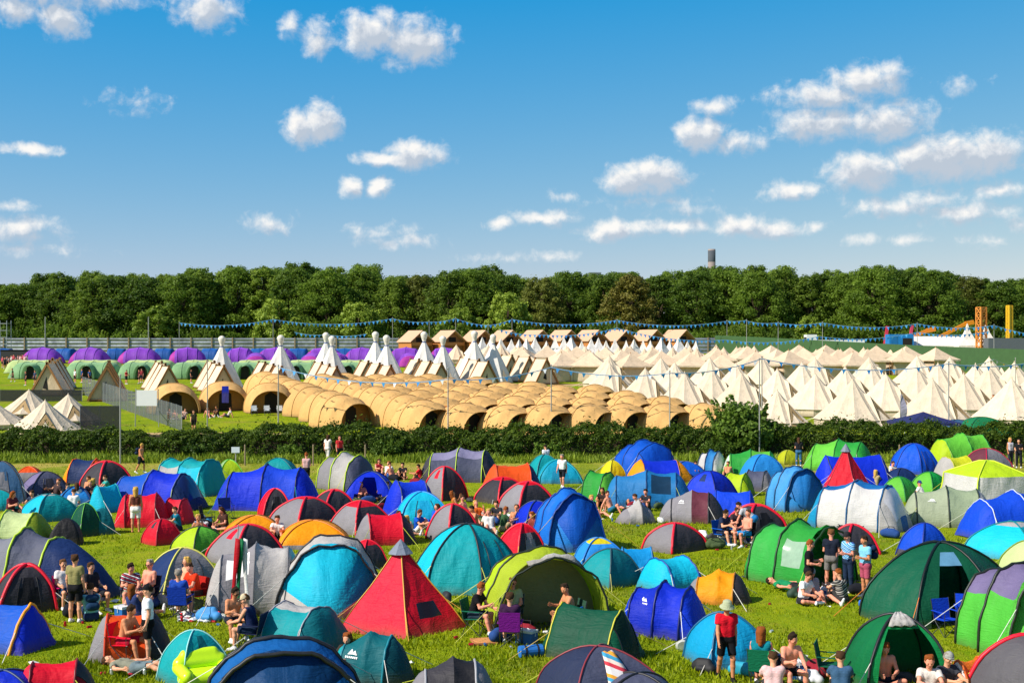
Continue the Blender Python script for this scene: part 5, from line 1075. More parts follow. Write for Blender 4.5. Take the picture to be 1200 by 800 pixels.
def hang(name, label, pts, fl, gap, cols, group=None):
    P = [Vector(p) for p in pts]; r = thing(name, label, 'bunting', P[0], 0, group or 'bunting strings'); path = []
    for a, b in zip(P, P[1:]):
        L = (b - a).length; n = max(4, int(L / gap)); sag = L * .045
        for k in range(n): f = k / n; path.append(a.lerp(b, f) - Vector((0, 0, sag * 4 * f * (1 - f))))
    path.append(P[-1]); path = [p - P[0] for p in path]
    MB().tube(path, .022, 4).build('cord', plain('bunting_cord', '9ab8cc', .8), r)
    Vt = []; Ft = []; Mi = []; dn = Vector((0, 0, -min(fl * .14, .05)))
    for k, (a, b) in enumerate(zip(path, path[1:])):      # flags sewn to one tape
        d = b - a; hf = min(.36, .36 * fl / gap); c0, c1 = a + d * (.5 - hf), a + d * (.5 + hf); base = len(Vt); off = Vector((0, -.01, 0))
        Vt += [a + off, a + dn + off, c0 + off, c0 + dn + off, c1 + off, c1 + dn + off, (c0 + c1) / 2 + off + Vector((random.uniform(-.2, .2), random.uniform(-.35, .35), -1)).normalized() * fl]
        nx_ = base + 7
        if k == len(path) - 2: Vt += [b + off, b + dn + off]
        Ft += [(base, base + 1, base + 3, base + 2), (base + 2, base + 3, base + 5, base + 4), (base + 4, base + 5, nx_ + 1, nx_), (base + 3, base + 6, base + 5)]; Mi += [0, 0, 0, k % len(cols)]
    me = bpy.data.meshes.new('pennant_row'); me.from_pydata(Vt, [], Ft); [me.materials.append(plain('pennant_' + c, c, .7, 0, .1)) for c in cols]; me.polygons.foreach_set('material_index', Mi); me.update()
    link_mesh('pennant_row', me, r).modifiers.new('thickness', 'SOLIDIFY').thickness = .008
SKYB = ('2a8ad0', '4aa8e0', '1f78c0')
def line(px_list, Y, label, fl, gap, cols, poles=True, desc=''):
    pts = []
    for k, q in enumerate(px_list):
        px, py = q[0], q[1]; D = q[2] if len(q) > 2 else Y; p = at_d(px, D, py); pts.append(p)
        if poles: pole(p.x, p.y + .06, p.z + .1, .06, f'thin grey pole holding {desc}, {ORD[k]} from the left')
    hang('bunting', label, pts, fl, gap, cols)
line(((210, 378), (320, 374), (460, 373), (503, 377), (534, 373), (572, 381), (600, 374), (723, 375), (852, 376), (875, 375)), 243, 'blue pennant string high along the trees from the tipis to the lodges', .62, .8, SKYB, True, 'the long blue pennants by the trees')
line(((875, 376), (912, 378), (964, 378), (1075, 379), (1165, 381), (1250, 394)), 215, 'blue pennant string above the far green hoarding', .6, .75, SKYB, True, 'the blue pennants over the green hoarding')
line(((585, 386), (635, 392), (723, 384), (850, 398), (960, 394), (1075, 389), (1160, 388)), 222, 'lower blue pennant string passing behind the lodges', .6, .75, SKYB, False)
line(((345, 389, 205), (382, 392, 205), (430, 391, 205)), 205, 'short blue pennant string between two white tipis', .5, .7, SKYB, False)
line(((326, 430, 104), (525, 444, 98), (646, 430, 99), (785, 437, 98), (893, 420, 100), (1112, 426, 102), (1230, 420, 104)), 99, 'large blue and white pennant string in front of the A-frames and bell tents', .40, 1.0, ('2f86c8', '3a98d8', 'e0e4e8', '2f86c8'), True, 'the nearest large pennants')
line(((1130, 428, 130), (1165, 421, 132), (1210, 432, 134)), 130, 'yellow and white pennant string at the far right', .35, .8, ('e0c040', 'e8e8e8'), False)
for px, py, pb, d in ((141, 440, 543, 'thin pole standing at the hedge left of the sign board'), (243, 424, 505, 'thin pole beside the second barrel tent'), (53, 372, 400, 'tall lamp post before the trees at the far left'), (174, 372, 400, 'tall lamp post before the trees near the light green bush'), (1190, 420, 470, 'thin pole among the bell tents at the far right')):
    p = at(px, pb) if pb > 410 else at_d(px, 247); zt = EYE + (HOR - py) * p.y / FPX; pole(p.x, p.y, zt, .05 if pb > 410 else .11, d)
for k, (px, pb) in enumerate(((525, 532), (890, 538))): p = at(px, pb); pole(p.x, p.y, EYE + (HOR - (432, 421)[k]) * p.y / FPX, .05, ('thin white pole rising from the hedge behind the dark slate tunnel tent', 'thin white pole beside the tall bush in the hedge')[k])
# wooden stakes and a small notice along the hedge foot
for k, px in enumerate((287, 367, 428, 1054, 1190)): p = at(px, 545); o = thing('wooden_stake', f'short wooden stake at the foot of the hedge, {ORD[k]} from the left', 'stake', p, 0, 'stakes along the hedge'); MB().lathe([(.05, 0), (.05, 1.25), (.035, 1.32), (0, 1.33)], 6).build('stake', plain('weathered_post', '8a7a60', .8), o)
p = at(276, 544); o = thing('notice', 'small white notice on a stake at the hedge', 'sign', p); MB().box(-.26, .26, -.02, .02, .75, 1.12).build('board', plain('notice_white', 'c8d4e0', .5), o); MB().box(-.03, .03, .02, .06, 0, 1.05).build('stake', POLE, o)
# feather flags behind the hedge
for px, top, Y, c, d in ((1055, 462, 104, 'b8b4c8', 'pale lilac feather flag in front of the bell tents'), (1194, 452, 108, 'd8607a', 'red and white feather flag at the right edge')):
    p = at_d(px, Y); zt = EYE + (HOR - top) * Y / FPX - p.z; o = thing('feather_flag', d, 'flag', p); MB().tube([(0, 0, 0), (0, 0, zt * .8), (.12, 0, zt * .97), (.3, 0, zt)], .02).build('mast', POLE, o)
    m = MB(); n = 9
    for k in range(n + 1): z = .7 + (zt - .75) * k / n; w = .5 * math.sin(PI * (.25 + .7 * k / n)) + .04; m.v += [(.02, .03 * math.sin(k), z), (.02 + w, .06 * math.sin(k * .9 + 1), z + .08)]
    m.f = [(2 * k, 2 * k + 1, 2 * k + 3, 2 * k + 2) for k in range(n)]; s = m.build('sail', fabric(c, .3), o); s.modifiers.new('thickness', 'SOLIDIFY').thickness = .01
# peaked gazebo and a green tunnel tent close behind the hedge
p = at_d(1082, 97); G = thing('gazebo', 'dark navy gazebo roof showing just over the hedge', 'gazebo', p); V_, F_ = cone_pts(4, [(.03, 2.2), (1.2, 1.85), (2.9, 1.45), (2.9, 1.25)], PI / 4 + .1, .02); MB().add(V_, F_).build('roof', fabric('2c3060', .1), G)
for sx in (-1, 1):
    for sy in (-1, 1): MB().tube([(2.1 * sx, 2.1 * sy, 0), (2. * sx, 2. * sy, 1.4)], .025).build('leg', POLE, G)
T('dome', 1118, 488, 1186, 512, 10, 1.4, '1e7a4a', 'green dome tent behind the hedge at the right', pipe='1a5a3a')
T('dome', 1100, 491, 1146, 510, 10, 1.4, 'bluegrey', 'grey-blue dome tent behind the hedge beside the green one', pipe=BK)
# ---------------------------------------------------------------- far right: marquees, lifting machines, lattice towers, container
mq = at_d(1100, 240, 0); mq = (at_d(1085, 236).x, 236)
o = thing('marquee', 'long white marquee with two pointed peaks behind the green hoarding', 'marquee', (*mq, gz(236) - .5)); MB().add([(-7, -4, 2.6), (8, -4, 2.6), (8, 4, 2.6), (-7, 4, 2.6), (-5, 0, 4.3), (6, 0, 4.3), (-7, -4, 0), (8, -4, 0), (8, 4, 0), (-7, 4, 0)], [(0, 1, 5, 4), (1, 2, 5), (2, 3, 4, 5), (3, 0, 4), (6, 7, 1, 0), (7, 8, 2, 1), (8, 9, 3, 2), (9, 6, 0, 3)]).build('hall', WHT, o)
for x in (6, 9.4):
    V_, F_ = cone_pts(4, [(.05, 6.6), (.7, 4.9), (1.6, 3.6), (3.2, 2.6), (3.2, 0)], PI / 4, .02); MB().add([(a + x, b - 4.6, c) for a, b, c in V_], F_).build('peak', WHT, o)
def tower(px, top, Y, w, label, col):
    p = at_d(px, Y); h = EYE + (HOR - top) * Y / FPX - p.z; o = thing('lattice_tower', label, 'tower', p, .4); m = MB(); M_ = plain('tower_' + col, col, .5, .1, .2)
    for sx in (-1, 1):
        for sy in (-1, 1): MB().bar((w * sx, w * sy, 0), (w * sx, w * sy, h), .22).build('leg', M_, o)
    n = int(h / (w * 2)); 
    for k in range(n):
        z0, z1 = h * k / n, h * (k + 1) / n
        for a, b in (((-w, -w), (w, -w)), ((w, -w), (w, w)), ((w, w), (-w, w)), ((-w, w), (-w, -w))): m.bar((*a, z0), (*b, z1), .15); m.bar((*b, z0), (*a, z1), .15); m.bar((*a, z1), (*b, z1), .12)
    m.build('lattice', M_, o)
tower(1150, 360, 228, .6, 'orange lattice tower behind the white marquee peaks', 'd88a3a'); tower(1183, 358, 228, .34, 'slim yellow lattice tower at the far right', 'e0b020')
def telehandler(px, Y, flip, label, col, ext):
    p = at_d(px, Y); o = thing('lifting_machine', label, 'lifting machine', (p.x, p.y, p.z), PI if flip else 0); M_ = plain('machine_' + col, col, .4, .1, .15); D_ = plain('machine_black', '1c1c1e', .5)
    MB().box(-2.2, 2.2, -.9, .9, .9, 2.0).build('chassis', M_, o); MB().box(-.9, .6, -.95, .1, 2.0, 3.2).build('cab', plain('cab_glass', '28323a', .15), o)
    MB().bar((-1.8, .5, 2.2), (2.4 + ext, .5, 3.6 + ext * .75), .6).build('boom', M_, o); MB().bar((2.4 + ext, .5, 3.6 + ext * .75), (3.9 + ext, .5, 3.9 + ext * .75), .8).build('jib', M_, o)
    for x in (-1.5, 1.5):
        for y in (-1, 1):
            b = MB(); b.lathe([(.3, -.2), (.75, -.18), (.8, 0), (.75, .18), (.3, .2)], 14); b.v = [(v[0] + x, v[2] + y * 1.0, v[1] + .8) for v in b.v]; b.build('wheel', D_, o)
telehandler(1062, 238, False, 'orange telescopic lift with its boom half raised behind the hoarding', 'd88020', 1.6); telehandler(1098, 243, False, 'yellow-orange lift with a raised platform arm by the trees', 'e08a10', 3.2)
p = at_d(1054, 232); o = thing('blue_container', 'bright blue container cabin behind the green hoarding', 'container', (p.x, p.y, p.z)); MB().box(-2.2, 2.2, -1.3, 1.3, .1, 4.3).build('shell', plain('container_blue', '1878c0', .5), o); MB().box(-1.9, -.7, -1.34, -1.31, .3, 3.9).build('door', plain('container_door', '1468a8', .5), o); MB().box(.2, 1.9, -1.34, -1.31, 2.4, 3.6).build('window', DARKM, o)
p = at_d(985, 240); o = thing('flatbed_lorry', 'white lorry trailer parked behind the green hoarding', 'lorry', (p.x, p.y, p.z + .4)); WH = plain('vehicle_white', 'e4e6e8', .4, 0, .05)
MB().box(-4.5, 4.2, -1.2, 1.2, 1.2, 2.6).build('box_body', WH, o); MB().box(-6.6, -4.7, -1.2, 1.2, .8, 3.6).build('cab', WH, o); MB().box(-6.64, -6.61, -1., 1., 2.1, 3.1).build('windscreen', DARKM, o)
for x in (-5.6, 1.8, 3.2): b = MB(); b.lathe([(.2, -1.2), (.5, -1.2), (.5, 1.2), (.2, 1.2)], 12); b.v = [(v[0] + x, v[2], v[1] + .5) for v in b.v]; b.build('wheel', DARKM, o)
p = at_d(1182, 225); o = thing('flatbed_lorry', 'dark lorry with a pale cab at the far right behind the hoarding', 'lorry', (p.x, p.y, p.z + .6)); MB().box(-4, 3, -1.2, 1.2, 1.2, 3.3).build('box_body', plain('lorry_grey', '5a6068', .5), o); MB().box(3.15, 5, -1.2, 1.2, .8, 3.1).build('cab', WH, o)
for x in (-2.6, 1.8, 4.1): b = MB(); b.lathe([(.2, -1.2), (.5, -1.2), (.5, 1.2), (.2, 1.2)], 12); b.v = [(v[0] + x, v[2], v[1] + .5) for v in b.v]; b.build('wheel', DARKM, o)
for px, c, Y, d in ((1035, 'c03048', 239, 'red lifting arm leaning left of the orange lift'), (1064, 'c84060', 246, 'short red lifting arm behind the orange lift')): p = at_d(px, Y); o = thing('boom_arm', d, 'lifting machine', p); MB().bar((0, 0, .2), (.8, 0, 5.6), .5).build('arm', plain('arm_' + c, c, .5), o); MB().box(-1.2, 1., -.7, .7, .1, 1.2).build('base', DARKM, o)
# scaffold tower and dark stage skirts at the far left
p = at_d(4, 232); o = thing('scaffold_tower', 'silver scaffold tower at the far left edge', 'scaffold', p); ST = plain('galvanised_tube', 'b4b8ba', .4, .6)
for sx in (-1, 1):
    for sy in (-1, 1): MB().tube([(1. * sx, 1. * sy, 0), (1. * sx, 1. * sy, 6.8)], .06).build('upright', ST, o)
for k in range(5): MB().box(-1., 1., -1., 1., 1.2 + 1.25 * k, 1.3 + 1.25 * k).build('deck', ST, o)
p = at_d(22, 222); o = thing('stage_skirt', 'black skirted platform in front of the hoarding at the far left', 'platform', p); MB().box(-2.6, 2.6, -1.5, 1.5, 0, 1.9).build('skirt', plain('black_scrim', '2a2c30', .8), o); MB().box(-2.7, 2.7, -1.6, 1.6, 1.9, 2.0).build('deck', DARKM, o)
# power station chimney and block roofs beyond the wood
p = at_d(834, 900); o = thing('chimney', 'tall concrete chimney rising beyond the treetops', 'chimney', (p.x, p.y, 7)); zt = EYE + (HOR - 292) * 900 / FPX - 7
MB().lathe([(3.1, 0), (2.75, zt * .55), (2.6, zt), (2.2, zt), (2.2, zt - 2)], 28).build('shaft', plain('stained_concrete', '8a7f7a', .9, 0, .35, .12), o, True); MB().lathe([(2.66, zt - 9), (2.66, zt - 1), (2.62, zt - 1)], 28).build('top_band', plain('dark_concrete', '4a5058', .9, 0, .2, .2), o, True)
for px, w, d in ((697, 7, 'grey flat roofed block seen between treetops left of the chimney'), (725, 8, 'second grey flat roofed block seen between treetops, nearer the chimney')): p = at_d(px, 800); o = thing('block_building', d, 'building', (p.x, p.y, 7)); h = EYE + (HOR - 321) * 800 / FPX - 7; MB().box(-w / 2, w / 2, -4, 4, 0, h).build('wall', plain('block_wall', '8c94a0', .8), o); MB().box(-w / 2 - .3, w / 2 + .3, -4.3, 4.3, h, h + .8).build('roof', plain('block_roof', '6a7480', .8), o)
# ---------------------------------------------------------------- hedge, bush, wood
def leaf_cloud(centres, normals, sizes, jitter=.55):
    n = len(centres); C = np.asarray(centres); N = np.asarray(normals) + RNG.normal(0, jitter, (n, 3)); N /= np.linalg.norm(N, axis=1, keepdims=True) + 1e-9
    A = np.cross(N, RNG.normal(0, 1, (n, 3))); A /= np.linalg.norm(A, axis=1, keepdims=True) + 1e-9; B = np.cross(N, A); s = np.asarray(sizes)[:, None]
    V = np.stack([C - A * s, C + B * s * .55 + N * s * .12, C + A * s, C - B * s * .55 + N * s * .12], 1)
    return V.reshape(-1, 3), np.arange(n * 4).reshape(-1, 4)
def sphere_pts(n):
    d = RNG.normal(0, 1, (n, 3)); return d / np.linalg.norm(d, axis=1, keepdims=True)
HL = leaf_mat('hawthorn_leaf', '304a10', '80982c', .45, .7); BL = leaf_mat('bush_leaf', '2c4610', '769434', .35, .6)
BARK = plain('bark', '4a3c2c', .9, 0, .3, 3)
def hedge():
    o = thing('hedge', 'long clipped hawthorn hedge dividing the camping field from the canvas tents', 'hedge', (0, 87.6, gz(87.6))); n = 120000
    X = RNG.uniform(-48, 48, n); h = 1.95 + .15 * np.sin(X * .35) + .16 * np.sin(X * 1.13 + 1) + .12 * np.sin(X * 2.9) + np.clip((X - 8) * .012, 0, .4) - np.clip((-14 - X) * .02, 0, .3); 
    a = RNG.uniform(-.35, PI * .78, n); w = 1.0 + .16 * np.sin(X * .8 + 2) + .14 * np.sin(X * 2.1)
    r = RNG.uniform(.8, 1.06, n) + .10 * np.sin(X * 3.7 + a * 5) + .08 * np.sin(X * 7.1 - a * 7)
    Y = -np.cos(a) * w * r; Z = np.where(a > 0, .55 * h + np.sin(np.clip(a, 0, PI)) * .45 * h * r, .55 * h * (1 + a / .35) + .05)
    N = np.stack([np.zeros(n), -np.cos(a), np.sin(np.clip(a, 0, PI)) + .1], 1)
    spr = RNG.random(n) < .05; Z = np.where(spr, Z + RNG.random(n) ** 1.6 * .6, Z)
    V, Q = leaf_cloud(np.stack([X, Y, Z], 1), N, RNG.uniform(.05, .115, n), .7); link_mesh('leaves', np_mesh('hedge_leaves', V, Q, [HL]), o)
    m = MB()
    for k in range(200): x = -47.5 + k * .475; m.tube([(x, 0, 0), (x + random.uniform(-.2, .2), random.uniform(-.3, .1), 1.5)], .04, 4, .015)
    m.box(-48, 48, -.35, .5, .05, 1.45); m.build('stems', BARK, o)
hedge()
def shrub(px, Y, w, h, label, mat, n=5000, ls=.16, name='shrub', group=None):
    p = at_d(px, Y); o = thing(name, label, 'bush', p, 0, group); C = []; N = []
    for k in range(26):
        d = sphere_pts(1)[0]; c = np.array((d[0] * w * .36, d[1] * w * .3, h * .52 + d[2] * h * .30)); rr = random.uniform(.16, .30) * min(w, h); q = sphere_pts(n // 26); C.append(c + q * rr * RNG.uniform(.6, 1.1, (len(q), 1))); N.append(q)
    for k in range(40):    # young shoots breaking the outline
        a = random.uniform(0, 2 * PI); rr = random.uniform(.1, .5) * w; z0 = h * random.uniform(.45, .85); L = h * random.uniform(.15, .4); q = RNG.random(24); d_ = np.array((math.cos(a) * .5, math.sin(a) * .5, 1.)); C.append(np.array((math.cos(a) * rr, math.sin(a) * rr * .8, z0)) + q[:, None] * d_ * L + RNG.normal(0, .05, (24, 3))); N.append(sphere_pts(24))
    C = np.concatenate(C); N = np.concatenate(N); C[:, 2] = np.maximum(C[:, 2], .05); V, Q = leaf_cloud(C, N, RNG.uniform(ls * .6, ls * 1.3, len(C))); link_mesh('leaves', np_mesh('leaves', V, Q, [mat]), o)
    m = MB(); [m.tube([(0, 0, 0), (random.uniform(-.2, .2) * w, random.uniform(-.2, .2) * w, h * .6)], .06, 5, .02) for _ in range(5)]; m.build('stems', BARK, o)
shrub(872, 87.5, 4.0, 3.5, 'tall round light green bush growing out of the hedge', BL, 7000, .17)
for k, (px, w, h) in enumerate(((452, 2.2, 1.4), (592, 2.4, 1.5), (640, 1.8, 1.2), (845, 2.6, 1.4), (232, 2.0, 1.1), (1120, 2.4, 1.1), (340, 1.6, 1.0), (760, 2.2, 1.3))):
    shrub(px, 85.9, w, h * .8, f'low bramble clump at the foot of the hedge, {ORD[sorted((452, 592, 640, 845, 232, 1120, 340, 760)).index(px)]} from the left', BL, 1400, .09, 'bramble_clump')
TL = [leaf_mat('tree_leaf_dark', '34521a', '86a236', .55, .16), leaf_mat('tree_leaf_mid', '3e5c1a', '98b040', .55, .16), leaf_mat('tree_leaf_olive', '4c561e', '98a048', .55, .16), leaf_mat('tree_leaf_rust', '4e501c', '948c3c', .3, .2), leaf_mat('tree_leaf_light', '527018', 'acc048', .35, .2)]
def make_tree(name, mat, w, h, n, clumps, low=.16, seed=0):
    rg = random.Random(seed); r = thing(name, '', 'tree'); C = []; N = []; limbs = []
    for k in range(clumps):
        f = (k + .5) / clumps; z = h * (low + (1 - low) * f ** .85); prof = math.sin(min(1, (1 - (z / h - low) / (1 - low)) * 1.35 + .12) * PI / 2) ** .8 * (.75 + .25 * min(1, (z / h - low) / .25))
        a = k * 2.39996 + rg.uniform(-.4, .4); rr = w / 2 * prof * rg.uniform(.55, 1.0); c = np.array((math.cos(a) * rr, math.sin(a) * rr, z - rg.uniform(0, .06) * h)); s = rg.uniform(.085, .16) * w * (1 - .35 * f)
        m = int(n / clumps * rg.uniform(.7, 1.3)); q = sphere_pts(m); rad_ = RNG.random((m, 1)) ** .4; C.append(c + q * np.array((1.05, 1.05, .8)) * s * rad_ * (1 + .55 * RNG.random((m, 1)) * (RNG.random((m, 1)) < .25))); N.append(q + np.array((0, 0, .35)))
        if k % 4 == 0: limbs.append(c)
    C = np.concatenate(C); V, Q = leaf_cloud(C, np.concatenate(N), RNG.uniform(.12, .28, len(C)), .45); link_mesh('crown', np_mesh('crown', V, Q, [mat]), r)
    b = MB(); b.tube([(0, 0, 0), (.1, .05, h * .3), (0, .1, h * .62), (.05, 0, h * .85)], .26, 7, .06)
    for c in limbs: b.tube([(0, 0, min(c[2] * .55, h * .55)), (c[0] * .5, c[1] * .5, c[2] * .8), tuple(c)], .09, 5, .02)
    b.build('trunk', BARK, r); return freeze(r)
PROTO = [[make_tree('broadleaf_tree', TL[0], 11, 15, 17000, 120, .04, 1), 'dark green broadleaf tree'], [make_tree('broadleaf_tree', TL[1], 10, 14.5, 17000, 120, .04, 2), 'mid green broadleaf tree'], [make_tree('broadleaf_tree', TL[1], 8.5, 16, 15000, 110, .06, 3), 'tall narrow broadleaf tree'],
         [make_tree('broadleaf_tree', TL[2], 10, 14, 16000, 110, .04, 4), 'olive brown broadleaf tree'], [make_tree('broadleaf_tree', TL[3], 9.5, 14, 15000, 110, .04, 5), 'rust tinted autumn tree'], [make_tree('young_tree', TL[4], 8, 8, 9000, 70, .03, 6), 'light green young tree'], [make_tree('broadleaf_tree', TL[0], 12, 14, 19000, 130, .03, 7), 'broad dark green tree']]
tr = random.Random(21); used = set()
TOP = ((0, 334), (20, 326), (60, 320), (95, 322), (130, 320), (180, 320), (240, 314), (300, 312), (330, 308), (400, 312), (440, 312), (470, 325), (515, 316), (575, 314), (620, 328), (660, 318), (690, 318), (740, 318), (790, 318), (830, 312), (860, 314), (930, 312), (990, 318), (1035, 312), (1070, 310), (1110, 318), (1150, 324), (1200, 328))
def top_at(px): return float(np.interp(px, [a for a, b in TOP], [b for a, b in TOP]))
lab = []
def tree(kind, px, Y, top, desc):
    P, nm = PROTO[kind]; p = at_d(px, Y); H0 = (15, 14.5, 16, 14, 14, 8, 14)[kind]; h = (EYE + (HOR - top) * Y / FPX - p.z) / H0
    place(P, (p.x, p.y, p.z), tr.uniform(0, 6.28), f'{nm} {desc}', 'trees of the wood along the horizon', (tr.uniform(1.05, 1.3) * min(h, 1.15), tr.uniform(1.05, 1.3) * min(h, 1.15), h))
N1 = 37; seq = []
for k in range(N1):
    px = -40 + k * 35.5 + tr.uniform(-7, 7); kind = tr.choice((0, 0, 1, 1, 2, 6, 6))
    if abs(px - 745) < 18: kind = 4
    if abs(px - 640) < 16 or abs(px - 500) < 14 or 1095 < px < 1150: kind = 3
    tree(kind, px, 276 + tr.uniform(-4, 6), top_at(px) + tr.uniform(1, 8), f'in the front rank of the wood, number {k + 1} from the left')
for k in range(34):
    px = -30 + k * 38 + tr.uniform(-9, 9); tree(tr.choice((0, 1, 2, 2, 6)), px, 290 + tr.uniform(-3, 5), top_at(px) + tr.uniform(-1, 5), f'in the second rank of the wood, number {k + 1} from the left')
for k in range(28):
    px = -40 + k * 46 + tr.uniform(-9, 9); tree(tr.choice((0, 1, 6)), px, 305 + tr.uniform(-3, 6), top_at(px) + tr.uniform(-2, 8), f'in the rear rank of the wood, number {k + 1} from the left')
for px, top, d in ((186, 360, 'standing before the wood beside the tall lamp post'), (322, 352, 'before the wood, above the leftmost gap between tipis'), (420, 356, 'before the wood behind the middle tipis'), (540, 362, 'before the wood left of the lodges'), (595, 345, 'before the wood above the fourth lodge'), (950, 372, 'before the wood above the white lorry'), (345, 372, 'low before the wood beside a bunting pole')): tree(5, px, 266, top, d)

for k in range(30):
    px = -30 + k * 43 + tr.uniform(-12, 12); shrub(px, 264 + tr.uniform(-2, 3), tr.uniform(7, 10), tr.uniform(3.5, 6), 'dark leafy bush in the understorey along the foot of the wood', TL[0] if k % 3 else TL[1], 2600, .26, 'woodland_bush', 'bushes along the foot of the wood')
# ---------------------------------------------------------------- people
TS = 'sitting on the grass '
P = person
# lower left
P(88, 729, 170, 'stand', 'tee:8f8858', 'shorts:1c1c20', 'sb', label='man in khaki tee and black shorts standing with his back turned')
sitter(110, 716, 60, 'chair', 'tee:22242c', 'shorts:2a2a30', 'sb', 'fair', '20284a', 'dark blue folding chair under the man in black tee', 'man in black tee on a chair beside the man in khaki')
P(106, 726, -150, 'knees', 'tee:8ad0d8', 'shorts:2a3a5a', 'sb', label='person in pale turquoise tee sitting low behind the chairs', extra='pack:1c3a58')
sitter(76, 712, 40, 'chair', 'tee:e8e0dc', 'shorts:2f4a6a', 'sl', 'fair', 'e0187a', 'bright pink folding chair beside the man in khaki', 'person in white tee on the pink folding chair')
sitter(153, 714, 20, 'chair_lean', 'tee:#stripe', 'shorts:b0a890', 'sd', 'rosy', '2a3450', 'navy folding chair in the group by the navy and grey tent', 'man in navy tee leaning forward on a chair')
sitter(172, 712, -30, 'chair', None, 'shorts:a0a098', 'sg', 'rosy', '30344a', 'dark folding chair under the grey haired bare chested man', 'grey haired bare chested man sitting in the group', extra='shades')
P(163, 726, 150, 'side', 'vest:2c3a6a', 'shorts:2a2e4a', 'lr', label='red haired woman sitting with her back turned in the group')
P(173, 776, -70, 'stand', 'tee:eef0f4', 'shorts:141416', 'sd', hat='cap:1a1a1e', label='man in white tee, black shorts and black cap standing')
sitter(146, 774, 70, 'chair_lean', None, 'shorts:c01838', 'sd', 'tanned', 'e01030', 'red folding chair beside the orange pop-up tent', 'bare chested dark haired man on the red folding chair')
P(160, 788, 75, 'lie', 'tee:8a8a78', 'shorts:6a7a80', 'sb', label='person lying on the grass beside the red folding chair', feet=None)
sitter(214, 708, -55, 'chair', None, 'shorts:d8c8b0', 'ly', 'fair', '20284a', 'navy folding chair under the blonde woman', 'blonde woman sitting among cans before the grey tent')
sitter(211, 724, 175, 'chair', 'tee:2048a8', 'shorts:3a3a40', 'sg', 'fair', '123aa8', 'royal blue folding chair with its back to the camera', 'person with grey cap low in the royal blue chair', hat='cap:9a9ca0')
sitter(229, 714, -40, 'chair_lean', 'tee:d83818', 'shorts:3a2a28', 'sb', 'rosy', 'b02018', 'red folding chair in front of the pale grey tent', 'man in orange-red top on a red chair')
P(273, 748, 30, 'chair_lean', None, 'shorts:1e2230', 'sd', 'tanned', label='bare chested man with sunglasses sitting by the flag', extra='shades')
sitter(296, 760, -100, 'chair_lean', 'vest:1c2a50', 'shorts:20304a', 'sl', 'fair', '1c2444', 'navy folding chair behind the teal tent', 'man in beige cap and navy vest facing left', hat='cap:c8b898')
P(408, 792, -20, 'knees', 'tee:3a3028', 'shorts:2a2a2a', 'lr', label='red haired person peeping from behind the large blue pop-up')
# left, middle distance
P(159, 624, 190, 'stand', 'crop:6a3a30', 'shorts:f0eee8', 'ly', 'tanned', label='woman in white shorts standing before the crimson tunnel', feet=None)
P(206, 622, -60, 'knees', 'tee:18708a', 'trunks:2a3040', 'sb', label='person in teal tee sitting beside the small red tent')
P(165, 554, 80, 'walk', None, 'shorts:20242c', 'sy', 'tanned', extra='pack:22304a', label='bare chested fair haired man walking by the hedge with a backpack')
for k, (x, y, f, ps, t_, h, s) in enumerate(((52, 583, 30, 'knees', 'tee:d8b880', 'ly', 'tanned'), (64, 584, -40, 'side', 'tee:4a3a3a', 'sr', 'fair'), (78, 589, 50, 'cross', 'tee:20242c', 'sb', 'fair'), (90, 590, 200, 'knees', 'vest:e0d8d0', 'lb', 'rosy'), (98, 580, -30, 'legs_out', None, 'sb', 'tanned'), (106, 586, 10, 'knees', 'tee:26222a', 'ly', 'fair'), (114, 583, 160, 'side', 'vest:1a1c22', 'ly', 'rosy'), (124, 579, -60, 'knees', 'tee:3aa098', 'sb', 'fair'), (86, 598, 190, 'cross', 'tee:e8e4e0', 'sb', 'fair'))):
    P(x, y, f, ps, t_, 'shorts:2c3040', h, s, label=f'{ORD[k]} of the campers sitting in a cluster behind the turquoise dome on the left')
P(384, 541, 160, 'walk', 'tee:e8e0d8', 'trousers:e0dcd4', 'lb', label='person in white walking along the hedge in the left centre')
P(398, 543, 30, 'stand', 'tee:c83038', 'shorts:28282c', 'sb', 'rosy', label='person in red top standing by the hedge beside the walker in white')
P(359, 570, 175, 'stand_hold', 'vest:c8a0a0', 'shorts:1e1e22', 'ur', 'rosy', label='person in a pale pink top standing right of the biggest blue tunnel')
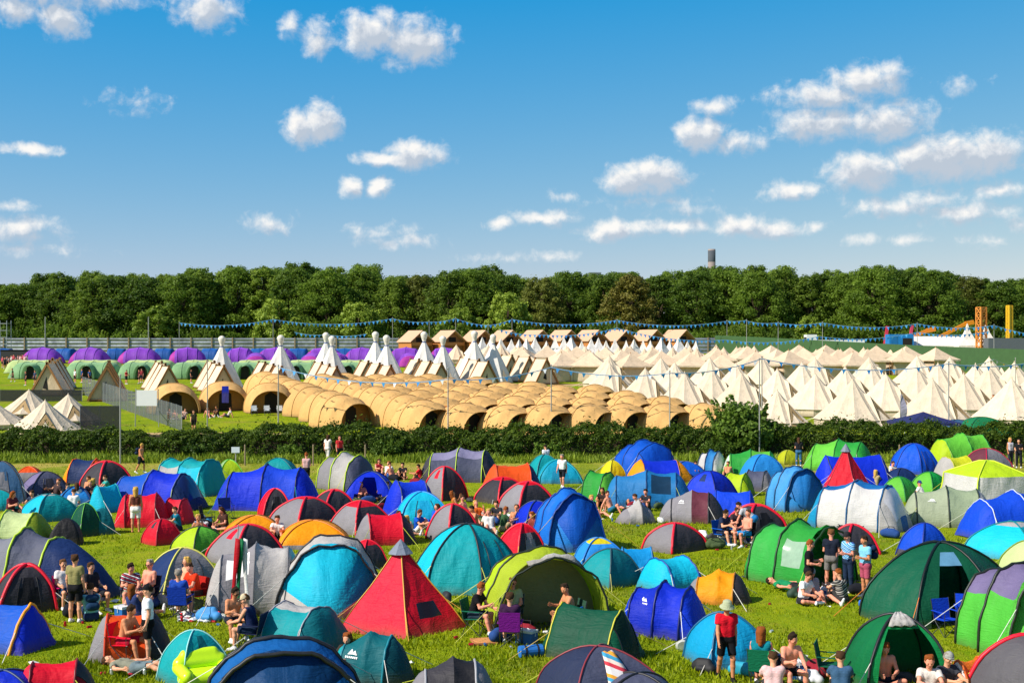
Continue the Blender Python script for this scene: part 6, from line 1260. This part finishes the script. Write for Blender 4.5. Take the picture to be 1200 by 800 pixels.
for x, y, f, ps, t_, b_, h, s, l in ((444, 557, 20, 'knees', 'vest:b02838', 'shorts:2a2a30', 'lb', 'rosy', 'woman in dark red sitting beside the slate tunnel'), (453, 560, -20, 'legs_out', 'tee:e8e0e0', 'shorts:3a3a4a', 'lr', 'fair', 'person in white leaning back beside the slate tunnel'), (462, 562, 60, 'legs_out', None, 'trunks:303848', 'sb', 'rosy', 'bare chested man leaning back in front of the slate tunnel'),
    (472, 562, -10, 'knees', 'tee:26242a', 'shorts:202028', 'sd', 'fair', 'man in black tee sitting upright between the two slate tunnels'), (491, 564, -100, 'knees', 'tee:d01c30', 'shorts:2a2a30', 'sd', 'tanned', 'man in red tee crouching left of the dark slate tunnel'), (508, 556, -30, 'cross', 'tee:a05048', 'shorts:3a3038', 'lr', 'rosy', 'person sitting inside the mouth of the dark slate tunnel'),
    (423, 588, 20, 'knees', 'tee:c87878', 'shorts:3a3038', 'lb', 'rosy', 'left of the two people in the open royal blue dome'), (449, 588, -25, 'side', None, 'shorts:28303a', 'sd', 'tanned', 'right of the two people in the open royal blue dome'), (485, 612, 30, 'knees', 'vest:a84a40', 'shorts:303038', 'sd', 'rosy', 'person in rust vest before the cyan dome'),
    (491, 626, 60, 'knees', 'tee:1a5ac8', 'shorts:e0e0e0', 'sl', 'fair', 'man in bright blue tee sitting before the cyan dome'), (506, 618, -40, 'legs_out', 'dress:2058c0', None, 'lb', 'rosy', 'dark haired woman in blue leaning back before the cyan dome'), (537, 600, 100, 'drink', 'vest:c87830', 'shorts:303030', 'lr', 'tanned', 'person with long red hair behind the charcoal dome with red rim'),
    (561, 614, 30, 'drink', 'tee:e8702a', 'shorts:c02838', 'ly', 'rosy', 'blonde woman in orange sitting in the centre group'), (582, 614, -20, 'knees', 'tee:2c2e34', 'shorts:3a3c44', 'sb', 'fair', 'man in dark tee and blue cap in the centre group'), (574, 625, 10, 'legs_out', 'tee:e0ded8', 'shorts:c8c8c8', 'sy', 'rosy', 'fair haired man in white lying back before the small red dome'),
    (604, 620, -10, 'drink', None, 'shorts:284060', 'sb', 'tanned', 'bare chested man with raised arm beside the tall blue tunnel'), (626, 628, -50, 'cross', 'tee:803a30', 'shorts:2a2a30', 'lr', 'rosy', 'person sitting in the gap left of the tall blue tunnel'), (549, 606, 60, 'legs_out', None, 'shorts:c83a48', 'sb', 'rosy', 'bare chested man in red shorts leaning back in the centre group'),
    (706, 596, -20, 'knees', 'tee:3a2c2a', 'shorts:2c2c34', 'lb', 'tanned', 'dark haired woman leaning against the green tunnel'), (737, 594, 20, 'legs_out', 'tee:eaeaec', 'shorts:3a4a5a', 'sd', 'tanned', 'man in white tee sitting before the steel blue tunnel'), (757, 598, -30, 'knees', 'tee:2a2e36', 'shorts:3a3c44', 'sd', 'rosy', 'man in grey tee beside the collapsed tent'), (784, 592, -40, 'cross', 'tee:303a4a', 'shorts:2a2c34', 'sd', 'tanned', 'man in blue-grey sitting behind the grey and burgundy pop-up'),
    (719, 600, 60, 'legs_out', None, 'shorts:2a6a8a', 'sb', 'rosy', 'bare chested man with outstretched legs beside the collapsed tent')):
    P(x, y, f, ps, t_, b_, h, s, label=l, feet=None if 'bare' in l else 'd8d8d8')
for x, y, f, ps, t_, b_, h, s, l in ((325, 634, 10, 'knees', 'tee:e4dcd8', 'shorts:26262c', 'sb', 'rosy', 'person in white tee sitting between the two orange dome tents'), (262, 622, -40, 'cross', 'tee:4a3028', 'shorts:2a2a2e', 'lb', 'rosy', 'dark haired person sitting behind the lime and green dome tent'), (238, 632, 50, 'legs_out', None, 'shorts:2a4a7a', 'sy', 'tanned', 'bare chested fair man leaning back right of the small red dome'), (477, 634, -30, 'knees', 'vest:e0b0a8', 'shorts:30343c', 'ly', 'rosy', 'blonde woman in pink vest left of the charcoal dome with red rim'),
    (470, 628, 80, 'side', 'tee:e8e4e0', 'shorts:8a8a90', 'sb', 'fair', 'person in white tee beside the blonde woman in pink vest'), (556, 620, -70, 'cross', None, 'shorts:a83040', 'sd', 'tanned', 'dark haired bare chested man sitting at the left of the centre group'), (592, 622, 100, 'knees', 'tee:3a5a3a', 'shorts:b0a078', 'sr', 'rosy', 'red haired man in dark green tee at the right of the centre group'), (699, 606, 40, 'legs_out', 'vest:1e1e24', 'trunks:8a2838', 'ly', 'rosy', 'blonde woman in black vest lying before the green tunnel'),
    (747, 604, -80, 'cross', 'tee:a8b8c8', 'shorts:2c3444', 'sb', 'rosy', 'person in pale blue tee left of the collapsed grey tent'), (38, 600, -20, 'knees', 'tee:303a50', 'shorts:2a2a2e', 'sb', 'fair', 'person in navy tee left of the bright turquoise dome'), (12, 612, 60, 'chair_lean', 'tee:6a2a34', 'shorts:2a2c34', 'lr', 'rosy', 'red haired person sitting at the left edge above the olive tunnel'), (1002, 576, 20, 'knees', 'tee:d8d0c8', 'shorts:303642', 'sb', 'tanned', 'person in cream tee sitting between the smaller red tipi and green domes')):
    P(x, y, f, ps, t_, b_, h, s, label=l)
P(640, 556, -150, 'walk', 'tee:e4e6ea', 'shorts:3a4a60', 'sd', label='person in white tee walking away past the teal dome')
P(659, 571, -20, 'walk', 'tee:eceef0', 'shorts:22262e', 'sg', 'rosy', label='balding man in printed white tee walking towards the camera')
# right, middle distance
for x, y, f, ps, t_, b_, h, s, l in ((815, 560, 0, 'knees', 'tee:8a2830', 'shorts:26262c', 'ld', 'tanned', 'dark haired woman sitting above the royal blue dome'), (830, 556, -40, 'knees', 'tee:e0dcdc', 'shorts:2c3444', 'sb', 'fair', 'person in white sitting beside the small dark green dome'), (846, 556, 20, 'side', 'tee:d88a80', 'shorts:e0e0e0', 'lr', 'rosy', 'person in salmon pink before the mid green tunnel'), (852, 560, -20, 'legs_out', None, 'shorts:303a48', 'sb', 'tanned', 'bare chested man below the mid green tunnel'), (866, 556, -60, 'knees', 'tee:2a5a98', 'shorts:22242a', 'sd', 'fair', 'person in blue with a red balloon nearby'),
    (1026, 572, 150, 'knees', 'tee:b09a70', 'shorts:3a3a38', 'ly', 'tanned', 'blonde woman in khaki beside the smaller red tipi'), (1036, 570, 190, 'cross', 'tee:5a4a3a', 'shorts:2a2a2e', 'lr', 'fair', 'red haired person beside the blonde woman in khaki'), (1046, 560, 30, 'knees', 'tee:e8e4e0', 'shorts:2a3040', 'sb', 'rosy', 'person in white sitting above the navy dome'), (1085, 586, 60, 'legs_out', 'tee:eeeaea', 'shorts:3a4a7a', 'sb', 'rosy', 'man in white tee and blue cap leaning back by the green domes')):
    P(x, y, f, ps, t_, b_, h, s, label=l, hat='cap:2a4a8a' if 'blue cap' in l else None)
P(936, 546, 175, 'stand_hold', 'tee:22222a', 'trousers:3a6a98', 'lb', label='woman in black top and jeans standing alone at the hedge')
P(1184, 546, 20, 'stand', 'vest:c8c0c8', 'trousers:3a3c48', 'ly', 'tanned', label='blonde woman standing near the hedge at the far right')
P(1194, 548, -30, 'stand_hold', 'tee:1c1c22', 'trousers:202228', 'ld', label='dark haired woman in black standing at the far right edge')
sitter(846, 638, 40, 'chair_lean', 'tee:26304a', 'shorts:2a3248', 'sd', 'fair', '0c62c8', 'bright blue folding chair by the charcoal tent with red rim', 'man in navy tee hunched on the bright blue chair')
sitter(862, 634, 10, 'chair_lean', 'tee:3a3036', 'shorts:2a7ac0', 'sb', 'rosy', '22262e', 'black folding chair in the group by the charcoal tent', 'man in dark tee with sunglasses holding a phone', extra='shades')
P(880, 636, -110, 'bend', 'tee:b4b6bc', 'shorts:2078b8', 'sd', 'rosy', label='man in pale grey tee bending over in the group')
sitter(874, 640, -60, 'chair', None, 'shorts:2090d0', 'sb', 'rosy', '1a1c22', 'low black chair at the right of the group by the charcoal tent', 'bare chested man in bright blue shorts beside the bending man')
# the group before the large green tunnel
P(948, 706, 75, 'stand_hold', 'tee:16161a', 'shorts:1c1c20', 'sr', 'rosy', label='man in black tee and black shorts standing left in the group')
P(974, 690, 165, 'stand_hold', 'tee:1e2434', 'shorts:7a7674', 'sl', 'rosy', label='man in navy tee and grey shorts standing with his back turned')
P(994, 694, -60, 'stand_hold', 'tee:#hawaii', 'trousers:20304a', 'sd', 'rosy', hat='cap:26262a', label='man in blue floral shirt and dark cap standing in the group')
P(1014, 700, -70, 'stand_hold', 'tee:7ac0e0', 'shorts:b05068', 'sd', 'tanned', extra='pack:1e2c4a', label='person in pale blue tee and pink shorts with a backpack')
P(944, 708, 40, 'cross', 'tee:eceaf0', 'shorts:2c2c34', 'sb', 'rosy', label='person in white tee sitting at the feet of the standing men')
P(984, 706, -140, 'knees', 'tee:#floral', 'shorts:3a3a3a', 'sr', label='man in patterned dark shirt sitting with his back turned')
P(960, 706, 30, 'legs_out', 'tee:b8a8a8', 'shorts:8a8a90', 'sg', 'rosy', hat='cap:9a9a9e', label='person with grey cap sitting between the standing men')
P(930, 692, 60, 'lie', 'tee:1e8a58', 'shorts:26262a', 'sd', 'rosy', label='person in green tee lying at the edge of the green tunnel')
# bottom centre and right
sitter(556, 742, 70, 'chair_lean', 'tee:18181c', 'shorts:2a3a4a', 'sr', 'rosy', '1a6a50', 'dark green folding chair left of the open olive tent', 'man in black tee on the green chair, facing right')
sitter(600, 738, -10, 'chair', 'tee:a8b088', 'shorts:3a3a3a', 'sl', 'rosy', '3a4a3a', 'folding chair in the doorway of the open olive tent', 'man in sage tee and sunglasses before the open olive tent', extra='shades')
sitter(598, 757, 175, 'chair', 'tee:3a2040', 'shorts:b89a80', 'sb', 'fair', '7a1a88', 'purple folding chair with its back to the camera', 'dark haired person in the purple chair seen from behind')
sitter(670, 744, -70, 'chair_lean', None, 'shorts:3a8ac0', 'sd', 'tanned', '2a4a3a', 'folding chair between the olive tent and the green ridge tent', 'bare chested man in blue shorts right of the olive tent')
P(851, 797, 5, 'walk', 'tee:d8182c', 'shorts:18181c', 'sb', 'tanned', hat='bucket:a8b090', label='man in red tee, black shorts and sage bucket hat walking', feet='1c1c20')
P(924, 812, 15, 'chair_lean', None, 'trunks:1e2026', 'sd', 'rosy', label='bare chested man sitting at the bottom edge right of the red tee man', feet=None)
sitter(893, 806, 160, 'chair', 'vest:0e7a8a', 'shorts:2a2a30', 'lr', 'rosy', '0e6a4a', 'green folding chair under the red haired woman', 'red haired woman in teal top seen from behind at the bottom')
P(906, 818, 175, 'knees', 'tee:e0b8b8', 'shorts:3a3a3a', 'sb', hat='cap:12a060', label='child in bright green cap at the bottom edge')
P(1036, 803, -5, 'cross', None, 'shorts:2a2c3a', 'sr', 'rosy', label='bare chested man sitting cross legged in the open green tent', feet=None)
P(985, 818, 170, 'knees', 'tee:3a5a7a', 'shorts:2a2a2a', 'sb', label='dark haired person seen from behind at the bottom before the green tent')
P(1110, 818, 20, 'knees', 'tee:3a3c44', 'shorts:2a2a2a', 'sg', hat='cap:a0a09a', label='person in grey cap at the bottom edge before the orange and white tent')
P(1089, 822, -10, 'knees', 'tee:d8d0c8', 'shorts:2a2a2a', 'sr', 'rosy', label='red haired person at the bottom edge right of the open green tent')
# far: barrel tents, lawn and back left crowd
P(227, 506, 10, 'walk', 'tee:3a3a2a', 'shorts:1c1c1e', 'sb', label='man in dark clothes walking on the worn track before the barrel tents')
P(345, 485, 160, 'stand', 'tee:4a4a50', 'shorts:2a2c30', 'sb', label='person in grey standing beside the third lone barrel tent')
for k, (x, y, f, ps, t_, s) in enumerate(((199, 488, 20, 'knees', 'tee:e8c8b8', 'rosy'), (206, 489, -20, 'cross', None, 'rosy'), (215, 488, 10, 'side', 'vest:d8b0a0', 'fair'), (245, 486, 40, 'legs_out', None, 'rosy'), (254, 485, -40, 'knees', 'tee:3a2a2a', 'tanned'), (266, 486, -80, 'legs_out', 'tee:d8c8c0', 'rosy'))):
    P(x, y + 3, f, ps, t_, 'shorts:3a3c44', 'sb', s, label=f'person sitting before the lone barrel tents, {ORD[k]} from the left')
for k in range(3): p = at(299 + k * 15, 486); chair((p.x, p.y - .4, p.z), 20, 'd8dce0', f'white folding chair before the third lone barrel tent, {ORD[k]} from the left')
ry = random.Random(9)
for k in range(12):
    px = 3 + k * 2.6; p = at_d(px, 205 + ry.uniform(-6, 6)); P(0, 0, ry.uniform(-90, 90), 'stand', 'tee:' + ry.choice(('e0b0b0', 'c85060', '3a3c48', 'e8e0e0', '4a6a9a')), 'shorts:2a2c34', 'sb', 'rosy', label=f'person in the small crowd at the far left edge, {ORD[k]} from the left', loc=tuple(p))
for k, (px, Y, t_) in enumerate(((88, 165, 'e8e8ea'), (96, 166, '2a4a8a'), (105, 164, '4a6ab0'), (148, 163, 'c82030'), (163, 164, '5a2030'), (166, 166, '8a3038'), (224, 165, '22242a'), (15, 168, '2a3a2a'), (30, 160, '2a2c30'), (41, 162, '3a4460'))):
    p = at_d(px, Y); P(0, 0, ry.uniform(-90, 90), ry.choice(('stand', 'stand_hold', 'walk')), 'tee:' + t_, 'shorts:2a2c34', 'sb', 'rosy', label=f'person on the back lawn before the green family tents, {ORD[sorted((88, 96, 105, 148, 163, 166, 224, 15, 30, 41)).index(px)]} from the left', loc=tuple(p))
for k, (px, Y, t_) in enumerate(((855, 128, 'a8302c'), (948, 150, 'b02838'), (1086, 121, 'c02038'), (1181, 130, 'e06a30'), (1188, 131, '4a4a50'), (1164, 119, '8a6a50'), (905, 119, '5a3a28'), (432, 122, '3a3a40'), (558, 107, 'd0c8c8'))):
    p = at_d(px, Y); P(0, 0, ry.uniform(-90, 90), 'stand', 'tee:' + t_, 'shorts:2a2c34', 'sb', 'tanned', label=f'person between the canvas tents, {ORD[sorted((855, 948, 1086, 1181, 1188, 1164, 905, 432, 558)).index(px)]} from the left', loc=tuple(p))
# ---------------------------------------------------------------- belongings on the grass
for px, py, f, c, d in ((1110, 744, 20, '1040c0', 'left of two royal blue chairs by the largest dark green tent'), (1133, 738, -15, '1040c0', 'right of two royal blue chairs by the largest dark green tent'), (972, 800, 70, '0e5a40', 'empty dark green folding chair left of the open green tent'), (265, 608, 30, '16307a', 'dark blue folding chair below the biggest royal blue tunnel'), (1142, 618, 170, '0e5a4a', 'dark green folding chair before the sage tunnel'), (1158, 612, 20, 'a01030', 'crimson folding chair before the sage tunnel'), (690, 756, 60, '2a7ac0', 'light blue folding chair behind the green ridge tent'), (243, 618, 90, '26282e', 'black folding chair right of the long blue tunnel')):
    chair(at(px, py), f, c, d)
def bag(px, py, s, c, label, name='rucksack'):
    p = at(px, py); o = tag(link_mesh(name, sdf_mesh(name, [(V3(-.5 * s, 0, .25 * s), V3(.5 * s, 0, .25 * s), .3 * s, .26 * s, .1), (V3(-.3 * s, 0, .5 * s), V3(.2 * s, .05, .55 * s), .22 * s, .2 * s, .1), (V3(.2 * s, -.28 * s, .25 * s), V3(-.2 * s, -.28 * s, .22 * s), .14 * s, .14 * s, .06)], .03 * s + .008, [plain('bag_' + c, c, .7, 0, .25, 8)])), label, 'bag'); o.location = p; o.rotation_euler.z = random.uniform(0, 6)
for a in ((825, 787, .42, '16161a', 'black bin bag on the grass left of the man in red'), (523, 708, .5, '202024', 'black bag with a white towel right of the red tipi'), (1113, 616, .55, '141418', 'black rucksack before the sage tunnel'), (234, 610, .4, 'd0d4d8', 'white bag beside the long blue tunnel'), (245, 612, .3, '3a9ad0', 'light blue bag beside the long blue tunnel'), (823, 630, .4, 'e4e2de', 'white bag right of the low charcoal dome'), (836, 632, .35, '2a2c30', 'dark bag beside the blue folding chair'), (936, 700, .45, '1e3a2c', 'dark green bag by the large green tunnel'), (774, 612, .3, 'dcdcd8', 'white bag right of the collapsed grey tent'), (551, 588, .3, '1c1c20', 'black bag right of the charcoal dome with red flap'), (1012, 712, .3, '2a6ad0', 'blue cool bag at the feet of the group'), (293, 722, .4, '4a4238', 'brown bag standing before the pale grey tent'), (245, 727, .5, '3a8ac8', 'blue and white carrier bag by the flag'), (868, 790, .4, '1f9ab8', 'turquoise cloth heap right of the man in red'), (708, 585, .25, 'dfe6ec', 'pale bag beside the green tunnel'), (655, 596, .3, '2a2c34', 'dark bag left of the green tunnel'), (184, 632, .25, '26262a', 'black bag by the small red dome'), (322, 602, .3, '18181c', 'black bag in front of the small red and black dome'), (950, 800, .4, 'c8ccd0', 'pale bag left of the dark green folding chair'), (1058, 800, .35, '3a3a3e', 'dark bag right of the bare chested man in the green tent')): bag(*a)
p = at(622, 769); o = MB(); 
o = thing('rolled_mat', 'rolled blue sleeping mat lying on the grass', 'mat', (p.x, p.y, p.z + .14), .35); m = MB(); m.lathe([(.03, -.28), (.14, -.28), (.14, .28), (.03, .28)], 16); m.v = [(v[2], v[0], v[1]) for v in m.v]; m.build('roll', plain('foam_blue', '1a6ab8', .8), o, False)
for x in (-.15, .15): m = MB(); m.lathe([(.145, -.02), (.15, -.02), (.15, .02), (.145, .02)], 16); m.v = [(v[2] + x, v[0], v[1]) for v in m.v]; m.build('strap', DARKM, o)
p = at(567, 752); o = thing('pizza_box', 'open brown pizza box on the grass left of the purple chair', 'box', p, .2); MB().box(-.3, .3, -.3, .3, 0, .05).build('tray', plain('card_brown', 'b87848', .8), o); MB().lathe([(0, .055), (.25, .058), (.26, .05)], 16).build('pizza', plain('pizza_crust', 'c88a50', .8, 0, .5, 20), o)
p = at(800, 764); o = thing('paper_plate', 'white paper plate leaning by the turquoise-blue tent', 'plate', (p.x, p.y, p.z + .16)); m = MB(); m.lathe([(0, .0), (.12, .0), (.17, .025), (.165, .035), (.12, .012), (0, .012)], 18); m.v = [(v[0], v[2] * .9 - v[1] * .35, v[1] * .9) for v in m.v]; m.build('plate', plain('paper_white', 'ececec', .7), o)
# inflatable lime chair
p = at(238, 803); o = thing('inflatable_chair', 'lime yellow inflatable lounge chair at the bottom left', 'chair', p, .5); LM = plain('lime_vinyl', 'c8f01e', .3, 0, .05)
link_mesh('seat', sdf_mesh('seat', [(V3(-.35, 0, .2), V3(.35, 0, .2), .2, .2, .1), (V3(-.3, -.3, .2), V3(.3, -.3, .2), .18, .18, .1)], .025, [LM]), o); link_mesh('backrest', sdf_mesh('backrest', [(V3(-.42, .25, .45), V3(.42, .25, .45), .17, .17, .1), (V3(-.3, .32, .62), V3(.3, .32, .62), .13, .13, .1)], .025, [LM]), o)
for s in (-1, 1): link_mesh('armrest', sdf_mesh('armrest', [(V3(.46 * s, .25, .38), V3(.44 * s, -.4, .32), .14, .13, .08)], .025, [LM]), o)
# tricolour flag hanging from a thin mast before the grey tent
p = at(274, 727); o = thing('flag', 'red, white and green flag hanging from a thin mast', 'flag', p); MB().tube([(0, 0, 0), (.12, 0, 2.55)], .014).build('mast', POLE, o)
for k, c in enumerate(('c01828', '0c7a48', 'e8e8e6')):
    m = MB(); n = 8
    for j in range(n + 1): z = 2.2 - j * .26; x = .05 + .11 * k * (1 - .2 * math.sin(j * .8)) - .02 * j + .15 * (c == 'e8e8e6') * j / n; m.v += [(x, -.03 * math.sin(j * 1.1 + k), z), (x + .12 + .03 * math.sin(j), -.05 - .05 * math.sin(j * .9 + k), z - .03)]
    m.f = [(2 * j, 2 * j + 1, 2 * j + 3, 2 * j + 2) for j in range(n)]; s = m.build('stripe', fabric(c, .3), o, True); s.modifiers.new('thickness', 'SOLIDIFY').thickness = .01
# tricolour hung in a barrel tent mouth, blue flag in another
for px, py, cols, d in ((513, 486, ('1a8a4a', 'ececea', 'e07a2a'), 'green, white and orange flag hung across a barrel tent mouth'), (264, 462, ('1830c0',), 'blue flag hanging in the second lone barrel tent')):
    Y = depth(500) - .2 if px > 400 else depth(488) - .6; q = at_d(px, Y, py); o = thing('hung_flag', d, 'flag', q)
    for k, c in enumerate(cols): m = MB(); w = .62; x = (k - (len(cols) - 1) / 2) * w; m.box(x - w / 2 + .004, x + w / 2 - .004, -.012, .012, -.75, .75); m.build('stripe', fabric(c, .2), o)
# cans, cups and paper scattered about
CAN = []
for c in ('d8dce0', 'c02030', '3a70b0', 'b8bcc0'):
    o = thing('drink_can', '', 'can'); m = MB(); m.lathe([(0, 0), (.028, 0), (.033, .01), (.033, .105), (.027, .115), (0, .113)], 10); m.build('can', plain('can_' + c, c, .3, .5, .1), o); CAN.append(freeze(o))
sc = []
for k in range(90): x, y = ry.uniform(208, 270), ry.gauss(721, 4.5); sc.append((x, y, 'empty drink can in the litter before the pale grey tent'))
for k in range(90):
    x, y = ry.choice(((560, 750), (950, 712), (870, 640), (150, 790), (760, 612), (470, 575), (70, 600), (430, 720), (1060, 745), (640, 640), (480, 570), (1030, 700), (110, 735), (590, 625), (700, 720), (900, 740))); sc.append((x + ry.gauss(0, 22), y + ry.gauss(0, 5), None))
near_names = {(560): 'before the open olive tent'}
for x, y, l in sc:
    p = at(x, y); o = place(ry.choice(CAN), (p.x, p.y, p.z + .03), ry.uniform(0, 6), l or 'stray drink can lying on the open grass', 'cans littering the grass', 1.1); o.rotation_euler = (PI / 2 * (ry.random() < .7), 0, ry.uniform(0, 6))
PAP = []
for k in range(80):
    x, y = ry.uniform(20, 1180), ry.uniform(640, 798)
    if k > 20: x, y = ry.uniform(214, 262), ry.gauss(721, 4)
    p = at(x, y); w = ry.uniform(.06, .13); m = MB(); m.add([(-w, -w, .02), (w, -w * .8, .05), (w * .9, w, .03), (-w * .8, w, .07), (0, 0, .10)], [(0, 1, 4), (1, 2, 4), (2, 3, 4), (3, 0, 4)])
    o = m.build('paper_scrap', plain('litter_white', 'dcdcda', .8, 0, .2), None); o.location = p; o.rotation_euler.z = ry.uniform(0, 6); tag(o, 'crumpled white paper scrap lying on the grass' if k <= 20 else 'crumpled white paper scrap in the litter before the pale grey tent', 'litter', 'paper scraps on the grass')
# red balloon and blue windbreak post
q = at_d(876, 84, 538.5); o = thing('balloon', 'round red balloon floating above the campers in blue', 'balloon', q); m = MB(); m.lathe([(0, -.17), (.05, -.15), (.15, -.02), (.155, .06), (.1, .15), (0, .18)], 14); m.build('skin', plain('balloon_red', 'e01828', .3), o, True); MB().tube([(0, 0, -.17), (.02, 0, -1.2)], .006, 3).build('string', POLE, o)

# luggage, cool boxes and cartons lying about among the groups
BAGM = {}
def gear(kind, px, py, c, label):
    p = at(px, py); k = (kind, c)
    if k not in BAGM:
        o = thing(kind, '', 'luggage' if kind != 'cool_box' else 'cool box')
        if kind == 'cool_box':
            MB().box(-.24, .24, -.15, .15, 0, .28).build('tub', plain('cool_box_' + c, c, .5, 0, .05), o); MB().box(-.25, .25, -.16, .16, .283, .34).build('lid', plain('cool_box_lid', 'e6e8ea', .5, 0, .05), o); MB().tube([(-.255, 0, .2), (-.27, 0, .37), (.27, 0, .37), (.255, 0, .2)], .012).build('handle', plain('cool_box_lid', 'e6e8ea', .5, 0, .05), o)
        else:
            link_mesh('bag', sdf_mesh('bag', [(V3(-.2, 0, .14), V3(.2, 0, .16), .14, .13, .05), (V3(-.12, .02, .24), V3(.1, .0, .25), .09, .08, .06), (V3(-.1, -.12, .11), V3(.1, -.12, .12), .07, .07, .04)], .02, [cloth_mat(c)]), o)
            MB().tube([(-.14, -.05, .28), (-.1, -.16, .36), (.08, -.16, .36), (.12, -.05, .29)], .014).build('strap', plain('zip_black', '1a1a1e', .5), o)
        BAGM[k] = freeze(o)
    place(BAGM[k], p, random.uniform(0, 6), label, 'luggage among the campers', random.uniform(.85, 1.2))
AREAS = (('by the navy and grey dome tent', 175, 718, 60, 7), ('behind the turquoise dome on the left', 85, 590, 40, 5), ('in the centre group beside the teal dome', 565, 616, 34, 6), ('by the steel blue tunnel tent', 735, 600, 32, 5), ('before the open olive tent', 615, 748, 45, 5), ('before the large green tunnel tent', 968, 704, 42, 5), ('by the charcoal tent with blue chair', 858, 636, 24, 5), ('at the hedge beside the slate tunnels', 470, 562, 30, 4), ('at the bottom edge right of the man in red', 940, 788, 50, 5), ('beside the open royal blue dome', 435, 592, 25, 4), ('by the crimson tunnel tent', 225, 622, 28, 5), ('by the white frame tunnel tent', 1010, 628, 50, 4))
NAMES = (('rucksack', '1c1e26', 'black rucksack'), ('rucksack', '2a4a86', 'blue rucksack'), ('rucksack', '8a2430', 'dark red rucksack'), ('rucksack', '4a5a3a', 'olive rucksack'), ('cool_box', '2468b0', 'blue cool box'), ('rucksack', 'b8b4ac', 'pale grey bag'))
for d, x, y, sp, n in AREAS:
    for k in range(n): q = NAMES[k % 6]; gear(q[0], x + ry.gauss(0, sp * .6), y + ry.gauss(0, 4), q[1], f'{q[2]} on the grass {d}' if k < 6 else f'second {q[2]} on the grass {d}')
